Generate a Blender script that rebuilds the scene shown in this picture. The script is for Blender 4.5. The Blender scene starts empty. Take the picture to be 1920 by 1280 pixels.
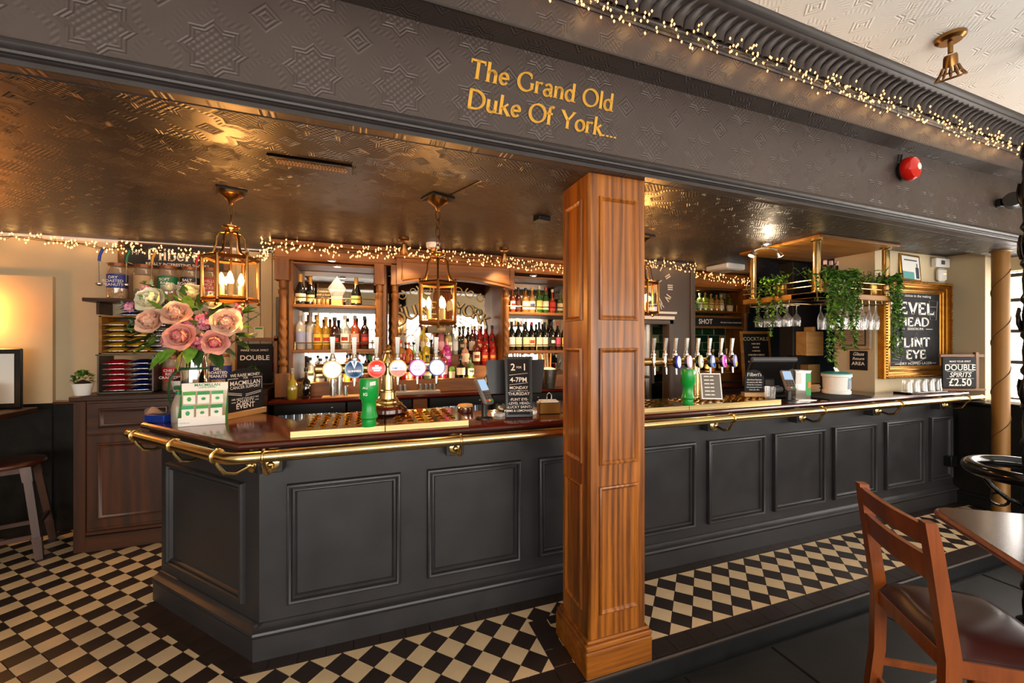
import bpy, math, random
from math import pi, sin, cos, radians, sqrt
from mathutils import Vector, Matrix

random.seed(7)
S = bpy.context.scene
C = S.collection

# ------------------------------------------------------------------ camera
F_PX, YAW, CAM_Z = 756.7, 0.338, 1.577           # focal length in pixels of a 1920 wide frame
cam_d = bpy.data.cameras.new('camera')
cam_d.sensor_width = 36.0
cam_d.lens = 36.0 * F_PX / 1920.0
cam_d.clip_start = 0.05
cam = bpy.data.objects.new('camera', cam_d)
C.objects.link(cam)
cam.location = (0, 0, CAM_Z)
cam.rotation_euler = (pi / 2, 0, -YAW)
S.camera = cam

# ------------------------------------------------------------------ world, exposure
S.view_settings.view_transform = 'Standard'
S.view_settings.look = 'None'
S.view_settings.exposure = 0.0
S.view_settings.gamma = 1.0
S.view_settings.use_curve_mapping = False
S.cycles.use_denoising = True
S.cycles.max_bounces = 8
S.cycles.diffuse_bounces = 4
S.cycles.glossy_bounces = 5
S.cycles.transparent_max_bounces = 24
S.cycles.transmission_bounces = 6
S.cycles.caustics_reflective = False
S.cycles.caustics_refractive = False
S.cycles.sample_clamp_indirect = 6.0
world = bpy.data.worlds.new('world')
S.world = world
world.use_nodes = True
world.node_tree.nodes['Background'].inputs[0].default_value = (0.75, 0.86, 1.0, 1)
world.node_tree.nodes['Background'].inputs[1].default_value = 1.0

DAY = 9.5        # radiance of the daylit window panes
WARM = (1.0, 0.56, 0.22)

# (daylight comes from the lit panes of the street windows, built with the walls below)
def point_light(name, loc, power, col=WARM, r=0.03):
    l = bpy.data.lights.new(name, 'POINT'); l.energy = power; l.color = col; l.shadow_soft_size = r
    o = bpy.data.objects.new(name, l); C.objects.link(o); o.location = loc
    return o
def spot_light(name, loc, target, power, col=WARM, angle=80, r=0.03):
    l = bpy.data.lights.new(name, 'SPOT'); l.energy = power; l.color = col; l.shadow_soft_size = r
    l.spot_size = radians(angle); l.spot_blend = 0.6
    o = bpy.data.objects.new(name, l); C.objects.link(o); o.location = loc
    o.rotation_euler = (Vector(target) - Vector(loc)).to_track_quat('-Z', 'Y').to_euler()
    return o

# ------------------------------------------------------------------ pixel -> point
FW = Vector((sin(YAW), cos(YAW), 0)); RT = Vector((cos(YAW), -sin(YAW), 0)); CP = Vector((0, 0, CAM_Z))
def ray(px, py): return FW + RT * ((px - 960) / F_PX) + Vector((0, 0, -(py - 640) / F_PX))
def PZ(px, py, z): r = ray(px, py); return CP + r * ((z - CAM_Z) / r.z)
def PY(px, py, y): r = ray(px, py); return CP + r * (y / r.y)
def PX(px, py, x): r = ray(px, py); return CP + r * (x / r.x)
def PT(px, py, t): return CP + ray(px, py) * t
def proj(p):
    v = Vector(p) - CP; t = v.dot(FW)
    if t < 0.05: return None
    return (960 + F_PX * v.dot(RT) / t, 640 - F_PX * v.z / t)

# ------------------------------------------------------------------ mesh helper
class MB:
    def __init__(s): s.v = []; s.f = []; s.m = []; s.mats = []; s.cur = None; s.xf = None
    def use(s, mat):
        if mat not in s.mats: s.mats.append(mat)
        s.cur = s.mats.index(mat); return s
    def add(s, vs, fs):
        b = len(s.v)
        if s.xf is not None: vs = [s.xf @ Vector(v) for v in vs]
        s.v.extend([tuple(v) for v in vs]); s.f.extend([[i + b for i in f] for f in fs])
        s.m.extend([s.cur or 0] * len(fs)); return s
    def box(s, x0, y0, z0, x1, y1, z1):
        vs = [(x, y, z) for x in (x0, x1) for y in (y0, y1) for z in (z0, z1)]
        return s.add(vs, [[0, 1, 3, 2], [4, 6, 7, 5], [0, 4, 5, 1], [2, 3, 7, 6], [0, 2, 6, 4], [1, 5, 7, 3]])
    def bbox(s, x0, y0, z0, x1, y1, z1, b=0.004):
        """box with chamfered edges"""
        b = min(b, abs(x1 - x0) / 2.2, abs(y1 - y0) / 2.2, abs(z1 - z0) / 2.2)
        lo = (x0, y0, z0); hi = (x1, y1, z1); vs = []; idx = {}
        for cx in (0, 1):
            for cy in (0, 1):
                for cz in (0, 1):
                    c = (cx, cy, cz)
                    for a in range(3):
                        p = []
                        for k in range(3):
                            base = hi[k] if c[k] else lo[k]
                            if k != a: base += -b if c[k] else b
                            p.append(base)
                        idx[(c, a)] = len(vs); vs.append(p)
        fs = []
        for a in range(3):
            u, w = [k for k in range(3) if k != a]
            for sgn in (0, 1):
                q = []
                for (i, j) in ((0, 0), (1, 0), (1, 1), (0, 1)):
                    c = [0, 0, 0]; c[a] = sgn; c[u] = i; c[w] = j
                    q.append(idx[(tuple(c), a)])
                fs.append(q)
        for a in range(3):
            u, w = [k for k in range(3) if k != a]
            for i in (0, 1):
                for j in (0, 1):
                    q = []
                    for (t, ax) in ((0, u), (1, u), (1, w), (0, w)):
                        c = [0, 0, 0]; c[a] = t; c[u] = i; c[w] = j
                        q.append(idx[(tuple(c), ax)])
                    fs.append(q)
        for cx in (0, 1):
            for cy in (0, 1):
                for cz in (0, 1):
                    c = (cx, cy, cz); fs.append([idx[(c, 0)], idx[(c, 1)], idx[(c, 2)]])
        return s.add(vs, fs)
    def prism(s, poly, z0, z1):
        n = len(poly)
        vs = [(x, y, z0) for x, y in poly] + [(x, y, z1) for x, y in poly]
        return s.add(vs, [list(range(n))[::-1], [n + i for i in range(n)]] + [[i, (i + 1) % n, n + (i + 1) % n, n + i] for i in range(n)])
    def lathe(s, prof, n=20, o=(0, 0, 0), cap=True):
        """profile of (r, z) from bottom to top"""
        vs = []; fs = []
        for r, z in prof:
            for k in range(n):
                a = 2 * pi * k / n; vs.append((o[0] + r * cos(a), o[1] + r * sin(a), o[2] + z))
        for i in range(len(prof) - 1):
            for k in range(n):
                fs.append([i * n + k, i * n + (k + 1) % n, (i + 1) * n + (k + 1) % n, (i + 1) * n + k])
        if cap:
            fs.append(list(range(n))[::-1]); fs.append([(len(prof) - 1) * n + k for k in range(n)])
        return s.add(vs, fs)
    def tube(s, path, r, n=10, closed=False, cap=True):
        path = [Vector(p) for p in path]; m = len(path)
        rs = r if isinstance(r, (list, tuple)) else [r] * m
        vs = []; fs = []; ref = None
        for i, p in enumerate(path):
            a = path[i - 1] if (i > 0 or closed) else p
            b = path[(i + 1) % m] if (i < m - 1 or closed) else p
            d = (b - a)
            d = d.normalized() if d.length > 1e-9 else Vector((0, 0, 1))
            if ref is None:
                ref = Vector((0, 0, 1)) if abs(d.z) < 0.9 else Vector((1, 0, 0))
            u = ref - d * ref.dot(d)
            u = u.normalized() if u.length > 1e-6 else d.orthogonal().normalized()
            ref = u; w = d.cross(u)
            for k in range(n):
                t = 2 * pi * k / n; vs.append(p + (u * cos(t) + w * sin(t)) * rs[i])
        for i in range(m if closed else m - 1):
            j = (i + 1) % m
            for k in range(n):
                fs.append([i * n + k, i * n + (k + 1) % n, j * n + (k + 1) % n, j * n + k])
        if cap and not closed:
            fs.append(list(range(n))[::-1]); fs.append([(m - 1) * n + k for k in range(n)])
        return s.add(vs, fs)
    def cyl(s, a, b, r, n=14, r2=None): return s.tube([a, b], [r, r if r2 is None else r2], n)
    def ball(s, c, r, n=10, sq=(1, 1, 1)):
        vs = [(c[0], c[1], c[2] - r * sq[2])]; fs = []; m = max(4, n // 2)
        for i in range(1, m):
            t = pi * i / m
            for k in range(n):
                a = 2 * pi * k / n
                vs.append((c[0] + r * sq[0] * sin(t) * cos(a), c[1] + r * sq[1] * sin(t) * sin(a), c[2] - r * sq[2] * cos(t)))
        vs.append((c[0], c[1], c[2] + r * sq[2])); L = len(vs) - 1
        for k in range(n):
            fs.append([0, 1 + (k + 1) % n, 1 + k]); fs.append([L, 1 + (m - 2) * n + k, 1 + (m - 2) * n + (k + 1) % n])
        for i in range(m - 2):
            for k in range(n):
                fs.append([1 + i * n + k, 1 + i * n + (k + 1) % n, 1 + (i + 1) * n + (k + 1) % n, 1 + (i + 1) * n + k])
        return s.add(vs, fs)
    def sweep_rect(s, x0, z0, x1, z1, prof, y=0.0):
        """moulding running round a rectangle in the xz plane, facing -y.
        prof: list of (inset from outer edge, projection towards -y)"""
        vs = []; fs = []; n = len(prof)
        for (cx, cz, sx, sz) in ((x0, z0, 1, 1), (x1, z0, -1, 1), (x1, z1, -1, -1), (x0, z1, 1, -1)):
            for i, p in prof: vs.append((cx + sx * i, y - p, cz + sz * i))
        for c in range(4):
            d = (c + 1) % 4
            for k in range(n - 1): fs.append([c * n + k, d * n + k, d * n + k + 1, c * n + k + 1])
        return s.add(vs, fs)
    def extrude_x(s, prof, x0, x1, yfun=None):
        """profile of (y, z) swept along x"""
        n = len(prof)
        vs = [(x0, y, z) for y, z in prof] + [(x1, y, z) for y, z in prof]
        return s.add(vs, [[i, (i + 1) % n, n + (i + 1) % n, n + i] for i in range(n)] + [list(range(n))[::-1], list(range(n, 2 * n))])
    def mesh(s, name, smooth=38):
        me = bpy.data.meshes.new(name)
        me.from_pydata(s.v, [], s.f)
        for m in s.mats: me.materials.append(m)
        me.polygons.foreach_set('material_index', s.m)
        me.update()
        if smooth:
            me.polygons.foreach_set('use_smooth', [True] * len(me.polygons))
            try: me.set_sharp_from_angle(angle=radians(smooth))
            except Exception: pass
        return me
    def build(s, name, parent=None, smooth=38, loc=None, rot=None):
        return link(name, s.mesh(name, smooth), parent, loc, rot)

def link(name, me, parent=None, loc=None, rot=None):
    o = bpy.data.objects.new(name, me); C.objects.link(o)
    if parent is not None: o.parent = parent
    if loc is not None: o.location = loc
    if rot is not None: o.rotation_euler = rot
    return o
def tag(o, label=None, cat=None, group=None, kind=None):
    if label: o['label'] = label
    if cat: o['category'] = cat
    if group: o['group'] = group
    if kind: o['kind'] = kind
    return o
def struct(o): o['kind'] = 'structure'; return o
def thing(name, label, cat, loc=(0, 0, 0), rz=0.0, group=None):
    o = bpy.data.objects.new(name, None); C.objects.link(o); o.empty_display_size = 0.05
    o.location = loc; o.rotation_euler = (0, 0, rz)
    return tag(o, label, cat, group)
def kids(o): return KID.get(o.name, [])
def dup(root, loc, rz=0.0, label=None, group=None):
    def cp(o, par):
        c = o.copy(); C.objects.link(c); c.parent = par
        for ch in [x for x in bpy.data.objects if x.parent == o]: cp(ch, c)
        return c
    r = cp(root, None); r.location = loc; r.rotation_euler = (0, 0, rz)
    if label: r['label'] = label
    if group: r['group'] = group
    return r
ORD = ['first', 'second', 'third', 'fourth', 'fifth', 'sixth', 'seventh', 'eighth', 'ninth', 'tenth', 'eleventh', 'twelfth', 'thirteenth', 'fourteenth', 'fifteenth', 'sixteenth', 'seventeenth', 'eighteenth', 'nineteenth', 'twentieth', 'twenty-first', 'twenty-second']

# ------------------------------------------------------------------ materials
def lin(c):
    if isinstance(c, str):
        c = c.lstrip('#'); c = tuple(int(c[i:i + 2], 16) / 255 for i in (0, 2, 4))
    return tuple(((x / 12.92) if x <= 0.04045 else ((x + 0.055) / 1.055) ** 2.4) for x in c) + (1,)
class NT:
    def __init__(s, name):
        s.mat = bpy.data.materials.new(name); s.mat.use_nodes = True
        s.t = s.mat.node_tree; s.b = s.t.nodes['Principled BSDF']; s.out = s.t.nodes['Material Output']
    def n(s, typ, **kw):
        nd = s.t.nodes.new(typ)
        for k, v in kw.items():
            if isinstance(v, bpy.types.NodeSocket): s.t.links.new(v, nd.inputs[k.replace('_', ' ')] if not k.startswith('i') or not k[1:].isdigit() else nd.inputs[int(k[1:])])
            elif k.startswith('i') and k[1:].isdigit(): nd.inputs[int(k[1:])].default_value = v
            elif hasattr(nd, k): setattr(nd, k, v)
            else: nd.inputs[k.replace('_', ' ')].default_value = v
        return nd
    def L(s, a, b): s.t.links.new(a, b)
    def math(s, op, a, b=None, clamp=False):
        nd = s.t.nodes.new('ShaderNodeMath'); nd.operation = op; nd.use_clamp = clamp
        for i, x in enumerate((a, b)):
            if x is None: continue
            if isinstance(x, bpy.types.NodeSocket): s.L(x, nd.inputs[i])
            else: nd.inputs[i].default_value = x
        return nd.outputs[0]
    def coords(s, scale=(1, 1, 1), rot=(0, 0, 0), kind='Object'):
        tc = s.t.nodes.new('ShaderNodeTexCoord'); mp = s.t.nodes.new('ShaderNodeMapping')
        mp.inputs['Scale'].default_value = scale; mp.inputs['Rotation'].default_value = rot
        s.L(tc.outputs[kind], mp.inputs[0]); return mp.outputs[0]
    def noise(s, vec, scale, detail=4, rough=0.55, dist=0.0):
        nd = s.n('ShaderNodeTexNoise', Scale=scale, Detail=detail, Roughness=rough, Distortion=dist)
        s.L(vec, nd.inputs['Vector']); return nd.outputs[0]
    def ramp(s, fac, stops):
        nd = s.t.nodes.new('ShaderNodeValToRGB'); s.L(fac, nd.inputs[0])
        el = nd.color_ramp.elements
        while len(el) < len(stops): el.new(0.5)
        for e, (p, c) in zip(el, stops): e.position = p; e.color = lin(c) if isinstance(c, str) else c
        return nd.outputs[0]
    def bump(s, h, strength=0.3, dist=0.005):
        nd = s.n('ShaderNodeBump', Strength=strength, Distance=dist); s.L(h, nd.inputs['Height'])
        s.L(nd.outputs[0], s.b.inputs['Normal']); return nd
    def set(s, **kw):
        for k, v in kw.items():
            s.b.inputs[k.replace('_', ' ')].default_value = v
        return s

MATS = {}
def mat(name, col, rough=0.5, metal=0.0, spec=0.5, emit=0.0, var=0.0, vscale=8.0, bump=0.0, bscale=60.0, coat=0.0):
    if name in MATS: return MATS[name]
    t = NT(name); c = lin(col)
    t.b.inputs['Base Color'].default_value = c
    t.set(Roughness=rough, Metallic=metal, Specular_IOR_Level=spec, Coat_Weight=coat)
    if coat: t.set(Coat_Roughness=0.12)
    if var or bump: v = t.coords()
    if var:
        nz = t.noise(v, vscale, 5)
        lo = tuple(x * (1 - var) for x in c[:3]) + (1,); hi = tuple(min(1, x * (1 + var)) for x in c[:3]) + (1,)
        t.L(t.ramp(nz, [(0.3, lo), (0.7, hi)]), t.b.inputs['Base Color'])
        t.L(t.math('ADD', t.math('MULTIPLY', nz, rough * 0.5), rough * 0.75), t.b.inputs['Roughness'])
    if bump: t.bump(t.noise(v, bscale, 5), bump, 0.004)
    if emit:
        t.b.inputs['Emission Color'].default_value = c; t.b.inputs['Emission Strength'].default_value = emit
    MATS[name] = t.mat
    return t.mat
def wood(name, dark, light, grain=(1, 1, 0.07), scale=16.0, rough=0.35, rings=0.0, coat=0.25, bump=0.12):
    if name in MATS: return MATS[name]
    t = NT(name); v = t.coords(grain)
    n1 = t.noise(v, scale, 8, 0.62, 0.6); n2 = t.noise(v, scale * 6, 3, 0.6)
    h = t.math('ADD', t.math('MULTIPLY', n1, 0.75), t.math('MULTIPLY', n2, 0.25))
    if rings:
        w = t.n('ShaderNodeTexWave', wave_type='BANDS', bands_direction='X' if grain[2] < 0.5 else 'Z', Scale=rings, Distortion=10.0, Detail=3.0, Detail_Scale=1.2)
        t.L(v, w.inputs['Vector'])
        h = t.math('ADD', t.math('MULTIPLY', h, 0.78), t.math('MULTIPLY', w.outputs['Fac'], 0.20))
    t.L(t.ramp(h, [(0.30, dark), (0.72, light)]), t.b.inputs['Base Color'])
    t.set(Roughness=rough, Coat_Weight=coat, Coat_Roughness=0.15)
    t.bump(h, bump, 0.003)
    MATS[name] = t.mat
    return t.mat
def glow(name, col, strength):
    if name in MATS: return MATS[name]
    t = NT(name); e = t.n('ShaderNodeEmission', Strength=strength); e.inputs[0].default_value = lin(col) if isinstance(col, str) else tuple(col) + (1,)
    t.L(e.outputs[0], t.out.inputs[0]); MATS[name] = t.mat
    return t.mat
def glassy(name, col, clear=0.75, rough=0.05, gloss=0.16, body=None, edge=0.55):
    """thin glass: tinted see-through with a bright fresnel sheen"""
    if name in MATS: return MATS[name]
    t = NT(name)
    tr = t.n('ShaderNodeBsdfTransparent'); tr.inputs[0].default_value = lin(col)
    di = t.n('ShaderNodeBsdfDiffuse'); di.inputs[0].default_value = lin(body or col)
    gl = t.n('ShaderNodeBsdfGlossy', Roughness=rough)
    m1 = t.n('ShaderNodeMixShader', i0=clear); t.L(di.outputs[0], m1.inputs[1]); t.L(tr.outputs[0], m1.inputs[2])
    lw = t.n('ShaderNodeLayerWeight', Blend=0.35)
    fac = t.math('ADD', t.math('MULTIPLY', lw.outputs['Facing'], edge), gloss * 0.4, True)
    m2 = t.n('ShaderNodeMixShader'); t.L(fac, m2.inputs[0]); t.L(m1.outputs[0], m2.inputs[1]); t.L(gl.outputs[0], m2.inputs[2])
    t.L(m2.outputs[0], t.out.inputs[0]); MATS[name] = t.mat
    return t.mat
def anaglypta(name, col, rough, axes=('X', 'Z'), cell=0.30, strength=0.55, var=0.12, spec=0.5):
    """painted embossed wallpaper: eight-pointed stars with dotted hearts and stepped bands"""
    if name in MATS: return MATS[name]
    t = NT(name); tc = t.t.nodes.new('ShaderNodeTexCoord'); sp = t.t.nodes.new('ShaderNodeSeparateXYZ')
    t.L(tc.outputs['Object'], sp.inputs[0])
    def ax(a): return sp.outputs[a]
    def cellc(s_, off):
        return t.math('SUBTRACT', t.math('FRACT', t.math('ADD', t.math('DIVIDE', s_, cell), off)), 0.5)
    def star(off):
        x = cellc(ax(axes[0]), off); y = cellc(ax(axes[1]), off)
        axx = t.math('ABSOLUTE', x); ayy = t.math('ABSOLUTE', y)
        s1 = t.math('MAXIMUM', axx, ayy); s2 = t.math('MULTIPLY', t.math('ADD', axx, ayy), 0.7071)
        return x, y, t.math('MINIMUM', s1, s2), s2
    x, y, st, dm = star(0.0)
    inside = t.math('LESS_THAN', st, 0.17)
    rim = t.math('MULTIPLY', t.math('GREATER_THAN', st, 0.17), t.math('LESS_THAN', st, 0.25))
    dots = t.math('MULTIPLY', t.math('SINE', t.math('MULTIPLY', x, 75.0)), t.math('SINE', t.math('MULTIPLY', y, 75.0)))
    rings = t.math('SINE', t.math('MULTIPLY', st, 160.0))
    x2, y2, st2, dm2 = star(0.5)
    band = t.math('MULTIPLY', t.math('MULTIPLY', t.math('GREATER_THAN', st, 0.285), t.math('LESS_THAN', st, 0.36)), t.math('GREATER_THAN', st2, 0.16))
    diag = t.math('SINE', t.math('MULTIPLY', t.math('SUBTRACT', t.math('ABSOLUTE', x), t.math('ABSOLUTE', y)), 80.0))
    flower = t.math('MULTIPLY', t.math('LESS_THAN', dm2, 0.13), t.math('SINE', t.math('MULTIPLY', dm2, 130.0)))
    h = t.math('ADD', t.math('MULTIPLY', inside, dots), t.math('MULTIPLY', rim, rings))
    h = t.math('ADD', h, t.math('MULTIPLY', t.math('MULTIPLY', band, diag), 0.45))
    h = t.math('ADD', h, flower)
    bl = t.noise(tc.outputs['Object'], 3.0, 5)
    h = t.math('ADD', t.math('MULTIPLY', h, 0.5), t.math('MULTIPLY', bl, 1.2))
    t.bump(h, strength, 0.004)
    c = lin(col); lo = tuple(k * (1 - var) for k in c[:3]) + (1,); hi = tuple(k * (1 + var) for k in c[:3]) + (1,)
    t.L(t.ramp(bl, [(0.3, lo), (0.7, hi)]), t.b.inputs['Base Color'])
    t.set(Roughness=rough, Specular_IOR_Level=spec)
    MATS[name] = t.mat
    return t.mat

OAK = wood('oak_column', '#4b2103', '#b56a1a', (1, 1, 0.05), 24, 0.40, 8.0, 0.15)
OAKX = wood('oak_backbar', '#4a2806', '#8e5712', (0.08, 1, 1), 14, 0.5, 0, 0.0)
OAKZ = wood('oak_backbar_upright', '#4a2806', '#8e5712', (1, 1, 0.08), 14, 0.5, 0, 0.0)
OAKL = wood('oak_light', '#70430c', '#b57d2a', (0.08, 1, 1), 14, 0.5, 0, 0.0)
DKWX = wood('dark_wood', '#241003', '#552a0a', (0.08, 1, 1), 12, 0.45, 3.0, 0.04)
DKWZ = wood('dark_wood_upright', '#241003', '#552a0a', (1, 1, 0.1), 8, 0.45, 3.0, 0.04)
MAHOG = wood('mahogany_bar_top', '#2a0b06', '#5a1a0c', (0.06, 1, 1), 14, 0.16, 0, 0.6, 0.03)
CHAIRW = wood('cherry_chair', '#6e300c', '#a2541a', (1, 1, 0.08), 12, 0.32, 0, 0.3, 0.05)
PINEX = wood('pine', '#a8763e', '#d8a868', (0.08, 1, 1), 12, 0.5, 0, 0.0)
BRASS = mat('polished_brass', '#dfc083', 0.22, 1.0)
BRASSD = mat('aged_brass', '#a57a3a', 0.3, 1.0)
BRONZE = mat('bronze', '#8c6238', 0.32, 1.0)
STEEL = mat('steel', '#c8c4bd', 0.25, 1.0)
CHROME = mat('chrome', '#e6e2da', 0.1, 1.0)
MIRROR = mat('mirror_glass', '#e8e6e0', 0.03, 1.0)
GREYP = mat('charcoal_paint', '#2b2a2c', 0.40, 0, 0.5, 0, 0.18, 6, 0.10, 30)
BLACKP = mat('black_paint', '#121314', 0.38, 0, 0.5, 0, 0.2, 9, 0.3, 14)
BLACK = mat('black_plastic', '#0d0d0e', 0.35)
BLACKG = mat('black_gloss', '#0b0a0a', 0.14)
CHALK = mat('chalkboard', '#16161a', 0.75, 0, 0.3, 0, 0.15, 20)
CHALKW = mat('chalk_white', '#efe9df', 0.8)
CREAM = mat('cream_wall', '#c6b391', 0.7, 0, 0.3, 0, 0.05, 3, 0.08, 20)
WHITE = mat('white_plastic', '#f0ede6', 0.45)
WHITEC = anaglypta('white_ceiling_paper', '#faf7f1', 0.75, ('X', 'Y'), 0.34, 0.5, 0.02)
FASC = anaglypta('bulkhead_paper', '#473c37', 0.42, ('X', 'Z'), 0.30, 0.6)
CEILD = anaglypta('dark_ceiling_paper', '#2b2422', 0.40, ('X', 'Y'), 0.26, 0.6, 0.12, 0.5)
DARKT = mat('dark_trim_paint', '#332d2c', 0.45, 0, 0.5, 0, 0.15, 12, 0.06, 40)
GOLDP = mat('gold_paint', '#d8a038', 0.5, 0.0)
GOLDF = mat('gilt', '#a8762e', 0.32, 1.0, 0.5, 0, 0.25, 20)
CLEAR = glassy('clear_glass', '#ffffff', 0.93, 0.02, 0.2)
RED = mat('red_enamel', '#c8180f', 0.18)
GREEN = mat('green_plastic', '#0d9a3a', 0.28)
LEAF = mat('leaf_green', '#6c9a34', 0.45, 0, 0.5, 0, 0.4, 30)
LEAFD = mat('leaf_dark', '#2c4a18', 0.45, 0, 0.5, 0, 0.4, 30)
LEAFG = mat('leaf_eucalyptus', '#6f8a68', 0.55, 0, 0.4, 0, 0.3, 30)
BULB = glow('fairy_bulb', (1.0, 0.42, 0.14), 5.0)
FLAME = glow('candle_bulb', (1.0, 0.70, 0.26), 16.0)
PANE = glow('daylit_pane', (1.0, 0.94, 0.86), DAY)
SOIL = mat('soil', '#2a1a10', 0.9)
CORK = mat('cork', '#c9a06a', 0.8)
LEATHER = mat('oxblood_leather', '#3a1712', 0.3, 0, 0.5, 0, 0.15, 6, 0.12, 25)
IRON = mat('cast_iron', '#17130f', 0.25, 0.6, 0.5, 0, 0.2, 30, 0.5, 40)

# ------------------------------------------------------------------ lettering
def text_mesh(txt, size, mat_, bold=0.0, align='CENTER', shear=0.0, spacing=1.0, extrude=0.0):
    cu = bpy.data.curves.new('lettering', 'FONT')
    cu.body = txt; cu.size = size; cu.align_x = align; cu.align_y = 'CENTER'; cu.shear = shear
    cu.space_character = spacing; cu.offset = bold * size; cu.extrude = extrude; cu.resolution_u = 3
    ob = bpy.data.objects.new('lettering', cu)
    me = bpy.data.meshes.new_from_object(ob)
    bpy.data.objects.remove(ob); bpy.data.curves.remove(cu)
    me.materials.clear(); me.materials.append(mat_)
    return me
def lettering(txt, size, mat_, parent, loc, rot=(pi / 2, 0, 0), name='lettering', sx=1.0, **kw):
    o = link(name, text_mesh(txt, size, mat_, **kw), parent, loc, rot)
    if sx != 1.0: o.scale = (sx, 1, 1)
    return o
def arc(cx, cy, rx, ry, a0, a1, n=14):
    return [(cx + rx * cos(radians(a0 + (a1 - a0) * i / n)), cy + ry * sin(radians(a0 + (a1 - a0) * i / n))) for i in range(n + 1)]
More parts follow.
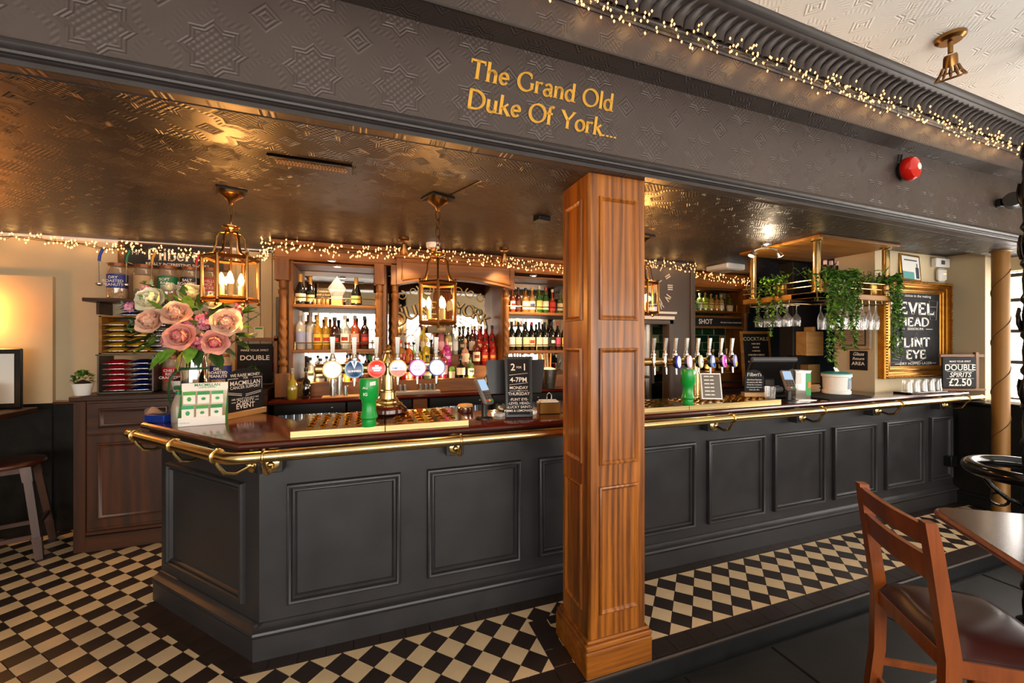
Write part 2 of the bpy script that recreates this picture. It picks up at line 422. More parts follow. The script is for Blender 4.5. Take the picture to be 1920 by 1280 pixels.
# pen-drawn roman letters: char -> (advance, strokes, serif points)
XH = 0.46
SERIF = {
 'T': (.62, [[(.31, 0), (.31, .7)], [(.04, .68), (.58, .68)]], [(.31, 0)], [(.05, .68, .56), (.57, .68, .56)]),
 'h': (.50, [[(.1, 0), (.1, .74)], [(.1, .34)] + arc(.25, .30, .13, .15, 150, 0) + [(.38, 0)]], [(.1, 0), (.38, 0)], []),
 'e': (.44, [[(.07, .25), (.36, .27)] + arc(.22, .25, .15, .21, 10, 320, 20)], [], []),
 'G': (.72, [arc(.37, .35, .31, .35, 55, 325, 24), [(.62, .12), (.62, .32)]], [(.62, .32)], [(.57, .66, .5)]),
 'r': (.37, [[(.1, 0), (.1, .46)], [(.1, .32)] + arc(.25, .30, .14, .14, 160, 60, 8)], [(.1, 0)], []),
 'a': (.45, [[(.10, .38)] + arc(.22, .33, .12, .13, 150, 0, 10) + [(.34, .05), (.40, .02)], arc(.2, .13, .13, .13, 30, 330, 16)], [], []),
 'n': (.50, [[(.1, 0), (.1, .46)], [(.1, .34)] + arc(.25, .30, .13, .15, 150, 0) + [(.38, 0)]], [(.1, 0), (.38, 0)], []),
 'd': (.50, [arc(.22, .23, .16, .22, 40, 320, 20), [(.38, 0), (.38, .74)]], [(.42, 0)], []),
 'O': (.76, [arc(.38, .35, .32, .35, 0, 360, 30)], [], []),
 'o': (.48, [arc(.24, .23, .18, .22, 0, 360, 24)], [], []),
 'l': (.24, [[(.12, 0), (.12, .74)]], [(.12, 0)], []),
 'D': (.72, [[(.12, 0), (.12, .7)], [(.08, .69), (.25, .69)] + arc(.30, .35, .34, .34, 90, -90, 16) + [(.08, .01)]], [], []),
 'u': (.50, [[(.1, .46), (.1, .15)] + arc(.23, .15, .13, .14, 180, 350, 10), [(.38, .46), (.38, 0)]], [(.42, 0)], []),
 'k': (.48, [[(.1, 0), (.1, .74)], [(.12, .22), (.36, .44)], [(.20, .29), (.42, 0)]], [(.1, 0), (.42, 0)], []),
 'f': (.32, [[(.12, 0), (.12, .58)] + arc(.22, .58, .10, .14, 180, 50, 8), [(.03, .44), (.25, .44)]], [(.12, 0)], []),
 'Y': (.66, [[(.33, 0), (.33, .32)], [(.33, .32), (.08, .68)], [(.33, .32), (.58, .68)]], [(.33, 0), (.08, .69), (.58, .69)], []),
 '.': (.19, [[(.05, .02), (.05, .06)]], [], []),
 'F': (.56, [[(.12, 0), (.12, .7)], [(.08, .68), (.50, .68)], [(.12, .36), (.38, .36)]], [(.12, 0)], [(.49, .68, .56)]),
 'i': (.24, [[(.12, 0), (.12, .46)], [(.12, .58), (.12, .65)]], [(.12, 0)], []),
 'b': (.50, [[(.1, 0), (.1, .74)], arc(.25, .23, .16, .22, -140, 140, 20)], [], []),
 't': (.32, [[(.14, .62), (.14, .10)] + arc(.22, .10, .08, .09, 180, 320, 6), [(.03, .44), (.26, .44)]], [], []),
 "'": (.16, [[(.08, .72), (.06, .56)]], [], []),
 's': (.38, [arc(.19, .34, .11, .11, 40, 240, 10) + arc(.19, .12, .12, .11, 70, -150, 12)], [], []),
 'U': (.72, [[(.12, .7), (.12, .22)] + arc(.36, .22, .24, .22, 180, 360, 12) + [(.60, .7)]], [(.12, .69), (.60, .69)], []),
 'K': (.68, [[(.12, 0), (.12, .7)], [(.14, .30), (.54, .69)], [(.24, .40), (.60, 0)]], [(.12, 0), (.12, .69), (.55, .69), (.60, 0)], []),
 'E': (.58, [[(.12, 0), (.12, .7)], [(.08, .68), (.50, .68)], [(.12, .36), (.40, .36)], [(.08, .01), (.52, .01)]], [], [(.49, .68, .56), (.51, .02, .14)]),
 'R': (.66, [[(.12, 0), (.12, .7)], [(.08, .69), (.28, .69)] + arc(.30, .52, .19, .17, 90, -90, 10) + [(.12, .35)], [(.30, .35), (.60, 0)]], [(.12, 0), (.60, 0)], []),
 'L': (.56, [[(.12, 0), (.12, .7)], [(.08, .01), (.50, .01)]], [(.12, .69)], [(.50, .02, .16)]),
 'V': (.66, [[(.08, .7), (.33, 0)], [(.33, 0), (.58, .7)]], [(.08, .69), (.58, .69)], []),
 'H': (.74, [[(.13, 0), (.13, .7)], [(.61, 0), (.61, .7)], [(.13, .36), (.61, .36)]], [(.13, 0), (.13, .69), (.61, 0), (.61, .69)], []),
 'A': (.68, [[(.08, 0), (.34, .7)], [(.34, .7), (.60, 0)], [(.18, .24), (.50, .24)]], [(.08, 0), (.60, 0)], []),
 'N': (.74, [[(.13, 0), (.13, .7)], [(.61, 0), (.61, .7)], [(.13, .7), (.61, 0)]], [(.13, 0), (.61, .69)], []),
 'I': (.30, [[(.15, 0), (.15, .7)]], [(.15, 0), (.15, .69)], []),
 'X': (.66, [[(.08, .7), (.58, 0)], [(.08, 0), (.58, .7)]], [(.08, .69), (.58, .69), (.08, 0), (.58, 0)], []),
 'M': (.86, [[(.12, 0), (.12, .7)], [(.74, 0), (.74, .7)], [(.12, .7), (.43, .1)], [(.43, .1), (.74, .7)]], [(.12, 0), (.74, 0)], []),
 ' ': (.30, [], [], []),
}
def serif_mb(mb, txt, size, w=0.095, thin=0.045, nib=20, shear=0.0, ox=0.0, oy=0.0, depth=0.0, ser=0.085):
    """draws the letters in the local xy plane (x right, y up)"""
    x = ox; nb = radians(nib)
    def quad(a, b, wd):
        d = Vector(b) - Vector(a)
        if d.length < 1e-6: return
        n = Vector((-d.y, d.x)).normalized() * wd / 2
        pts = [Vector(a) + n, Vector(a) - n, Vector(b) - n, Vector(b) + n]
        q = [(x + (p.x + shear * p.y) * size, oy + p.y * size, 0) for p in pts]
        if depth:
            q += [(p[0], p[1], depth) for p in q]
            mb.add(q, [[3, 2, 1, 0], [4, 5, 6, 7], [0, 1, 5, 4], [1, 2, 6, 5], [2, 3, 7, 6], [3, 0, 4, 7]])
        else: mb.add(q, [[0, 1, 2, 3]])
    for ch in txt:
        g = SERIF.get(ch, SERIF[' '])
        adv, strokes, feet, ends = g
        for st in strokes:
            for a, b in zip(st, st[1:]):
                d = Vector(b) - Vector(a)
                if d.length < 1e-6: continue
                ang = math.atan2(d.y, d.x)
                wd = thin + (w - thin) * abs(sin(ang - nb))
                e = d.normalized() * (0.012)
                quad(Vector(a) - e, Vector(b) + e, wd)
        for fx, fy in feet: quad((fx - ser, fy + .008), (fx + ser, fy + .008), 0.034)
        for ex, y0, y1 in ends: quad((ex, y0), (ex, y1), 0.05)
        x += adv * size
    return x - ox
def serif_letters(parent, txt, size, mat_, xf, name, w=0.095, thin=0.045, nib=20, shear=0.0, depth=0.0, ser=0.085):
    """one object for each letter"""
    x = 0.0
    for ch in txt:
        if ch != ' ':
            m = MB().use(mat_); m.xf = xf; serif_mb(m, ch, size, w, thin, nib, shear, x, 0.0, depth, ser); m.build(name, parent, 0)
        x += SERIF.get(ch, SERIF[' '])[0] * size
def serif_width(txt, size): return sum(SERIF.get(c, SERIF[' '])[0] for c in txt) * size

# =================================================================== STRUCTURE
D = 0.15                                  # diagonal of a floor tile
LX0, LY0 = -2.884 * D, 14.777 * D         # lattice origin on the floor (a corner on the border line by the bar)
CREAMT = mat('cream_tile', '#d2b68e', 0.36, 0, 0.5, 0, 0.10, 5)
DARKTL = mat('dark_tile', '#2c211d', 0.33, 0, 0.5, 0, 0.25, 5)
GROUT = mat('grout', '#15100d', 0.8)
STONE = mat('black_flagstone', '#110e0c', 0.45, 0, 0.5, 0, 0.5, 3, 0.4, 9)

# --- raised tiled floor
floor = struct(MB().use(GROUT).box(-4.6, 1.66, -0.14, 5.6, 4.6, -0.006).build('floor'))
def clip(poly, a, b, c):                  # keep a*x+b*y<=c
    out = []
    for i, p in enumerate(poly):
        q = poly[(i + 1) % len(poly)]
        dp = a * p[0] + b * p[1] - c; dq = a * q[0] + b * q[1] - c
        if dp <= 0: out.append(p)
        if (dp < 0 < dq) or (dq < 0 < dp):
            t = dp / (dp - dq); out.append((p[0] + (q[0] - p[0]) * t, p[1] + (q[1] - p[1]) * t))
    return out
def area2(poly): return abs(sum(poly[i][0] * poly[(i + 1) % len(poly)][1] - poly[(i + 1) % len(poly)][0] * poly[i][1] for i in range(len(poly)))) / 2
tiles = []
G = 0.0022
for i in range(-32, 45):
    for j in range(-4, 18):
        for par in (0, 1):
            # dark tiles hang below the lattice points, cream ones sit between them
            cx = LX0 + (i + (0.5 if par else 0.0)) * D; cy = LY0 + (j - (0.5 if not par else 0.0)) * D
            h = D / 2 - G
            strip = cx > -0.62
            if not strip: cx += -0.10 * D; cy += -0.17 * D
            poly = [(cx, cy - h), (cx + h, cy), (cx, cy + h), (cx - h, cy)]
            if strip:
                if cx > 5.55: continue
                poly = clip(poly, 0, 1, LY0 - G)
            else:
                if cx < -4.5 or cy > 4.45: continue
                if cy > 3.02: poly = clip(poly, 1, 0, -1.10)
                elif cy > 2.2: poly = clip(poly, 0.75, 0.66, 0.75 * -0.57 + 0.66 * 2.26)
            if poly: poly = clip(poly, 0, -1, -(LY0 - 3 * D + G))
            if len(poly) < 3 or area2(poly) < 2e-4: continue
            mx = sum(p[0] for p in poly) / len(poly); my = sum(p[1] for p in poly) / len(poly)
            q = proj((mx, my, 0)); t = (Vector((mx, my, 0)) - CP).dot(FW)
            seen = q is not None and -40 < q[0] < 1960 and q[1] < 1310
            tiles.append((area2(poly) / t ** 3 if seen else 0.0, par, poly, mx, my))
tiles.sort(key=lambda a: -a[0])
full = {}
ref_area = area2([(0, -1), (1, 0), (0, 1), (-1, 0)]) * (D / 2 - G) ** 2
rest = [MB().use(DARKTL), MB().use(CREAMT)]
for k, (a, par, poly, mx, my) in enumerate(tiles):
    z1 = 0.0 + random.uniform(-0.0006, 0.0006)
    lp = [(x - mx, y - my) for x, y in poly]
    if k < 300:
        key = (par, tuple(sorted((round(x, 3), round(y, 3)) for x, y in lp)))
        if key not in full:
            full[key] = MB().use(CREAMT if par else DARKTL).prism(lp, -0.008, 0.0).mesh('tile', 0)
        link('tile', full[key], floor, (mx, my, z1))
    else:
        rest[par].prism(poly, -0.008, z1)
for par in (0, 1):
    if rest[par].v: tag(rest[par].build('tile_field', floor, 0), kind='stuff')
# dark border tiles: along the bar, along the step, round the column foot and the cut corner
def border_run(a, b, width, pitch, side, z=0.0008):
    a = Vector(a); b = Vector(b); d = (b - a); n = max(1, round(d.length / pitch)); u = d.normalized(); w = Vector((-u.y, u.x)) * side * width
    st = d.length / n
    me = None
    for i in range(n):
        p = a + u * st * i
        poly = [(0, 0), tuple(u * (st - 0.003)), tuple(u * (st - 0.003) + w), tuple(w)]
        if side < 0: poly = poly[::-1]
        if me is None: me = MB().use(DARKTL).prism(poly, -0.008, 0.0).mesh('border_tile', 0)
        link('border_tile', me, floor, (p.x, p.y, z))
border_run((-0.60, LY0 + 0.003), (5.52, LY0 + 0.003), 0.10, 0.13, 1)
border_run((-4.5, 1.664), (5.52, 1.664), 0.100, 0.13, 1)
border_run((-1.30, 2.945), (-0.60, 2.215), 0.17, 0.15, 1, 0.0016)
border_run((0.838, 1.664), (0.838, 2.11), 0.105, 0.112, -1, 0.0016)
border_run((0.95, 2.055), (1.32, 2.055), 0.06, 0.12, 1, 0.0016)
# step edge
WORN = wood('worn_step_wood', '#14100d', '#3a2618', (0.06, 1, 1), 8, 0.5, 0, 0.0, 0.3)
struct(MB().use(WORN).bbox(-4.6, 1.645, -0.02, 5.6, 1.663, -0.001, 0.006).use(BLACKP).box(-4.6, 1.652, -0.13, 5.6, 1.672, -0.018).build('trim_step'))
# --- lower stone floor in front of the step, flag by flag
low = struct(MB().use(GROUT).box(-4.6, -3.1, -0.2, 5.9, 1.67, -0.122).build('floor_lower'))
yy = 1.64
rw = 0
while yy > -3.0:
    hh = (0.45, 0.6, 0.5)[rw % 3]; xx = -4.5 + (rw % 2) * 0.35
    while xx < 5.8:
        ww = random.choice((0.6, 0.75, 0.9))
        if yy > -0.4:
            link('flagstone', MB().use(STONE).bbox(0, -hh + 0.006, -0.02, ww - 0.006, 0, 0, 0.006).mesh('flagstone', 0), low, (xx, yy, -0.115 + random.uniform(-0.002, 0.002)))
        xx += ww
    yy -= hh; rw += 1
struct(MB().use(STONE).box(-4.6, -3.1, -0.13, 5.9, -0.35, -0.116).build('floor_back'))

# --- back walls
DADO = mat('black_dado', '#14120f', 0.3, 0, 0.5, 0, 0.3, 12, 0.6, 10)
struct(MB().use(CREAM).box(-4.6, 4.43, 1.06, -0.77, 4.55, 2.5).use(DADO).box(-4.6, 4.41, -0.1, -0.77, 4.55, 1.06).build('wall_back_left'))
struct(MB().use(CREAM).box(-4.6, 4.395, 1.07, -2.47, 4.43, 2.11).use(DADO).box(-4.6, 4.385, -0.1, -2.47, 4.43, 1.07).build('wall_breast'))
struct(MB().use(DKWX).bbox(-2.47, 4.385, 1.055, -0.80, 4.43, 1.085, 0.006).build('trim_dado'))
struct(MB().use(WHITE).box(-4.6, 4.40, 2.425, -0.80, 4.43, 2.452).build('trim_ceiling_left'))
struct(MB().use(mat('panel_grey', '#6d5844', 0.6, 0, 0.3, 0, 0.06, 4)).box(-0.77, 4.40, -0.1, 2.50, 4.55, 2.5).build('wall_back'))
for k in range(4):     # vertical boards between the sign and the back bar
    struct(MB().use(CREAM).bbox(-1.18 + k * 0.1, 4.40, 1.1, -1.085 + k * 0.1, 4.44, 2.44, 0.004).build('trim_board'))
GREYW = mat('warm_grey_wall', '#574c45', 0.55, 0, 0.4, 0, 0.05, 3)
w = struct(MB().use(GREYW).box(2.46, 3.6, 1.80, 3.42, 3.72, 2.5).box(3.10, 3.6, -0.1, 3.42, 3.72, 1.80).box(2.46, 3.6, -0.1, 2.50, 3.72, 1.8).build('wall_clock'))
struct(MB().use(GREYW).bbox(3.37, 3.57, -0.1, 3.43, 3.70, 2.45, 0.008).build('trim_corner'))
struct(MB().use(GREYW).bbox(3.075, 3.575, 0, 3.135, 3.63, 1.812, 0.008).bbox(2.50, 3.575, 1.762, 3.135, 3.63, 1.812, 0.008).build('trim_door'))
struct(MB().use(mat('black_wall', '#100e0d', 0.6)).box(3.40, 4.34, -0.1, 9.0, 4.5, 2.5).box(8.9, 2.4, -0.1, 9.0, 4.4, 2.5).box(5.75, 2.7, -0.1, 9.0, 2.8, 2.5).build('wall_rear_right'))
struct(MB().use(mat('passage', '#3a302a', 0.6)).box(2.46, 4.34, -0.1, 3.40, 4.5, 2.5).build('wall_passage'))
# stainless door in the passage
d1 = struct(MB().use(STEEL).bbox(2.50, 3.80, 0.05, 2.99, 3.84, 1.78, 0.006).build('door_1'))
MB().use(mat('pale_door_panel', '#e9e4dc', 0.5)).bbox(2.54, 3.792, 1.22, 2.93, 3.80, 1.70, 0.003).build('door_panel', d1)
MB().use(CHROME).bbox(2.53, 3.765, 1.165, 2.97, 3.79, 1.195, 0.006).build('push_bar', d1)
MB().use(mat('kick_plate', '#4b423b', 0.4, 0.6)).bbox(2.54, 3.792, 0.1, 2.93, 3.80, 1.13, 0.003).build('kick_plate', d1)
MB().use(STEEL).bbox(2.965, 3.77, 0.05, 3.0, 3.84, 1.78, 0.005).build('door_stile', d1)
MB().use(mat('lock_plate', '#8a8078', 0.4, 0.7)).bbox(3.01, 3.79, 1.10, 3.05, 3.80, 1.50, 0.003).build('lock_plate', d1)

# pillar and walls at the far end of the bar
CREAML = CREAM
struct(MB().use(CREAML).box(4.48, 2.45, 1.0, 5.75, 2.80, 2.46).use(DADO).box(4.48, 2.47, -0.1, 5.75, 2.80, 1.0).build('wall_pillar'))
struct(MB().use(CREAML).box(5.60, 2.16, 1.0, 5.9, 2.46, 2.46).use(DADO).box(5.46, 2.06, -0.1, 5.9, 2.46, 0.97).use(BLACKG).bbox(5.43, 2.03, 0.96, 5.75, 2.46, 1.0, 0.012).build('wall_end'))
struct(MB().use(BLACKP).bbox(5.44, 2.04, -0.0, 5.47, 2.40, 0.10, 0.006).bbox(5.435, 2.035, 0.09, 5.47, 2.40, 0.125, 0.008).build('baseboard_end'))
# right wall with its tall street window
struct(MB().use(CREAML).box(5.75, -3.0, 2.25, 5.95, 2.16, 3.3).box(5.75, -3.0, 1.0, 5.95, -2.0, 2.26).use(DADO).box(5.75, -3.0, -0.2, 5.95, 2.16, 1.0).build('wall_right'))
wr = struct(MB().use(PANE).box(5.90, 1.31, 1.0, 5.905, 2.16, 2.25).build('window_right'))
wro = struct(MB().use(PANE).box(5.90, -2.0, 1.0, 5.905, 1.30, 2.25).build('window_right_offscreen'))
WFR = mat('window_frame_paint', '#2a2622', 0.5)
for z in (1.0, 1.36, 1.66, 1.96, 2.2):
    MB().use(WFR).bbox(5.86, 1.30, z, 5.90, 2.16, z + 0.035, 0.004).build('glazing_bar', wr)
    MB().use(WFR).bbox(5.86, -2.0, z, 5.90, 1.30, z + 0.035, 0.004).build('glazing_bar', wro)
for y in (2.12, 1.55, 0.9, 0.25, -0.4, -1.05, -1.7): MB().use(WFR).bbox(5.86, y - 0.02, 1.0, 5.90, y + 0.02, 2.24, 0.004).build('mullion', wr if y > 1.3 else wro)
struct(MB().use(WHITE).bbox(5.62, -2.0, 0.99, 5.95, 2.15, 1.02, 0.006).build('trim_sill'))
# left wall and the street front behind the viewer
struct(MB().use(CREAM).box(-4.7, -3.1, 1.06, -4.5, 4.6, 3.3).use(DADO).box(-4.7, -3.1, -0.2, -4.5, 4.6, 1.06).build('wall_left'))
struct(MB().use(CREAM).box(-4.7, -3.2, -0.2, 5.95, -3.0, 0.62).box(-4.7, -3.2, 2.36, 5.95, -3.0, 3.3).box(-4.7, -3.2, 0.62, -3.6, -3.0, 3.03).box(5.1, -3.2, 0.62, 5.95, -3.0, 3.03).box(0.55, -3.2, 0.62, 0.95, -3.0, 3.03).build('wall_front'))
for k, (x0, x1) in enumerate(((-3.6, 0.55), (0.95, 5.1))):
    wf = struct(MB().use(PANE).box(x0, -3.16, 0.62, x1, -3.155, 2.38).build(('window_front_left_offscreen', 'window_front_right_offscreen')[k]))
    nb = 8
    for i in range(nb + 1):
        x = x0 + (x1 - x0) * i / nb
        MB().use(WFR).box(x - 0.02, -3.14, 0.62, x + 0.02, -3.10, 2.38).build('mullion', wf)
    for z in (0.64, 1.9, 2.34): MB().use(WFR).box(x0, -3.14, z - 0.018, x1, -3.10, z + 0.018).build('glazing_bar', wf)
    for i in range(nb):      # leaded scrolls in the upper lights
        x = x0 + (x1 - x0) * (i + 0.5) / nb
        MB().use(WFR).tube([(x + 0.13 * cos(a * pi / 6), -3.13, 2.1 + 0.13 * sin(a * pi / 6)) for a in range(12)], 0.008, 5, True).build('leaded_ring', wf)

# --- ceilings
struct(MB().use(CEILD).box(-4.6, 1.80, 2.45, 9.0, 4.6, 2.56).build('ceiling'))
struct(MB().use(WHITEC).box(-4.6, -3.1, 3.2, 5.95, 1.75, 3.3).build('ceiling_front'))

# --- bulkhead carried by the column: turned slightly against the bar
BANG = math.atan(0.026)
BL0, BL1 = -4.6, 6.1
def bul(name, mb): return struct(mb.build(name, None, 38, (0, 0, 0), (0, 0, BANG)))
def zr(x): return 2.83 + 0.010 * x          # its top line climbs a little towards the window
# lower fascia and soffit (local y ~ distance)
m = MB().use(FASC)
y0, y1 = 1.612, 1.93
m.add([(BL0, y0, 2.377), (BL1, y0, 2.377), (BL1, y0, zr(BL1)), (BL0, y0, zr(BL0)), (BL0, y1, 2.377), (BL1, y1, 2.377), (BL1, y1, 3.0), (BL0, y1, 3.0)],
      [[0, 1, 2, 3], [4, 5, 1, 0], [5, 4, 7, 6]])
bul('wall_bulkhead', m)
m = MB().use(CEILD).box(BL0, y0 + 0.045, 2.3745, BL1, y1 + 0.002, 2.379)
bul('ceiling_soffit', m)
# bead moulding along its foot
prof = [(1.612, 2.455), (1.598, 2.452), (1.586, 2.442), (1.583, 2.430), (1.588, 2.420), (1.594, 2.417), (1.588, 2.411), (1.590, 2.404), (1.598, 2.402), (1.596, 2.397), (1.604, 2.393), (1.604, 2.377), (1.612, 2.377)]
bul('trim_1', MB().use(DARKT).extrude_x(prof[::-1], BL0, BL1))
# upper fascia, standing forward of the lower one
m = MB().use(FASC); yu = 1.505
m.add([(BL0, yu, zr(BL0)), (BL1, yu, zr(BL1)), (BL1, yu, 3.20), (BL0, yu, 3.20), (BL0, y1, zr(BL0)), (BL1, y1, zr(BL1))], [[0, 1, 2, 3]])
bul('wall_fascia', m)
m = MB().use(anaglypta('bulkhead_paper_underside', '#473c37', 0.42, ('X', 'Y'), 0.30, 0.6)).add([(BL0, yu, zr(BL0)), (BL1, yu, zr(BL1)), (BL1, y1, zr(BL1)), (BL0, y1, zr(BL0))], [[0, 3, 2, 1]])
m.use(DARKT).add([(BL0, yu - 0.004, zr(BL0) - 0.003), (BL1, yu - 0.004, zr(BL1) - 0.003), (BL1, yu - 0.004, zr(BL1) + 0.006), (BL0, yu - 0.004, zr(BL0) + 0.006)], [[0, 1, 2, 3]])
bul('ceiling_fascia_underside', m)
# cornice: beads, a cove with leaf flutes, top fillet
prof = [(1.505, 3.00), (1.498, 3.00), (1.492, 3.008), (1.497, 3.016), (1.490, 3.022), (1.484, 3.032), (1.490, 3.042), (1.496, 3.046), (1.496, 3.085), (1.487, 3.115), (1.468, 3.140), (1.445, 3.153), (1.425, 3.158), (1.416, 3.165), (1.420, 3.176), (1.408, 3.182), (1.398, 3.190), (1.395, 3.2005), (1.505, 3.2005)]
cor = bul('trim_cornice', MB().use(DARKT).extrude_x(prof, BL0, BL1))
fl = MB().use(DARKT)
cov = [(1.490, 3.046), (1.487, 3.085), (1.478, 3.112), (1.460, 3.135), (1.438, 3.150)]
# one leaf flute: a half-round rib following the cove, leaning over at its tip
vs = []; fs = []; K = 5
lean = [0, 0.002, 0.012, 0.030, 0.055]; wid = [0.030, 0.029, 0.025, 0.019, 0.010]
for i, (cy, cz) in enumerate(cov):
    for k in range(K):
        a = pi * k / (K - 1); 
        nx = 0.016 * sin(a)
        vs.append((lean[i] - wid[i] * cos(a), cy - nx * 0.9, cz - nx * 0.5 * (i > 1)))
for i in range(len(cov) - 1):
    for k in range(K - 1): fs.append([i * K + k, i * K + k + 1, (i + 1) * K + k + 1, (i + 1) * K + k])
fs.append([(len(cov) - 1) * K + k for k in range(K)])
flm = fl.add(vs, fs).mesh('leaf_flute', 60)
x = -0.2
while x < 5.7:
    link('leaf_flute', flm, cor, (x, 0, 0)); x += 0.064

# call point and pipe beside the back bar, tag on the end wall
struct(MB().use(BLACK).bbox(-0.845, 4.36, 1.17, -0.815, 4.40, 2.0, 0.004).build('trim_pipe'))
q = PY(507, 688, 4.38)
cpnt = thing('call_point', 'small red fire call point on the boarded wall', 'call point', (q.x, 4.40, q.z))
MB().use(RED).bbox(-0.045, -0.04, -0.045, 0.045, 0.0, 0.045, 0.005).build('casing', cpnt)
MB().use(WHITE).box(-0.02, -0.042, -0.015, 0.02, -0.039, 0.015).build('press_plate', cpnt)

# =================================================================== COLUMN
CX0, CX1, CY0, CY1 = 0.972, 1.297, 1.675, 1.955
col = thing('timber_column', 'square oak-panelled column holding up the dark bulkhead', 'column', (0, 0, 0))
MB().use(OAK).bbox(CX0, CY0, 0.12, CX1, CY1, 2.385, 0.012).build('shaft', col)
base_m = wood('oak_plinth', '#4b2103', '#b56a1a', (0.05, 1, 1), 24, 0.40, 0, 0.15)
MB().use(base_m).bbox(CX0 - 0.026, CY0 - 0.026, -0.0005, CX1 + 0.018, CY1 + 0.026, 0.125, 0.005).build('plinth', col)
m = MB().use(base_m)
for (o, z0, z1) in ((0.022, 0.125, 0.150), (0.012, 0.150, 0.165)):
    m.bbox(CX0 - o, CY0 - o, z0, CX1 + o, CY1 + o, z1, 0.006)
m.build('plinth_moulding', col)
PANPROF = [(0.0, 0.0), (0.002, 0.009), (0.009, 0.012), (0.015, 0.007), (0.020, 0.003), (0.024, -0.006)]
for (z0, z1) in ((0.275, 0.885), (0.985, 1.545), (1.68, 2.27)):
    fr = MB().use(OAK).sweep_rect(CX0 + 0.055, z0, CX1 - 0.05, z1, PANPROF, CY0).build('panel_moulding', col)
    MB().use(OAK).box(CX0 + 0.076, CY0 - 0.0015, z0 + 0.022, CX1 - 0.071, CY0 + 0.002, z1 - 0.022).build('panel', fr)
    fr = MB(); fr.xf = Matrix.Translation((CX0, 0, 0)) @ Matrix.Rotation(-pi / 2, 4, 'Z')
    fr.use(OAK).sweep_rect(-CY1 + 0.05, z0, -CY0 - 0.06, z1, PANPROF, 0).build('panel_moulding', col)
    MB().use(OAK).box(CX0 - 0.0015, CY0 + 0.08, z0 + 0.022, CX0 + 0.002, CY1 - 0.07, z1 - 0.022).build('panel', col)

# =================================================================== BAR COUNTER
A = (-1.215, 3.07); B = (-0.525, 2.33); Cc = (5.47, 2.33)
bar = thing('bar_counter', 'charcoal painted bar counter with moulded panels and a cut corner', 'bar counter')
m = MB().use(GREYP).prism([A, B, Cc, (5.47, 2.70), (-0.40, 2.70), (-0.86, 3.36)], 0.02, 1.03)
m.build('carcass', bar)
ch = Vector((B[0] - A[0], B[1] - A[1])); chl = ch.length; chu = ch.normalized()
chang = math.atan2(chu.y, chu.x)
def chamfer_xf(): return Matrix.Translation((A[0], A[1], 0)) @ Matrix.Rotation(chang, 4, 'Z')
# plinth with moulded top
def plinth_prof(y): return [(y - 0.045, 0.0), (y - 0.045, 0.112), (y - 0.040, 0.114), (y - 0.040, 0.119), (y - 0.050, 0.122), (y - 0.054, 0.130), (y - 0.050, 0.140), (y - 0.036, 0.146), (y - 0.022, 0.152), (y - 0.014, 0.162), (y - 0.008, 0.166), (y + 0.02, 0.168), (y + 0.02, 0.0)]
MB().use(GREYP).extrude_x(plinth_prof(2.335), -0.545, 5.46).build('plinth', bar)
m = MB().use(GREYP); m.xf = chamfer_xf(); m.extrude_x(plinth_prof(0.005), -0.01, chl + 0.018).build('plinth', bar)
# frieze under the top
MB().use(GREYP).extrude_x([(2.325, 0.985), (2.29, 1.015), (2.27, 1.03), (2.27, 1.06), (2.36, 1.06), (2.36, 0.985)], -0.55, 5.46).build('cornice_strip', bar)
m = MB().use(GREYP); m.xf = chamfer_xf(); m.extrude_x([(-0.005, 0.985), (-0.04, 1.015), (-0.06, 1.03), (-0.06, 1.06), (0.03, 1.06), (0.03, 0.985)], 0.0, chl + 0.02).build('cornice_strip', bar)
BPROF = [(0.0, 0.0), (0.0, 0.016), (0.004, 0.026), (0.012, 0.030), (0.020, 0.026), (0.025, 0.015), (0.0255, 0.010), (0.030, 0.010), (0.031, 0.016), (0.036, 0.018), (0.041, 0.013), (0.044, 0.004), (0.048, -0.004)]
for (x0, x1) in ((-0.40, 0.16), (0.305, 0.872), (0.99, 1.55), (1.66, 2.22), (2.336, 2.902), (3.0, 3.584), (3.695, 4.25), (4.385, 4.946), (5.06, 5.415)):
    p = MB().use(GREYP).sweep_rect(x0, 0.235, x1, 0.85, BPROF, 2.33).build('panel_moulding', bar)
    MB().use(GREYP).box(x0 + 0.046, 2.3285, 0.281, x1 - 0.046, 2.331, 0.804).build('panel', p)
m = MB().use(GREYP); m.xf = chamfer_xf(); m.sweep_rect(0.10, 0.235, chl - 0.115, 0.85, BPROF, 0.0)
p = m.build('panel_moulding', bar)
m = MB().use(GREYP); m.xf = chamfer_xf(); m.box(0.14, -0.0015, 0.275, chl - 0.155, 0.001, 0.81).build('panel', p)
MB().use(BLACK).bbox(5.30, 2.27, 0.36, 5.40, 2.33, 0.46, 0.006).build('socket_box', bar)

# worktop with bullnose edge
TOP = 1.10
def offset_poly(poly, d):
    out = []; n = len(poly)
    for i in range(n):
        p0 = Vector(poly[i - 1]); p1 = Vector(poly[i]); p2 = Vector(poly[(i + 1) % n])
        d1 = (p1 - p0).normalized(); d2 = (p2 - p1).normalized()
        n1 = Vector((-d1.y, d1.x)); n2 = Vector((-d2.y, d2.x)); b = (n1 + n2); b = b / max(0.3, b.dot(n1))
        out.append(tuple(p1 + b * d))
    return out
topoly = [(-1.285, 2.985), (-0.582, 2.205), (5.44, 2.205), (5.44, 2.46), (4.47, 2.46), (4.47, 2.74), (-0.40, 2.74), (-0.885, 3.40)]
m = MB().use(MAHOG); n = len(topoly); rings = []
for (ins, z) in ((0.03, 1.058), (0.012, 1.060), (0.003, 1.067), (0.0, 1.078), (0.003, 1.089), (0.012, 1.097), (0.028, 1.10)):
    rings.append([(x, y, z) for x, y in offset_poly(topoly, ins)])
vs = [p for r in rings for p in r]
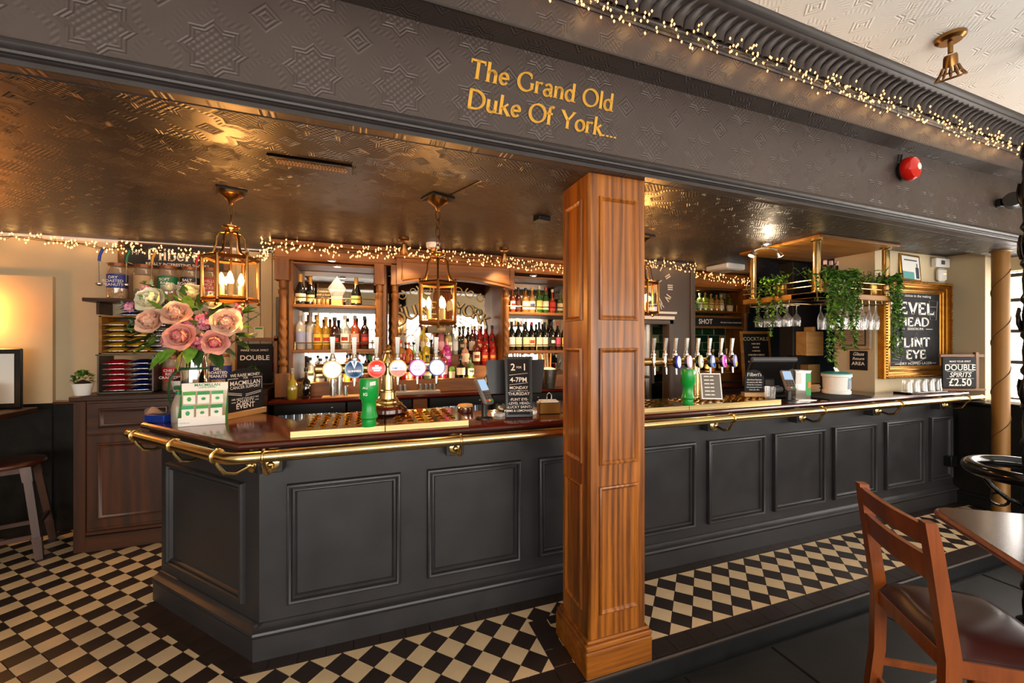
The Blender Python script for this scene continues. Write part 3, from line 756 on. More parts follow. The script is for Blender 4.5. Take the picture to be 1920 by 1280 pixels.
fs = [[i * n + k, i * n + (k + 1) % n, (i + 1) * n + (k + 1) % n, (i + 1) * n + k] for i in range(len(rings) - 1) for k in range(n)]
fs.append([k for k in range(n)][::-1]); fs.append([(len(rings) - 1) * n + k for k in range(n)])
tag(m.add(vs, fs).build('bar_worktop', None, 25), 'glossy mahogany bar top with rounded edge on the charcoal counter', 'worktop')

# brass arm rail
rail = thing('brass_rail', 'polished brass arm rail running along the front of the mahogany top', 'rail')
RZ, RY, RR = 1.055, 2.10, 0.0265
pc = Vector((-0.588, RY, RZ))
d = Vector((-0.669, 0.743, 0)) * 1.03          # parallel to the cut edge of the top
path = [pc + d, pc + d * 0.06 + Vector((0, 0, 0))]
for t in (0.3, 0.5, 0.7):
    path.append(pc + d * 0.06 * (1 - t) ** 2 + Vector((0.05, 0, 0)) * t * t)
path += [pc + Vector((0.06, 0, 0)), Vector((5.36, RY, RZ))]
MB().use(BRASS).tube(path, RR, 18).build('tube', rail)
MB().use(BRASS).ball((5.37, RY, RZ), 0.03, 14).build('end_knob', rail)
e = pc + d
MB().use(BRASS).ball((e.x, e.y, e.z), 0.029, 14).build('end_knob', rail)
bk = {}
def make_bracket(pos, ang):
    """local: x along the rail, y towards the counter"""
    if not bk:
        a = MB().use(BRASS).tube([(0.0 + (RR + 0.004) * cos(t * pi / 8), (RR + 0.004) * sin(t * pi / 8) * -1, 0) for t in range(16)], 0.007, 8, True)
        a2 = MB().use(BRASS)
        a2.tube([(0, (RR + 0.003) * cos(t * pi / 8), (RR + 0.003) * sin(t * pi / 8)) for t in range(16)], 0.0065, 8, True)
        a2.tube([(0, -0.004, -RR), (0, 0.004, -0.045), (0.004, 0.03, -0.085), (0.006, 0.075, -0.098), (0.004, 0.115, -0.088), (0.0, 0.15, -0.078)], [0.008, 0.009, 0.010, 0.009, 0.010, 0.011], 8)
        bk['arm'] = a2.mesh('bracket')
        b = MB().use(BRASS); b.xf = Matrix.Translation((0, 0.152, -0.078)) @ Matrix.Rotation(pi / 2, 4, 'X') @ Matrix.Scale(1.12, 4)
        b.lathe([(0.030, -0.004), (0.034, 0.0), (0.034, 0.005), (0.027, 0.010), (0.015, 0.012), (0.012, 0.02), (0.006, 0.024)], 18)
        bk['rose'] = b.mesh('rosette')
        bk['block'] = MB().use(GREYP).bbox(-0.05, 0.155, -0.122, 0.05, 0.26, -0.012, 0.004).mesh('block')
    r = link('bracket', bk['arm'], rail, pos, (0, 0, ang))
    link('rosette', bk['rose'], r); link('block', bk['block'], r)
for px in (494, 864, 1372, 1542, 1686, 1812):
    q = PY(px, 830, RY); make_bracket((q.x, RY, RZ), 0.0)
for t in (0.10, 0.50, 0.93):
    q = pc + d * t; make_bracket((q.x, q.y, RZ), math.atan2(-d.y, -d.x))

# =================================================================== DRIP TRAYS AND FONTS
LIP = mat('brass_lip', '#e6cc90', 0.28, 1.0)
TRAY = mat('brass_tray', '#e0c284', 0.11, 1.0, 0.5, 0, 0.15, 30)
HOLE = mat('tray_holes', '#d0a452', 0.12, 1.0)
def tray(label, x0, x1, yf, yb, z, splits):
    t = thing('drip_tray', label, 'drip tray', ((x0 + x1) / 2, (yf + yb) / 2, z))
    cx, cy = (x0 + x1) / 2, (yf + yb) / 2
    xs = [x0] + splits + [x1]
    for a, b in zip(xs, xs[1:]):
        m = MB().use(TRAY)
        a -= cx; b -= cx; f = yf - cy; k = yb - cy
        m.bbox(a + 0.001, f + 0.004, 0, b - 0.001, k, 0.030, 0.003)
        m.use(LIP).bbox(a + 0.001, f, 0, b - 0.001, f + 0.006, 0.032, 0.002)
        # embossed grid: slots and round dimples
        m.use(HOLE)
        nx = max(3, int((b - a) / 0.075)); ny = 5
        for i in range(nx):
            for j in range(ny):
                ox = a + 0.05 + (b - a - 0.1) * (i + 0.5) / nx; oy = f + 0.05 + (k - f - 0.09) * (j + 0.5) / ny
                m.tube([(ox + 0.015 * cos(q * pi / 3), oy + 0.015 * sin(q * pi / 3), 0.031) for q in range(6)], 0.0045, 4, True)
        m.build('tray_section', t)
    return t
tray('long brass drip tray under the six-lens font with a round brass column', -0.375, 0.53, 2.245, 2.735, TOP, [0.075])
tray('brass drip tray under the bar font beside the oak column', 1.36, 2.99, 2.245, 2.598, TOP, [2.10])

LENS = [  # (label, face colour, rim colour, lettering, ink, lower band)
 ('round tap lens, plain white with a pale gold rim', '#fffdf4', '#d8c27a', '', '#888888', None),
 ('blue round tap lens with a white harp collar and GUINNESS lettering', '#123a63', '#8fb7d8', 'GUINNESS', '#f4f0e6', None),
 ('red round tap lens with white lettering', '#d8281c', '#f08a70', '', '#ffffff', None),
 ('white round tap lens with blue AMSTEL lettering and orange base', '#fdfbf6', '#e8c890', 'AMSTEL', '#2a52a0', '#d8583a'),
 ('white round tap lens with purple rim and LEVEL HEAD IPA lettering', '#fbf6ff', '#b05ac8', 'LEVEL HEAD', '#6a4ac0', None),
 ('white round tap lens with blue rim and pink FLINT EYE lettering', '#fbfaff', '#4a64a8', 'FLINT EYE', '#d070a0', None),
]
LENSR = [
 ('white tap lens with deep blue rim on the font beside the oak column', '#fbfaff', '#3a3fb0', '', '#8890c0', None),
 ('pale turquoise tap lens with pink rim', '#cfe8ea', '#e0b0c8', '', '#b08ac0', None),
 ('cream tap lens with a small green leaf', '#f8f6e2', '#c8b880', '', '#2a6a4a', None),
 ('tap lens with orange and blue bands', '#dfe6ee', '#7088b0', '', '#e08a2a', '#2a58b0'),
 ('magenta tap lens with white lettering', '#d81fb8', '#f0a0e0', '', '#ffe0f8', None),
 ('lilac tap lens with a yellow base', '#c8c8ea', '#8890c8', '', '#ffffff', '#e8c83a'),
]
def lens_mat(c, e): return mat('lens' + c, c, 0.2, 0, 0.5, e)
def tap(parent, x, y, z, spec, r=0.052, lens=True, turn=0.0):
    """one tap: spout, handle and lit lens, facing -y; a part of its font"""
    t = MB().use(CHROME)
    t.cyl((x, y + 0.0, z + 0.045), (x, y, z - 0.005), 0.017, 12)
    t.tube([(x, y, z - 0.01), (x, y - 0.012, z - 0.04), (x, y - 0.014, z - 0.10)], [0.011, 0.009, 0.007], 10)
    t.lathe([(0.016, 0), (0.019, 0.012), (0.013, 0.03), (0.011, 0.045)], 12, (x, y, z + 0.045))
    tp = t.build('tap', parent)
    h = MB().use(STEEL); h.xf = Matrix.Translation((x, y, z + 0.085)) @ Matrix.Rotation(0.10, 4, 'X')
    h.add([(-0.009, -0.007, 0), (0.009, -0.007, 0), (0.009, 0.007, 0), (-0.009, 0.007, 0), (-0.014, -0.009, 0.105), (0.014, -0.009, 0.105), (0.014, 0.009, 0.105), (-0.014, 0.009, 0.105)],
          [[3, 2, 1, 0], [4, 5, 6, 7], [0, 1, 5, 4], [1, 2, 6, 5], [2, 3, 7, 6], [3, 0, 4, 7]])
    h.build('tap_handle', tp, 20)
    if not lens: return
    lab, face, rim, word, ink, band = spec
    ln = MB(); ln.xf = Matrix.Translation((x, y - 0.035, z - 0.0)) @ Matrix.Rotation(turn, 4, 'Z') @ Matrix.Rotation(pi / 2 - 0.06, 4, 'X')
    ln.use(BLACK).lathe([(r * 0.8, -0.03), (r * 0.95, -0.015), (r, -0.004)], 28)
    ln.use(lens_mat(rim, 0.25)).lathe([(r, -0.004), (r, 0.006), (r * 0.93, 0.010), (r * 0.86, 0.009)], 28, cap=False)
    ln.use(lens_mat(face, 0.55)).lathe([(r * 0.88, 0.006), (r * 0.86, 0.009), (r * 0.4, 0.012), (0.001, 0.0125)], 28)
    if band:
        k = 14; pts = [(r * 0.86 * cos(pi + pi * (0.08 + 0.84 * i / k)), r * 0.86 * sin(pi + pi * (0.08 + 0.84 * i / k)), 0.0132) for i in range(k + 1)]
        ln.use(lens_mat(band, 0.4)).add(pts, [list(range(k + 1))])
    if 'harp' in lab:
        ln.use(lens_mat('#f2efe6', 0.5)).add([(-0.018, r * 0.86, 0.0133), (0.018, r * 0.86, 0.0133), (0.0, 0.002, 0.0133)], [[0, 2, 1]])
        ln.use(lens_mat('#123a63', 0.5)).add([(-0.006, r * 0.86, 0.0136), (0.006, r * 0.86, 0.0136), (0.0, 0.014, 0.0136)], [[0, 2, 1]])
    if 'leaf' in lab:
        ln.use(lens_mat('#2a6a4a', 0.3)).add([(-0.016, -0.006, 0.0133), (-0.002, 0.004, 0.0133), (0.02, -0.004, 0.0133), (0.004, -0.012, 0.0133)], [[0, 3, 2, 1]])
    if 'with white lettering' in lab:      # small illegible lettering
        ln.use(lens_mat('#ffffff', 0.4))
        for (a, b, yy, hh) in ((-0.026, 0.026, 0.004, 0.007), (-0.018, 0.020, -0.010, 0.004), (-0.010, 0.010, 0.018, 0.004)):
            ln.add([(a, yy - hh, 0.0135), (b, yy - hh, 0.0135), (b, yy + hh, 0.0135), (a, yy + hh, 0.0135)], [[0, 1, 2, 3]])
    o = ln.build('tap_lens', tp, 30); o['label'] = lab
    if word:
        ws = word.split(' '); 
        for i, wd in enumerate(ws):
            s = min(0.022, r * 1.75 / max(3, len(wd)) * 1.35)
            yy = (len(ws) - 1) * 0.011 - i * 0.022 - (0.012 if 'harp' in lab else 0.0)
            me = text_mesh(wd, s, lens_mat(ink, 0.3), bold=0.02)
            q = link('tap_lettering', me, tp)
            q.matrix_local = Matrix.Translation((x, y - 0.035, z)) @ Matrix.Rotation(turn, 4, 'Z') @ Matrix.Rotation(pi / 2 - 0.06, 4, 'X') @ Matrix.Translation((0, yy, 0.0142))
f1 = thing('beer_font', 'polished brass T-bar beer font with six round lit lenses on a dark wood foot', 'beer font', (0.104, 2.62, TOP + 0.034))
ZB = 0.281
MB().use(MAHOG).lathe([(0.105, 0), (0.115, 0.01), (0.112, 0.03), (0.095, 0.045), (0.085, 0.05)], 32).build('wood_foot', f1)
MB().use(BRASS).lathe([(0.085, 0.05), (0.088, 0.058), (0.070, 0.068), (0.068, 0.078), (0.050, 0.092), (0.045, 0.13), (0.049, 0.135), (0.049, 0.142), (0.038, 0.147), (0.036, 0.29)], 28).build('column', f1)
MB().use(BRASS).lathe([(r_, z_ - 0.055) for r_, z_ in ((0.036, 0.335), (0.040, 0.355), (0.036, 0.375), (0.026, 0.40), (0.018, 0.42), (0.024, 0.43), (0.024, 0.44), (0.014, 0.452), (0.018, 0.462), (0.010, 0.475), (0.002, 0.48))], 20).build('finial', f1)
MB().use(BRASS).cyl((-0.40, 0, ZB), (0.32, 0, ZB), 0.030, 18).ball((-0.40, 0, ZB), 0.031, 14, (0.5, 1, 1)).ball((0.32, 0, ZB), 0.031, 14, (0.5, 1, 1)).build('cross_bar', f1)
xs = [PY(px, 688, 2.53).x - 0.104 for px in (623, 664, 706, 746, 783, 819)]
for x, sp in zip(xs, LENS): tap(f1, x, -0.055, ZB, sp, 0.053, turn=0.12)
ZB = 0.315
f2 = thing('beer_font', 'brass T-bar beer font with six lenses standing beside the oak column', 'beer font', (2.55, 2.66, TOP))
for xo in (-0.02,):
    MB().use(BRASS).lathe([(0.06, 0), (0.06, 0.02), (0.035, 0.03), (0.033, 0.31)], 24).build('column', f2)
MB().use(BRASS).cyl((-0.62, 0, ZB), (0.40, 0, ZB), 0.030, 18).ball((-0.62, 0, ZB), 0.031, 14, (0.5, 1, 1)).ball((0.40, 0, ZB), 0.031, 14, (0.5, 1, 1)).build('cross_bar', f2)
xs = [PY(px, 678, 2.58).x - 2.55 for px in (1270, 1291, 1312, 1334, 1356, 1376)]
for x, sp in zip(xs, LENSR): tap(f2, x, -0.055, ZB, sp, 0.053, turn=0.55)
for px in (1230, 1252): tap(f2, PY(px, 678, 2.60).x - 2.55, -0.03, ZB, None, lens=False)

# =================================================================== SMALL THINGS ON THE BAR TOP
def chalk_lines(parent, lines, y, loc=None):
    """lines: (text, size, x, z, bold, shear) lettering on a board facing -y"""
    for (s, sz, x, z, b, sh) in lines:
        lettering(s, sz, CHALKW, parent, (x, y, z), bold=b, shear=sh, name='chalk_lettering')
def rule(parent, x0, x1, z, y, th=0.0025, tilt=0.0):
    MB().use(CHALKW).add([(x0, y, z - th), (x1, y, z - th + tilt), (x1, y, z + th + tilt), (x0, y, z + th)], [[0, 1, 2, 3]]).build('chalk_rule', parent)

# 2 for 1 board, leaning back on its strut
p21 = PZ(975, 783, TOP)
b21 = thing('chalkboard', 'small leaning chalkboard lettered 2 FOR 1 beside the card reader', 'chalkboard', (p21.x, p21.y + 0.01, TOP), -0.20)
fr = Matrix.Rotation(-0.16, 4, 'X')
m = MB().use(BLACK); m.xf = fr
m.bbox(-0.088, 0, 0.0, 0.088, 0.014, 0.385, 0.004)
bd = m.build('board_frame', b21)
m = MB().use(CHALK); m.xf = fr; m.box(-0.070, -0.0012, 0.018, 0.070, 0.002, 0.368).build('board_face', b21)
MB().use(BLACK).bbox(-0.05, 0.055, 0.0, 0.05, 0.105, 0.012, 0.003).build('strut', b21)
g = link('writing', None, b21); 
def slant(o): o.matrix_basis = fr @ o.matrix_basis; return o
for (s, sz, z, b) in (('2', .075, .315, .012), ('4-7PM', .042, .235, .012), ('MONDAY', .027, .185, .006), ('TO', .012, .166, .006), ('THURSDAY', .027, .147, .006), ('-FLINT EYE-', .023, .112, .006), ('-LEVEL HEAD-', .023, .088, .006), ('-LUCKY SAINT-', .023, .065, .006), ('PIMMS & LEMONADE-', .020, .042, .006)):
    if s == '2':
        for q, dx, k in (('2', -.035, .062), ('FOR', 0.004, .018), ('1', .040, .062)):
            slant(lettering(q, k, CHALKW, b21, (dx, -0.0022, z), bold=.012, name='chalk_lettering'))
    else: slant(lettering(s, sz, CHALKW, b21, (0, -0.0022, z), bold=b, name='chalk_lettering'))
for z, t in ((.266, .012), (.205, .012), (.166, 0)):
    m = MB().use(CHALKW); m.xf = fr
    m.add([(-.06, -.0022, z - .001), (.06, -.0022, z - .001 + t), (.06, -.0022, z + .001 + t), (-.06, -.0022, z + .001)], [[0, 1, 2, 3]]).build('chalk_rule', b21)
bpy.data.objects.remove(g)

# card readers on black posts
def card_reader(label, px, py, rz):
    p = PZ(px, py, TOP)
    t = thing('card_reader', label, 'card reader', (p.x, p.y, TOP), rz, 'card readers on the bar top')
    MB().use(BLACK).lathe([(0.055, 0), (0.055, 0.006), (0.045, 0.012), (0.018, 0.014), (0.018, 0.10)], 20).build('stand', t)
    M4 = Matrix.Translation((0, -0.01, 0.175)) @ Matrix.Rotation(-0.55, 4, 'X')
    m = MB().use(mat('reader_grey', '#5a5654', 0.4)); m.xf = M4; m.bbox(-0.040, 0, -0.09, 0.040, 0.032, 0.09, 0.010).build('body', t)
    m = MB().use(glow('reader_screen', (0.55, 0.75, 1.0), 0.9)); m.xf = M4; m.box(-0.031, -0.0015, 0.0, 0.031, 0.001, 0.075).build('screen', t)
    kc = [mat('key_grey', '#3a332c', 0.5), mat('key_red', '#c02a1a', 0.5), mat('key_yellow', '#d8b42a', 0.5), mat('key_green', '#2a9a3a', 0.5)]
    for r in range(4):
        for c in range(3):
            m = MB().use(kc[0] if r < 3 else kc[1 + c]); m.xf = M4
            x = -0.022 + c * 0.022; z = -0.015 - r * 0.018
            m.bbox(x - 0.008, -0.003, z - 0.006, x + 0.008, 0.002, z + 0.006, 0.002).build('key', t)
    m = MB().use(BLACK).tube([(0, 0.02, 0.08), (0.05, 0.04, 0.13), (0.075, 0.04, 0.20), (0.05, 0.03, 0.26), (0.02, 0.02, 0.25)], 0.003, 6).build('cable', t)
    return t
card_reader('card reader with lit screen on a post beside the 2 FOR 1 chalkboard', 908, 784, 0.55)
card_reader('card reader with lit screen on a post beside the clear collection box', 1478, 752.5, -0.45)
# paper and tin behind the left reader
q = PZ(952, 776, TOP)
tag(MB().use(WHITE).bbox(-0.03, -0.03, 0, 0.03, 0.03, 0.02, 0.002).build('paper_pad', None, 38, (0.785, 2.462, TOP), (0, 0, 0.5)), 'white paper pad lying behind the 2 FOR 1 chalkboard', 'notepad')
q = PZ(851, 776, TOP)
t = thing('round_tin', 'squat steel tin with a cork top behind the brass tray', 'tin', (0.605, q.y + 0.04, TOP))
MB().use(CHROME).lathe([(0.052, 0), (0.055, 0.004), (0.055, 0.035), (0.050, 0.04)], 24).build('tin_body', t)
MB().use(CORK).lathe([(0.050, 0.04), (0.050, 0.052), (0.046, 0.055)], 24).build('cork_lid', t)

# green collection beakers standing upside down
def beaker(label, px, py, marks):
    p = PZ(px, py, TOP + 0.03)
    t = thing('green_beaker', label, 'beaker', (p.x, p.y, TOP + 0.034), 0.0, 'green beakers on the drip trays')
    MB().use(GREEN).lathe([(0.034, 0), (0.036, 0.004), (0.034, 0.035), (0.044, 0.048), (0.042, 0.058), (0.036, 0.075), (0.034, 0.12), (0.037, 0.135), (0.047, 0.148), (0.048, 0.245), (0.046, 0.250)], 28).build('beaker_body', t)
    for (s, sz, z, rx) in marks:
        o = lettering(s, sz, CHALKW, t, (-0.018, -0.0487, z), bold=0.02, name='beaker_print')
    MB().use(CHALKW).add([(0.004, -0.0487, 0.215), (0.032, -0.040, 0.218), (0.032, -0.040, 0.238), (0.004, -0.0487, 0.235)], [[0, 1, 2, 3]]).build('sticker', t)
    return t
beaker('green plastic beaker with white print beside the brass font column', 692, 800, (('ALL', .016, .205, 0), ('IG', .022, .172, 0)))
beaker('green plastic beaker on the tray beside the white framed menu', 1290, 759, ())

# white framed menu leaning on the right tray
q = PZ(1326, 749, TOP + 0.03)
t = thing('menu_holder', 'small white framed chalk menu leaning on the right drip tray', 'menu', (q.x, q.y - 0.05, TOP + 0.039), -0.45)
fr2 = Matrix.Rotation(-0.22, 4, 'X')
m = MB().use(WHITE); m.xf = fr2
m.bbox(-0.075, 0, 0, 0.075, 0.035, 0.20, 0.002).build('frame', t)
m = MB().use(mat('menu_face', '#6b6258', 0.3)); m.xf = fr2; m.box(-0.066, -0.001, 0.01, 0.066, 0.002, 0.19).build('menu_face', t)
for i in range(6):
    for (x0, x1) in ((-0.05, -0.012), (-0.006, 0.02)):
        m = MB().use(CHALKW); m.xf = fr2; z = 0.17 - i * 0.028
        m.box(x0, -0.002, z, x1, -0.001, z + 0.008).build('chalk_line', t)

# arched snack board, right part of the bar
q = PZ(1420, 752, TOP)
def arched_board(name, label, loc, rz, w, h, lines, base_col=PINEX):
    t = thing(name, label, 'chalkboard', loc, rz)
    MB().use(base_col).bbox(-w / 2 - 0.012, -0.025, 0, w / 2 + 0.012, 0.030, 0.035, 0.003).build('wood_foot', t)
    k = 12; r = w * 0.42
    pts = [(-w / 2, 0.03), (w / 2, 0.03), (w / 2, h - 0.05)] + [(w / 2 - 0.018, h - 0.045)] + [(r * cos(pi * i / k), h - 0.045 + 0.045 * sin(pi * i / k)) for i in range(k + 1)] + [(-w / 2 + 0.018, h - 0.045), (-w / 2, h - 0.05)]
    n = len(pts)
    vs = [(x, -0.004, z) for x, z in pts] + [(x, 0.004, z) for x, z in pts]
    MB().use(CHALK).add(vs, [list(range(n)), list(range(n, 2 * n))[::-1]] + [[i, n + i, n + (i + 1) % n, (i + 1) % n] for i in range(n)]).build('slate', t, 30)
    for (s, sz, z, b) in lines: lettering(s, sz, CHALKW, t, (0, -0.0055, z), bold=b, name='chalk_lettering')
    return t
ab = arched_board('snack_board', 'small arched chalkboard headed Filberts on a wood foot beside the till', (q.x, q.y + 0.03, TOP + 0.034), -0.35, 0.155, 0.215,
   [('-Salt Roast Peanuts-', .015, .135, .004), ('-Strawberry Bar Mix-', .015, .115, .004), ('-Chilli Rice Crackers-', .014, .095, .004), ('-Dry Roasted Peanuts-', .014, .075, .004), ('-Olive Bar Mix-', .014, .055, .004)])
wd = serif_width("Filbert's", 0.036)
serif_letters(ab, "Filbert's", 0.036, CHALKW, Matrix.Translation((-wd / 2, -0.0055, .165)) @ Matrix.Rotation(pi / 2, 4, 'X'), 'chalk_letter')

# charity leaflet dispenser on the cut corner of the bar
DGREEN = mat('leaflet_green', '#0c8a3c', 0.5)
pA = PZ(333, 801, TOP); pB = PZ(423, 794, TOP)
wv = Vector((pB.x - pA.x, pB.y - pA.y)); wl = wv.length
lf = thing('leaflet_dispenser', 'white card dispenser headed MACMILLAN holding six green badge cards', 'dispenser', (pA.x, pA.y, TOP), math.atan2(wv.y, wv.x))
CARD = mat('white_card', '#f1ebe2', 0.6)
m = MB().use(CARD).bbox(0, 0, 0, wl, 0.003, 0.05, 0.001).bbox(0, 0.085, 0, wl, 0.09, 0.235, 0.001).bbox(0, 0, 0, wl, 0.09, 0.004, 0.001)
m.build('tray', lf)
for x in (0, wl - 0.002):
    MB().use(DGREEN).add([(x, 0.0, 0), (x, 0.088, 0), (x, 0.088, 0.20), (x, 0.0, 0.055), (x + 0.002, 0.0, 0), (x + 0.002, 0.088, 0), (x + 0.002, 0.088, 0.20), (x + 0.002, 0.0, 0.055)],
        [[0, 1, 2, 3], [7, 6, 5, 4], [0, 3, 7, 4], [3, 2, 6, 7], [2, 1, 5, 6]]).build('side_panel', lf)
lettering('MACMILLAN', 0.022, DGREEN, lf, (wl * 0.55, 0.0835, 0.222), bold=0.02, name='print')
lettering('CANCER SUPPORT', 0.010, DGREEN, lf, (wl * 0.55, 0.0835, 0.208), bold=0.02, name='print')
lettering('MACMILLAN', 0.008, DGREEN, lf, (0.03, -0.001, 0.02), name='print')
for r in range(2):
    for c in range(3):
        x = 0.042 + c * 0.066; z = 0.06 + r * 0.075; y = 0.012 + r * 0.035
        gcol = (mat('badge_green_a', '#2aa05a', 0.5), mat('badge_green_b', '#3a9a2a', 0.5), mat('badge_green_c', '#0c8a3c', 0.5))[(r + c) % 3]
        cd = MB().use(CARD).bbox(x - 0.028, y, z - 0.015, x + 0.028, y + 0.006, z + 0.055, 0.001).build('badge_card', lf)
        MB().use(gcol).box(x - 0.028, y - 0.0008, z + 0.035, x + 0.028, y + 0.001, z + 0.055).build('card_header', cd)
        kk = 6 + 2 * c
        MB().use(gcol).add([(x + 0.011 * cos(2 * pi * i / kk), y - 0.0008, z + 0.012 + 0.011 * sin(2 * pi * i / kk) * (1.6 if c == 0 else 1) * 0.8) for i in range(kk)], [list(range(kk))]).build('badge', cd)
# charity chalkboard behind it
pA = PZ(423, 786, TOP); pB = PZ(492, 772, TOP); wv = Vector((pB.x - pA.x, pB.y - pA.y)); wl = wv.length
cb = arched_board('charity_board', 'arched chalkboard about a charity event beside the flower vase', ((pA.x + pB.x) / 2, (pA.y + pB.y) / 2, TOP), math.atan2(wv.y, wv.x), wl, 0.305,
   [('WE RAISE MONEY', .027, .262, .004), ('FOR', .018, .243, .004), ('MACMILLAN', .040, .212, .010), ('CANCER SUPPORT', .026, .185, .006), ('ASK ABOUT OUR NEXT BIG', .016, .112, .002), ('CHARITY', .030, .093, .006), ('EVENT', .046, .064, .016)])
cb.children[1].scale = (1, 1, 1)
yb = -0.0056
for (x0, x1, z, t) in ((-wl * .46, -wl * .2, .243, 0), (wl * .2, wl * .46, .243, 0), (-wl * .46, -wl * .1, .160, -.018), (-wl * .46, -wl * .1, .150, -.018), (0, wl * .44, .138, .014), (0, wl * .44, .128, .014), (-.10, -.07, .093, 0), (.07, .10, .093, 0)): rule(cb, x0, x1, z, yb, .0015, t)
for x in (-wl * .46, wl * .46): MB().use(CHALKW).box(x - .001, yb - .0003, .165, x + .001, yb, .244).build('chalk_rule', cb)

# blue box with wipes on the corner of the bar
q = PZ(297, 790, TOP)
bx = thing('blue_box', 'blue cardboard box with torn open end on the bar corner', 'box', (-1.17, 2.975, TOP), -0.54)
BLUE = mat('blue_card', '#0c2f86', 0.4)
MB().use(BLUE).bbox(-0.075, -0.05, 0, 0.068, 0.05, 0.045, 0.003).build('carton', bx)
MB().use(WHITE).add([(-0.035 + 0.022 * cos(i * pi / 6), 0.01 + 0.03 * sin(i * pi / 6), 0.0458) for i in range(12)], [list(range(12))]).build('oval_print', bx)
MB().use(mat('foil_wrap', '#b08a78', 0.3, 0.5)).add([(-0.075, -0.05, 0.045), (-0.075, 0.05, 0.045), (-0.11, 0.04, 0.075), (-0.10, -0.03, 0.07), (-0.085, 0.0, 0.085)], [[0, 1, 4], [1, 2, 4], [2, 3, 4], [3, 0, 4]]).build('torn_flap', bx)
# spray bottle
q = PZ(332, 790, TOP)
sp = thing('spray_bottle', 'frosted spray bottle with a green trigger behind the leaflet dispenser', 'spray bottle', (-1.070, 2.915, TOP), 0.9)
MB().use(glassy('frosted_plastic', '#c9b8a4', 0.35, 0.3)).lathe([(0.036, 0), (0.038, 0.01), (0.038, 0.08), (0.030, 0.12), (0.018, 0.155), (0.014, 0.165)], 20).build('bottle', sp)
MB().use(mat('trigger_green', '#0f7a4a', 0.4)).lathe([(0.017, 0.163), (0.017, 0.185)], 14).bbox(-0.016, -0.05, 0.19, 0.016, 0.03, 0.215, 0.006).tube([(0, -0.035, 0.19), (0, -0.045, 0.165), (0, -0.04, 0.14)], 0.006, 8).build('trigger', sp)
MB().use(PINEX).lathe([(0.014, 0.186), (0.013, 0.2)], 12).build('collar', sp)

# right end of the bar: till, wipes tub, collection box, mat, tumblers
q = PZ(1480, 738, TOP)
tl = thing('till', 'black touch-screen till seen from behind, beside the arched snack board', 'till', (3.25, 2.56, TOP), -0.30)
MB().use(BLACK).bbox(-0.12, -0.08, 0, 0.12, 0.12, 0.03, 0.01).bbox(-0.05, -0.02, 0.02, 0.05, 0.05, 0.16, 0.012).build('till_base', tl)
m = MB().use(BLACK); m.xf = Matrix.Translation((0, 0, 0.22)) @ Matrix.Rotation(0.45, 4, 'X'); m.bbox(-0.19, -0.035, -0.13, 0.19, 0.012, 0.13, 0.012).build('monitor', tl)
m = MB().use(mat('till_grey', '#55565a', 0.35)); m.xf = Matrix.Translation((0, 0, 0.22)) @ Matrix.Rotation(0.45, 4, 'X'); m.cyl((-0.19, -0.02, 0.125), (0.19, -0.02, 0.125), 0.022, 14).build('monitor_edge', tl)
MB().use(mat('till_grey', '#55565a', 0.35)).cyl((-0.08, -0.05, 0.07), (0.08, -0.05, 0.07), 0.025, 14).build('hinge', tl)
# left till behind the 2 for 1 board
q = PY(960, 740, 2.66)
tl2 = thing('till', 'black touch-screen till standing behind the 2 FOR 1 chalkboard', 'till', (q.x + 0.0, 2.60, TOP), -0.12)
MB().use(BLACK).bbox(-0.10, -0.08, 0, 0.10, 0.10, 0.03, 0.01).bbox(-0.05, -0.02, 0.02, 0.05, 0.05, 0.16, 0.012).build('till_base', tl2)
m = MB().use(BLACK); m.xf = Matrix.Translation((0, 0, 0.225)) @ Matrix.Rotation(-0.10, 4, 'X')
m.add([(-0.205, -0.04, -0.10), (0.175, -0.04, -0.10), (0.205, -0.04, 0.125), (-0.195, -0.04, 0.125), (-0.205, 0.02, -0.10), (0.175, 0.02, -0.10), (0.205, 0.02, 0.125), (-0.195, 0.02, 0.125)],
      [[0, 1, 2, 3], [7, 6, 5, 4], [0, 4, 5, 1], [1, 5, 6, 2], [2, 6, 7, 3], [3, 7, 4, 0]]).build('monitor', tl2)
# clear collection box with green panel
q = PZ(1512, 756, TOP)
cbx = thing('collection_box', 'tall clear acrylic collection box with a green printed corner', 'collection box', (3.34, 2.35, TOP), -0.5)
ACR = glassy('acrylic', '#f4f2ee', 0.88, 0.05, 0.3)
MB().use(ACR).box(-0.055, -0.05, 0, 0.055, -0.047, 0.235).box(-0.055, 0.047, 0, 0.055, 0.05, 0.235).box(-0.055, -0.05, 0, -0.052, 0.05, 0.235).box(0.052, -0.05, 0, 0.055, 0.05, 0.235).box(-0.055, -0.05, 0, 0.055, 0.05, 0.006).build('box_walls', cbx)
MB().use(ACR).bbox(-0.062, -0.056, 0.235, 0.062, 0.056, 0.245, 0.003).build('box_lid', cbx)
MB().use(GREEN).box(0.018, -0.052, 0.04, 0.056, -0.0505, 0.22).build('green_panel', cbx)
MB().use(mat('orange_print', '#e08a2a', 0.5)).box(0.035, -0.0532, 0.10, 0.055, -0.052, 0.15).build('panel_print', cbx)
MB().use(CARD).box(-0.05, -0.052, 0.13, -0.012, -0.0505, 0.225).build('leaflet', cbx)
# stack of clear beakers beside
q = PZ(1444, 757, TOP)
gl = thing('glass_tumbler', 'ribbed clear tumbler standing between the snack board and the card reader', 'tumbler', (2.945, 2.305, TOP + 0.034))
MB().use(CLEAR).lathe([(0.034, 0), (0.036, 0.004), (0.040, 0.09), (0.038, 0.09), (0.033, 0.008)], 20).build('tumbler', gl)
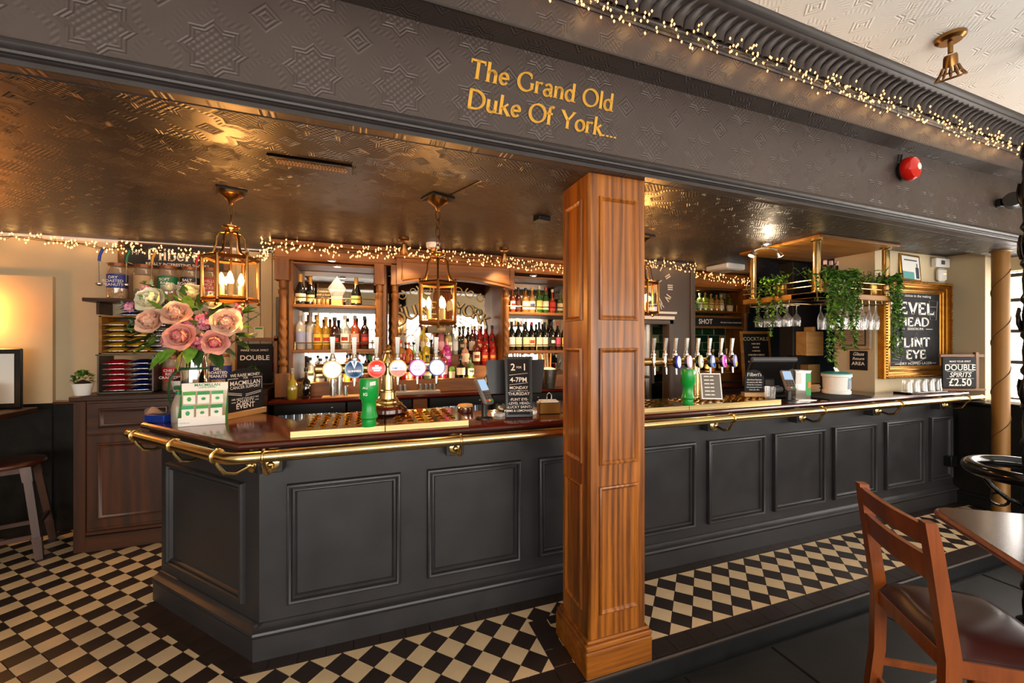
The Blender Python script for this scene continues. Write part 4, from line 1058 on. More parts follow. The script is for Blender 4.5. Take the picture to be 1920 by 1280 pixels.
# spoon rest
tag(MB().use(WHITE).tube([(0, 0, 0.012), (0.05, -0.01, 0.012), (0.10, -0.02, 0.012), (0.16, -0.03, 0.011)], [0.006, 0.011, 0.010, 0.004], 10).build('plastic_scoop', None, 38, (3.168, 2.242, TOP)), 'white plastic scoop lying in front of the collection box', 'scoop')
# rubber bar mat
MATB = mat('rubber_mat', '#17181a', 0.7, 0, 0.3, 0, 0.2, 60, 0.3, 120)
tag(MB().use(MATB).bbox(-0.27, -0.19, 0, 0.27, 0.18, 0.008, 0.003).build('bar_mat', None, 38, (3.79, 2.43, TOP)), 'black rubber bar mat lying under the white wipes tub', 'bar mat')
# wipes tub
wt = thing('wipes_tub', 'large white wipes tub with turquoise lid on the bar mat', 'tub', (3.96, 2.46, TOP + 0.0085), -0.3)
MB().use(WHITE).lathe([(0.098, 0), (0.105, 0.006), (0.105, 0.03), (0.098, 0.035), (0.102, 0.15), (0.112, 0.155), (0.112, 0.175), (0.106, 0.18)], 36).build('tub', wt)
MB().use(mat('turquoise', '#2a9a9a', 0.4)).lathe([(0.112, 0.178), (0.112, 0.186), (0.06, 0.198), (0.001, 0.20)], 36).build('lid', wt)
for (c, z0, z1) in (('#1f8fa8', .125, .145), ('#8a97b0', .05, .125)):
    k = 10; vs = []; fs = []
    for i in range(k + 1):
        a = -1.35 + 1.0 * i / k
        for z in (z0, z1): vs.append((0.1045 * cos(a), 0.1045 * sin(a), z))
    fs = [[2 * i, 2 * i + 2, 2 * i + 3, 2 * i + 1] for i in range(k)]
    MB().use(mat('tub_label' + c, c, 0.5)).add(vs, fs).build('tub_label', wt)
MB().use(CARD).add([(-0.01, 0, 0.20), (0.03, 0.0, 0.20), (0.005, 0.01, 0.24), (-0.025, 0.005, 0.235)], [[0, 1, 2, 3], [3, 2, 1, 0]]).build('wipe', wt)
# tray of upturned tumblers at the far end
q = PZ(1745, 741, TOP)
tag(MB().use(BLACKG).bbox(-0.28, -0.07, 0, 0.28, 0.07, 0.014, 0.004).build('rubber_tray', None, 38, (4.87, 2.30, TOP)), 'long black tray holding the upturned tumblers under the gilt frame', 'tray')
for i in range(5):
    t = thing('glass_tumbler', '%s upturned tumbler from the £2.50 sign on the black tray' % ORD[4 - i], 'tumbler', (4.66 + i * 0.115, 2.30, TOP + 0.0145), 0, 'upturned tumblers on the black tray')
    MB().use(CLEAR).lathe([(0.042, 0), (0.040, 0.0), (0.032, 0.10), (0.033, 0.108), (0.001, 0.112)], 20, cap=False).build('tumbler', t)
# stacked wooden trays behind the mat
for i in range(5):
    tag(MB().use(PINEX).bbox(-0.16, -0.052, 0, 0.16, 0.052, 0.014, 0.003).build('wooden_tray', None, 38, (3.84 + 0.01 * (i % 2), 2.678, TOP + i * 0.0148), (0, 0, 0.02 * (i % 3 - 1))), '%s wooden board from the top of the pile behind the wipes tub' % ORD[4 - i], 'board', 'wooden boards piled on the bar')

q = PZ(1034, 776, TOP)
cd_ = thing('cutlery_caddy', 'small wood and steel caddy with a wire handle left of the oak column', 'caddy', (q.x, q.y + 0.05, TOP), -0.2)
MB().use(BRASSD).bbox(-0.07, -0.05, 0, 0.07, 0.05, 0.075, 0.004).build('caddy_body', cd_)
MB().use(CHROME).tube([(-0.01, 0, 0.075), (-0.01, 0, 0.12), (0.005, 0, 0.135), (0.02, 0, 0.12), (0.02, 0, 0.075)], 0.004, 8).build('wire_handle', cd_)
MB().use(CARD).bbox(-0.06, -0.04, 0.07, 0.06, 0.04, 0.085, 0.002).build('napkins', cd_)

# =================================================================== BACK BAR
YB = 3.91; YM = 4.30
bb = thing('back_bar', 'oak back bar with turned posts, mirrored bays and an arched canopy', 'back bar')
XL, XA, XB, XR = -0.77, 0.03, 1.26, 2.44
MB().use(OAKX).bbox(XL - 0.03, YB - 0.03, 2.405, XR, YM, 2.447, 0.006).build('cornice', bb)
MB().use(OAKX).bbox(XL, YB - 0.005, 2.295, XA + 0.16, YB + 0.04, 2.405, 0.005).build('frieze', bb)
MB().use(OAKX).bbox(XA + 0.15, YB - 0.005, 2.30, XR, YB + 0.04, 2.405, 0.005).build('frieze', bb)
MB().use(OAKX).bbox(XL - 0.015, YB - 0.018, 2.28, 0.19, YB + 0.03, 2.30, 0.006).build('frieze_bead', bb)
MB().use(OAKX).bbox(1.40, YB - 0.018, 2.285, XR, YB + 0.03, 2.305, 0.006).build('frieze_bead', bb)
# turned posts: square cap, twisted shaft, square foot
def post(x, w, y=YB, zt=2.29, cap=0.19, foot=1.30, zb=1.10):
    p = MB().use(OAKZ).bbox(x - w / 2, y - 0.02, zt - cap, x + w / 2, y + 0.07, zt, 0.004).build('post_cap', bb)
    z0, z1 = foot, zt - cap
    m = MB().use(OAKZ); n = 14; vs = []; fs = []; K = 60
    for i in range(K + 1):
        t = i / K; z = z0 + (z1 - z0) * t
        if t < 0.07 or t > 0.93: r = 0.030
        elif t < 0.10 or t > 0.90: r = 0.022
        elif t < 0.14 or t > 0.86: r = 0.036
        elif t < 0.17 or 0.80 < t < 0.83: r = 0.024
        else: r = 0.030 - 0.004 * abs(t - 0.5)
        for k in range(n):
            a = 2 * pi * k / n
            rr = r + (0.005 * sin(3 * a + t * 60) if 0.17 < t < 0.62 else 0)
            vs.append((x + rr * cos(a), y + 0.025 + rr * sin(a), z))
    for i in range(K):
        for k in range(n): fs.append([i * n + k, i * n + (k + 1) % n, (i + 1) * n + (k + 1) % n, (i + 1) * n + k])
    m.add(vs, fs).build('post_shaft', p, 60)
    MB().use(OAKZ).bbox(x - w / 2, y - 0.02, zb, x + w / 2, y + 0.07, z0 + 0.002, 0.004).build('post_foot', p)
for x, w in ((XL + 0.06, 0.11), (XA + 0.05, 0.09), (XA + 0.19, 0.08), (XB + 0.06, 0.09), (XR - 0.3, 0.09)): post(x, w)
# uprights (deep side boards) between the bays
for x in (XL + 0.10, XA + 0.08, XB + 0.02, XR - 0.04):
    MB().use(OAKZ).bbox(x, YB + 0.05, 1.10, x + 0.035, YM, 2.41, 0.003).build('upright', bb)
# mirrors
for (x0, x1, z0, z1) in ((XL + 0.13, XA + 0.08, 1.22, 2.25), (XA + 0.14, XB + 0.02, 1.3, 2.28), (XB + 0.06, XR - 0.05, 1.20, 2.23)):
    MB().use(MIRROR).box(x0, YM - 0.004, z0, x1, YM + 0.002, z1).build('mirror', bb)
MB().use(DKWX).box(XL + 0.1, YM - 0.001, 1.0, XR, YM + 0.03, 2.44).build('back_board', bb)
MB().use(OAKX).bbox(XL + 0.1, YB + 0.04, 2.255, XA + 0.1, YM, 2.275, 0.003).build('bay_ceiling', bb)
MB().use(OAKX).bbox(XB + 0.05, YB + 0.04, 2.24, XR, YM, 2.26, 0.003).build('bay_ceiling', bb)
# shelves of the side bays with brass gallery rails
def shelf(x0, x1, z, rail_=True, depth=YM):
    s = MB().use(OAKX).bbox(x0, YB + 0.03, z - 0.03, x1, depth, z, 0.005).build('shelf', bb)
    if rail_:
        g = MB().use(BRASS).cyl((x0 + 0.02, YB + 0.05, z + 0.06), (x1 - 0.06, YB + 0.05, z + 0.06), 0.005, 8)
        for k in range(4): g.cyl((x0 + 0.02 + (x1 - x0 - 0.08) * k / 3, YB + 0.05, z), (x0 + 0.02 + (x1 - x0 - 0.08) * k / 3, YB + 0.05, z + 0.066), 0.005, 8)
        g.build('gallery_rail', s)
    return s
shelf(XL + 0.13, XA + 0.08, 1.905); shelf(XL + 0.13, XA + 0.08, 1.505)
shelf(XB + 0.06, XR - 0.05, 1.885); shelf(XB + 0.06, XR - 0.05, 1.480)
# stepped bottle display in the middle and low step in all bays
MB().use(OAKX).bbox(XL + 0.11, YB + 0.02, 1.09, XR - 0.05, YM, 1.215, 0.004).build('bottle_step', bb)
MB().use(OAKX).bbox(XA + 0.14, YB + 0.13, 1.21, XB + 0.02, YM, 1.33, 0.004).build('bottle_step', bb)
MB().use(OAKX).bbox(XA + 0.14, YB + 0.23, 1.32, XB + 0.02, YM, 1.44, 0.004).build('bottle_step', bb)
# arched canopy over the middle bay
k = 24; xa, xb = XA + 0.20, XB + 0.12; pts = []
for i in range(k + 1):
    t = i / k; x = xa + (xb - xa) * t
    s = abs(2 * t - 1)
    pts.append((x, 2.17 - 0.07 * (s ** 2 if s < 0.82 else 0.6724 + (s - 0.82) * 1.8)))
n = len(pts); vs = []; fs = []
for yy in (YB - 0.06, YB + 0.05):
    vs += [(x, yy, z) for x, z in pts] + [(x, yy, 2.36) for x, z in pts]
for i in range(n - 1):
    fs += [[i, i + 1, n + i + 1, n + i], [2 * n + i + 1, 2 * n + i, 3 * n + i, 3 * n + i + 1], [i + 1, i, 2 * n + i, 2 * n + i + 1]]
fs += [[0, n, 3 * n, 2 * n], [n - 1, 3 * n - 1, 4 * n - 1, 2 * n - 1]]
fs += [[n, 2 * n - 1, 4 * n - 1, 3 * n]]
MB().use(OAKX).add(vs, fs).build('canopy', bb, 25)
m = MB().use(OAKX).tube([(x, YB - 0.063, z + 0.035) for x, z in pts[1:-1]], 0.010, 8)
m.tube([(pts[1][0], YB - 0.063, pts[1][1] + 0.035), (pts[1][0], YB - 0.063, 2.32), (pts[-2][0], YB - 0.063, 2.32), (pts[-2][0], YB - 0.063, pts[-2][1] + 0.035)], 0.009, 8)
m.build('canopy_moulding', bb)
MB().use(OAKX).bbox(xa - 0.03, YB - 0.08, 2.345, xb + 0.03, YB + 0.03, 2.41, 0.006).build('canopy_cap', bb)
# gilded lettering on the middle mirror: an arc of DUKE and YORK with scrolls
GILT = mat('gilt_letter', '#d0ac62', 0.45, 0.2); GILTD = mat('gilt_shadow', '#150c05', 0.5)
def mirror_word(word, pts, size):
    for ch, (x, z, a) in zip(word, pts):
        for mt, dx, dy, ww in ((GILTD, 0.006, YM - 0.0062, 0.235), (GILT, 0.0, YM - 0.0078, 0.120)):
            m = MB().use(mt); adv = SERIF[ch][0] * size
            m.xf = Matrix.Translation((x + dx, dy, z - dx)) @ Matrix.Rotation(-a, 4, 'Y') @ Matrix.Rotation(pi / 2, 4, 'X') @ Matrix.Translation((-adv / 2, -size * 0.35, 0))
            serif_mb(m, ch, size, ww, 0.06); m.build('gilded_letter', bb, 0)
def mp(px, py): q = PY(px, py, YM - 0.01); return q.x, q.z
lw = []
for px, py, a in ((749, 597, 0.35), (770, 584, 0.28), (793, 578, 0.1), (812, 577, 0.0)): x, z = mp(px, py); lw.append((x, z, a))
mirror_word('DUKE', lw, 0.185)
lw = []
for px, py, a in ((861, 577, -0.12), (879, 582, -0.25), (895, 589, -0.38), (909, 600, -0.48)): x, z = mp(px, py); lw.append((x, z, a))
mirror_word('YORK', lw, 0.175)
def scroll(cx, cz, r, turns, dirn, a0):
    pts = []
    for i in range(int(22 * turns)):
        a = a0 + dirn * 2 * pi * i / 22; rr = r * (1 - 0.8 * i / (22 * turns))
        pts.append((cx + rr * cos(a), YM - 0.008, cz + rr * sin(a)))
    return pts
for s in (-1, 1):
    x0, z0 = mp(830, 548)
    m = MB().use(GILT)
    for (dx, dz, r, tn, a0) in ((0.16, 0.02, 0.07, 1.6, 2.6), (0.30, 0.0, 0.06, 1.4, 2.0), (0.42, -0.05, 0.05, 1.3, 1.5), (0.18, -0.52, 0.08, 1.5, 4.0), (0.32, -0.50, 0.07, 1.3, 4.5)):
        p = scroll(dx, dz, r, tn, 1, a0)
        m.tube([(x0 + s * q[0], q[1], z0 + q[2]) for q in p], [0.008 - 0.005 * i / len(p) for i in range(len(p))], 5)
    for k2 in range(4):
        m.tube([(x0 + s * (0.02 + t * (0.12 + 0.10 * k2)), YM - 0.008, z0 - 0.36 + 0.02 * k2 - 0.18 * t + 0.10 * sin(t * pi)) for t in [i / 8 for i in range(9)]], 0.0045, 5)
    m.build('gilded_scroll', bb)
# counter of the back bar, with black bottle fridges below
tag(MB().use(MAHOG).bbox(XL - 0.02, YB - 0.16, 1.055, XR, YB + 0.10, 1.0905, 0.014).build('back_counter', None, 38), 'dark polished counter of the oak back bar above the black fridges', 'worktop')
fcols = ['#7fae3a', '#c8862a', '#b03a2a', '#e0d8c0', '#5a9a5a', '#8ab8d0', '#d8b84a']
for k, (x0, x1) in enumerate(((-0.75, -0.20), (-0.19, 0.36), (0.37, 0.50), (0.52, 1.12), (1.13, 1.73), (1.74, 2.40))):
    if x1 - x0 < 0.2:
        tag(MB().use(OAKX).bbox(x0, YB - 0.13, 0.02, x1, YB + 0.3, 1.053, 0.004).build('fridge_filler', None), 'oak filler panel between two black bottle fridges', 'panel'); continue
    fg = thing('bottle_fridge', '%s black bottle fridge from the leafy plant end under the back counter' % ORD[k], 'fridge', (x0, YB - 0.12, 0.0), 0, 'black fridges under the back counter')
    w_ = x1 - x0
    MB().use(BLACK).bbox(0, 0.0, 0.965, w_, 0.40, 1.053, 0.004).bbox(0, 0.02, 0.02, 0.03, 0.40, 0.965, 0.003).bbox(w_ - 0.03, 0.02, 0.02, w_, 0.40, 0.965, 0.003).bbox(0, 0.02, 0.0, w_, 0.40, 0.12, 0.003).box(0, 0.36, 0.1, w_, 0.40, 0.97).build('fridge_body', fg)
    MB().use(CLEAR).box(0.03, 0.02, 0.12, w_ - 0.03, 0.024, 0.965).build('fridge_glass', fg)
    MB().use(CHROME).ball((w_ * 0.8, -0.004, 1.01), 0.012, 10).build('fridge_lock', fg)
    MB().use(STEEL).box(0.03, 0.03, 0.71, w_ - 0.03, 0.35, 0.72).build('fridge_shelf', fg)
    if k < 4: point_light('fridge_lamp', (x0 + w_ / 2, YB + 0.06, 0.93), 5.0, (0.9, 0.97, 1.0), 0.05)
    for i in range(8):
        c = random.choice(fcols)
        t = thing('beer_bottle', '%s small beer bottle in the %s fridge under the back counter' % (ORD[i], ORD[k]), 'bottle', (x0 + 0.068 + (w_ - 0.136) * i / 7, YB - 0.045, 0.721), 0, 'bottles in the fridges')
        MB().use(mat('fridge_bottle' + c, c, 0.25)).lathe([(0.028, 0), (0.030, 0.005), (0.030, 0.13), (0.014, 0.18), (0.013, 0.23), (0.014, 0.235)], 12).build('bottle_glass', t)

# downlights in the bays
for (px, py, z, p) in ((622, 489, 2.249, 36), (633, 500, 2.249, 36), (1000, 517, 2.234, 60)):     # the lit downlights in the bay ceilings
    q = PZ(px, py, z); x, y = q.x, min(q.y, YM - 0.05)
    spot_light('bay_downlight', (x, y, z - 0.01), (x, y + 0.02, 1.0), p, (1.0, 0.72, 0.42), 130, 0.02)
    t = MB().use(CHROME).lathe([(0.028, -0.006), (0.035, 0.0), (0.035, 0.004)], 16, (x, y, z + 0.003)).build('downlight', bb)
for x in (-0.5, -0.2, 0.35, 0.65, 0.95, 1.2, 1.6): point_light('step_strip_lamp', (x, YB + 0.035, 1.235), 1.1, (1.0, 0.68, 0.3), 0.012)

# =================================================================== BOTTLES
PROF = {
 'spirit': lambda h, r: [(r * .92, 0), (r, .006), (r, h * .58), (r * .80, h * .66), (r * .36, h * .74), (r * .34, h * .93)],
 'wine':   lambda h, r: [(r * .94, 0), (r, .006), (r, h * .60), (r * .70, h * .70), (r * .36, h * .78), (r * .34, h * .94)],
 'square': lambda h, r: [(r * .95, 0), (r, .006), (r, h * .64), (r * .72, h * .71), (r * .34, h * .75), (r * .32, h * .92)],
 'squat':  lambda h, r: [(r * .9, 0), (r, .008), (r * 1.05, h * .36), (r * .82, h * .56), (r * .30, h * .66), (r * .27, h * .92)],
 'champ':  lambda h, r: [(r * .95, 0), (r, .006), (r, h * .44), (r * .80, h * .56), (r * .42, h * .72), (r * .33, h * .80), (r * .36, h * .94)],
}
MESHC = {}
def bottle(kind, label, loc, h, r, glass, lab, cap, group, labcol=None, clear=0.25, name='spirit_bottle'):
    t = thing(name, label, 'bottle', loc, random.uniform(-0.2, 0.2), group)
    key = (kind, round(h, 3), round(r, 3), glass, clear); n = 4 if kind == 'square_' else 14
    gm = glassy('glass%s%.2f' % (glass, clear), glass, clear, 0.06, 0.35)
    if key not in MESHC: MESHC[key] = MB().use(gm).lathe(PROF[kind](h, r), n).mesh('bottle_glass', 50)
    link('bottle_glass', MESHC[key], t)
    ck = ('cap', kind, round(h, 3), round(r, 3), cap)
    if ck not in MESHC:
        rr = r * .40; z0 = h * (.74 if kind == 'champ' else .88)
        MESHC[ck] = MB().use(mat('cap' + cap, cap, 0.4)).lathe([(rr, z0), (rr * 1.03, z0 + .004), (rr, h * .995), (rr * .9, h)], 12).mesh('cap')
    link('cap', MESHC[ck], t)
    if lab:
        lk = ('lab', kind, round(h, 3), round(r, 3), lab, labcol)
        if lk not in MESHC:
            z0, z1 = (h * .14, h * .46) if kind != 'champ' else (h * .12, h * .36)
            m = MB(); vs = []; fs = []; k = 12; R = r * 1.015 if kind != 'squat' else r * 1.06
            m.use(mat('label' + lab, lab, 0.6))
            for i in range(k + 1):
                a = -pi / 2 - 1.25 + 2.5 * i / k
                for z in (z0, z1): vs.append((R * cos(a), R * sin(a), z))
            m.add(vs, [[2 * i, 2 * i + 2, 2 * i + 3, 2 * i + 1] for i in range(k)])
            if labcol:
                m.use(mat('label' + labcol, labcol, 0.6)); zz = (z0 + z1) / 2; vs = []
                for i in range(9):
                    a = -pi / 2 - 0.7 + 1.4 * i / 8
                    for z in (zz - h * .05, zz + h * .06): vs.append((R * 1.012 * cos(a), R * 1.012 * sin(a), z))
                m.add(vs, [[2 * i, 2 * i + 2, 2 * i + 3, 2 * i + 1] for i in range(8)])
            MESHC[lk] = m.mesh('paper_label', 60)
        link('paper_label', MESHC[lk], t)
    return t
def settle(its, lim, obst=()):
    """moves bottles apart on their shelf: its = [x, y, r]; lim = (x0, x1, y0, y1); obst = fixed (x, y, r)"""
    for rep in range(6):
        for it in range(160):
            bad = False
            for i in range(len(its)):
                for j in range(i + 1, len(its) + len(obst)):
                    o = its[j] if j < len(its) else list(obst[j - len(its)])
                    dx = its[i][0] - o[0]; dy = its[i][1] - o[1]; need = its[i][2] + o[2] + 0.003; dd = sqrt(dx * dx + dy * dy)
                    if dd < need - 1e-4:
                        bad = True
                        if abs(dy) < 0.004: dy = 0.004 * (1 if (i % 2) else -1)
                        dd = max(1e-4, sqrt(dx * dx + dy * dy)); k_ = (need - dd) / dd * (0.5 if j < len(its) else 1.0)
                        its[i][0] += dx * k_; its[i][1] += dy * k_ * 1.3
                        if j < len(its): o[0] -= dx * k_; o[1] -= dy * k_ * 1.3
            for t_ in its:
                t_[0] = min(max(t_[0], lim[0] + t_[2]), lim[1] - t_[2]); ya, yb_ = lim[2] + t_[2], lim[3] - t_[2]
                t_[1] = min(max(t_[1], ya), yb_) if ya < yb_ else (ya + yb_) / 2
            if not bad: return 1.0
        for t_ in its: t_[2] *= 0.955
    return 1.0
def row(spec, z, y, place, group, name='spirit_bottle', lim=None, obst=()):
    """spec: (px, kind, h, r, glass word, glass, label word, label, cap, mark, clear)"""
    its = [[PY(sp_[0], 600, y).x, y, sp_[3] * (1.075 if sp_[1] == 'squat' else 1.03)] for sp_ in spec]
    if lim: settle(its, lim, obst)
    for i, (px, kind, h, r, gw, g, lw_, lb, cp_, mk, clr) in enumerate(spec):
        x_, y_, rr = its[i]; r = rr / (1.075 if kind == 'squat' else 1.03)
        lab = '%s bottle%s, %s' % (gw, (' with %s label' % lw_) if lb else '', place % ORD[i])
        bottle(kind, lab, (x_, y_, z + 0.0005), h, r, g, lb, cp_, group, mk, clr, name)
GL = 'bottles on the oak back bar'
# left bay, middle shelf
row([(556, 'spirit', .345, .042, 'tall frosted clear', '#e6e2d8', 'blue', '#8a93b8', '#b8b4ac', None, .55),
     (576, 'spirit', .34, .042, 'tall clear', '#e8e4da', 'pale blue', '#b0b4c8', '#6a6a74', None, .55),
     (597, 'spirit', .30, .038, 'golden rum', '#d8a02a', 'yellow', '#e0b83a', '#d8a83a', '#a82a1a', .45),
     (610, 'spirit', .30, .038, 'pale gold', '#d0a040', 'gold', '#d8b04a', '#c89a3a', '#a82a1a', .5),
     (624, 'spirit', .295, .043, 'dark brown rum', '#3a1606', 'black', '#1a1210', '#14100e', '#c03a2a', .15),
     (645, 'spirit', .315, .041, 'clear white rum', '#e4e6da', 'white', '#f0ece2', '#d8d4cc', '#a82a1a', .6),
     (662, 'spirit', .315, .041, 'amber rum', '#c0562a', 'pink', '#d8a08a', '#8a8078', '#8a2a1a', .35),
     (683, 'spirit', .31, .039, 'red-necked black', '#2a0f0c', 'dark red', '#6a1a14', '#1a1614', '#c03a2a', .15)],
    1.505, 4.06, '%s along the left middle shelf', GL, 'spirit_bottle', (XL + .137, XA + .078, 3.972, YM - .008))
# left bay, top shelf
row([(571, 'champ', .275, .043, 'dark champagne', '#0f120c', 'cream', '#e8d8b0', '#c8962a', None, .05),
     (586, 'champ', .26, .038, 'small dark champagne', '#0f120c', 'buff', '#d8c080', '#c8962a', None, .05),
     (668, 'champ', .275, .043, 'gold-foiled champagne', '#0f120c', 'gold', '#d8b45a', '#c8962a', None, .05)],
    1.905, 4.08, '%s along the left top shelf', GL, 'champagne_bottle', (XL + .137, XA + .078, 3.972, YM - .008), [(PY(px_, 560, 4.03).x, 4.03, .021) for px_ in (590, 598, 606, 614)] + [(PY(632, 560, 4.06).x, 4.06, .066), (PY(606, 545, 4.10).x - .03, 4.105, .035)])
# left bay, low step
row([(548, 'squat', .26, .040, 'skull-shaped yellow', '#c8b83a', '', None, '#8a8a80', None, .5)], 1.0905, 3.83, '%s on the dark back counter', GL)
row([(574, 'squat', .26, .039, 'skull-shaped black', '#0c0a0a', '', None, '#141210', None, .02)], 1.0905, 3.85, 'beside the yellow skull bottle%.0s', GL)
row([(583, 'square', .22, .034, 'short clear', '#d8d4cc', 'cream', '#d8c8a8', '#1a1816', '#2a241e', .5),
     (600, 'square', .21, .042, 'squat clear', '#d0ccc4', 'black', '#2a2622', '#14120f', '#e0d8c8', .5),
     (618, 'square', .20, .030, 'tiny clear', '#d8d0c0', '', None, '#8a8a84', None, .6),
     (651, 'square', .24, .034, 'orange-labelled', '#d89a2a', 'orange', '#e0982a', '#1a1612', '#5a2a12', .3),
     (667, 'square', .245, .036, 'pink gin', '#e0907a', 'pink', '#d88a7a', '#c8c0b8', '#4a5a78', .4),
     (688, 'square', .23, .034, 'brown cream liqueur', '#4a1c10', 'maroon', '#5a241a', '#1a1614', '#c8a05a', .1)],
    1.215, 4.02, '%s along the left low step', GL, 'spirit_bottle', (XL + .137, XA + .078, 3.935, YM - .008))
# middle bay, three tiers
row([(745, 'square', .25, .036, 'red liqueur', '#b81a1a', 'red', '#c0281c', '#b81a1a', '#f0e0c0', .3),
     (757, 'square', .24, .036, 'rose liqueur', '#d0645a', 'coral', '#d87a62', '#c04a3a', None, .4),
     (771, 'square', .25, .036, 'bright red', '#b01a14', 'scarlet', '#c8301c', '#d8a02a', None, .3),
     (790, 'squat', .23, .042, 'pale green', '#a8c89a', 'white', '#e8e4d0', '#1a1a18', '#d8a83a', .55),
     (811, 'spirit', .30, .036, 'slim black', '#140f0c', 'beige', '#d8c4a0', '#0f0d0c', None, .05),
     (825, 'square', .28, .038, 'raspberry red', '#a81048', 'pink', '#e0b0b8', '#c01a6a', None, .3),
     (860, 'squat', .22, .044, 'apothecary black', '#0c0b0c', 'diamond cream', '#e8d8b8', '#14100f', None, .02),
     (882, 'square', .20, .036, 'herb green', '#6a8a3a', 'white', '#efe9dc', '#3a5a2a', '#2a4a2a', .3)],
    1.215, 4.00, '%s from the twin posts, lowest step', GL, 'spirit_bottle', (.266, XB + .018, 3.932, 4.038), [(PY(847, 700, 4.0).x, 3.985, .037)])
row([(752, 'square', .26, .040, 'flat amber', '#d89a4a', 'cream', '#e8c890', '#c0281c', '#c02a1a', .4),
     (768, 'square', .24, .036, 'orange', '#e07a2a', 'orange', '#e08a3a', '#c86a2a', None, .4),
     (785, 'squat', .24, .040, 'mint green', '#b8d0a0', 'lime', '#c8d84a', '#1a1612', None, .5),
     (796, 'square', .27, .038, 'lemon yellow', '#e8c81a', 'yellow', '#f0d83a', '#c8a05a', None, .4),
     (819, 'squat', .27, .042, 'round brown', '#3a1c0e', 'brown', '#5a3018', '#1a1410', '#c8a05a', .1),
     (838, 'square', .28, .040, 'magenta', '#c81a8a', 'magenta', '#d0289a', '#d8b05a', '#f0d0e8', .3),
     (872, 'squat', .27, .042, 'peach', '#e0a88a', 'peach', '#f0d0b0', '#d8b080', None, .45),
     (893, 'spirit', .30, .040, 'dark red whisky', '#5a140c', 'cream', '#e8d8b8', '#1a1210', '#8a2a1a', .1),
     (909, 'square', .29, .038, 'red whisky', '#b81a10', 'red', '#c02414', '#2a1a14', '#d8b04a', .25),
     (924, 'square', .29, .038, 'scarlet whisky', '#b81a10', 'crimson', '#b01e14', '#2a1a14', '#d8b04a', .25)],
    1.33, 4.10, '%s from the twin posts, second step', GL, 'spirit_bottle', (XA + .15, XB + .018, 4.042, 4.138))
row([(795, 'spirit', .30, .036, 'pale yellow', '#e0c85a', 'cream', '#e8dcb0', '#c89a5a', None, .5),
     (827, 'square', .30, .036, 'rose gin', '#e08a9a', 'pink', '#e8a8b0', '#e0a0b0', None, .45),
     (843, 'square', .28, .038, 'pale gold gin', '#d8c88a', 'white', '#f0ead8', '#d8b05a', '#8a8a7a', .5),
     (854, 'square', .30, .030, 'slim clear', '#e0e0dc', 'silver', '#c8ccd0', '#b0b4b8', None, .6),
     (866, 'squat', .30, .046, 'black rum', '#12100e', 'charcoal', '#2a2622', '#14100e', '#b8a888', .05),
     (887, 'spirit', .30, .038, 'dark red vermouth', '#4a0e10', 'cream', '#e0d0b0', '#e8d8b0', None, .15),
     (902, 'spirit', .31, .034, 'white-capped red', '#b01a14', 'red', '#c8281c', '#f0ece4', '#e8d8b0', .3),
     (914, 'spirit', .31, .034, 'white-necked scarlet', '#b81a14', 'red', '#c8281c', '#e8e0d4', '#e8d8b0', .3),
     (925, 'spirit', .31, .034, 'black-capped red', '#a81812', 'red', '#b8241a', '#1a1614', '#e8d8b0', .3)],
    1.44, 4.20, '%s from the twin posts, top step', GL, 'spirit_bottle', (XA + .15, XB + .018, 4.142, YM - .012))
# right bay: spirits above, wine below
row([(965, 'spirit', .27, .034, 'amber', '#a84a1a', 'white', '#e8e0d0', '#5a1a12', '#b02a1a', .3),
     (974, 'spirit', .27, .034, 'dark amber', '#5a1e0c', 'brown', '#4a2414', '#1a1412', None, .15),
     (983, 'spirit', .27, .040, 'golden whisky', '#c8863a', 'cream', '#ecdcb8', '#14110f', None, .4),
     (996, 'spirit', .28, .038, 'pale whisky', '#d8b06a', 'blue marked', '#e4dccc', '#d8a83a', '#2a3a78', .5),
     (1010, 'spirit', .30, .038, 'green whisky', '#2a7a1a', 'gold', '#e0c068', '#e8d4a0', None, .3),
     (1022, 'spirit', .29, .036, 'emerald', '#1f6a1e', 'cream', '#efe4c4', '#b0241c', None, .3),
     (1034, 'squat', .27, .038, 'red whisky', '#a83a1a', 'red', '#b82a1c', '#d8c8a8', None, .35),
     (1050, 'spirit', .25, .036, 'olive', '#5a6a2a', 'cream', '#d8cca0', '#2a3018', None, .3)],
    1.885, 4.08, '%s from the twisted post, upper shelf', GL, 'spirit_bottle', (XB + .062, XR - .05, 3.972, YM - .008))
row([(964, 'wine', .31, .038, 'black wine', '#0a0d08', 'white', '#efe9dc', '#15130f', None, .03),
     (974, 'wine', .31, .038, 'dark wine', '#0d120a', 'cream', '#ead9b0', '#1a1813', None, .03),
     (985, 'wine', .31, .038, 'dark green wine', '#101a0c', 'buff', '#ead8a8', '#1a1813', None, .05),
     (998, 'wine', .31, .038, 'red-capped wine', '#151208', 'cream', '#eedfb8', '#b8241c', '#c03a2a', .05),
     (1011, 'wine', .31, .038, 'tall green wine', '#111b0d', 'pale yellow', '#f2e8c0', '#15170f', None, .05),
     (1021, 'wine', .31, .038, 'plain dark wine', '#0f150c', 'ivory', '#f0e6c4', '#15170f', None, .05),
     (1035, 'wine', .31, .038, 'black-labelled wine', '#0c0f09', 'black', '#15130f', '#1a1813', '#e8e4dc', .03),
     (1043, 'wine', .31, .036, 'red-topped wine', '#100c0a', 'pink', '#c84a6a', '#c0281f', None, .05),
     (1054, 'wine', .30, .036, 'last dark wine', '#0e120a', 'yellow', '#e8d060', '#15130f', None, .05)],
    1.480, 4.08, '%s from the twisted post, lower shelf', GL, 'wine_bottle', (XB + .062, XR - .05, 3.972, YM - .008))
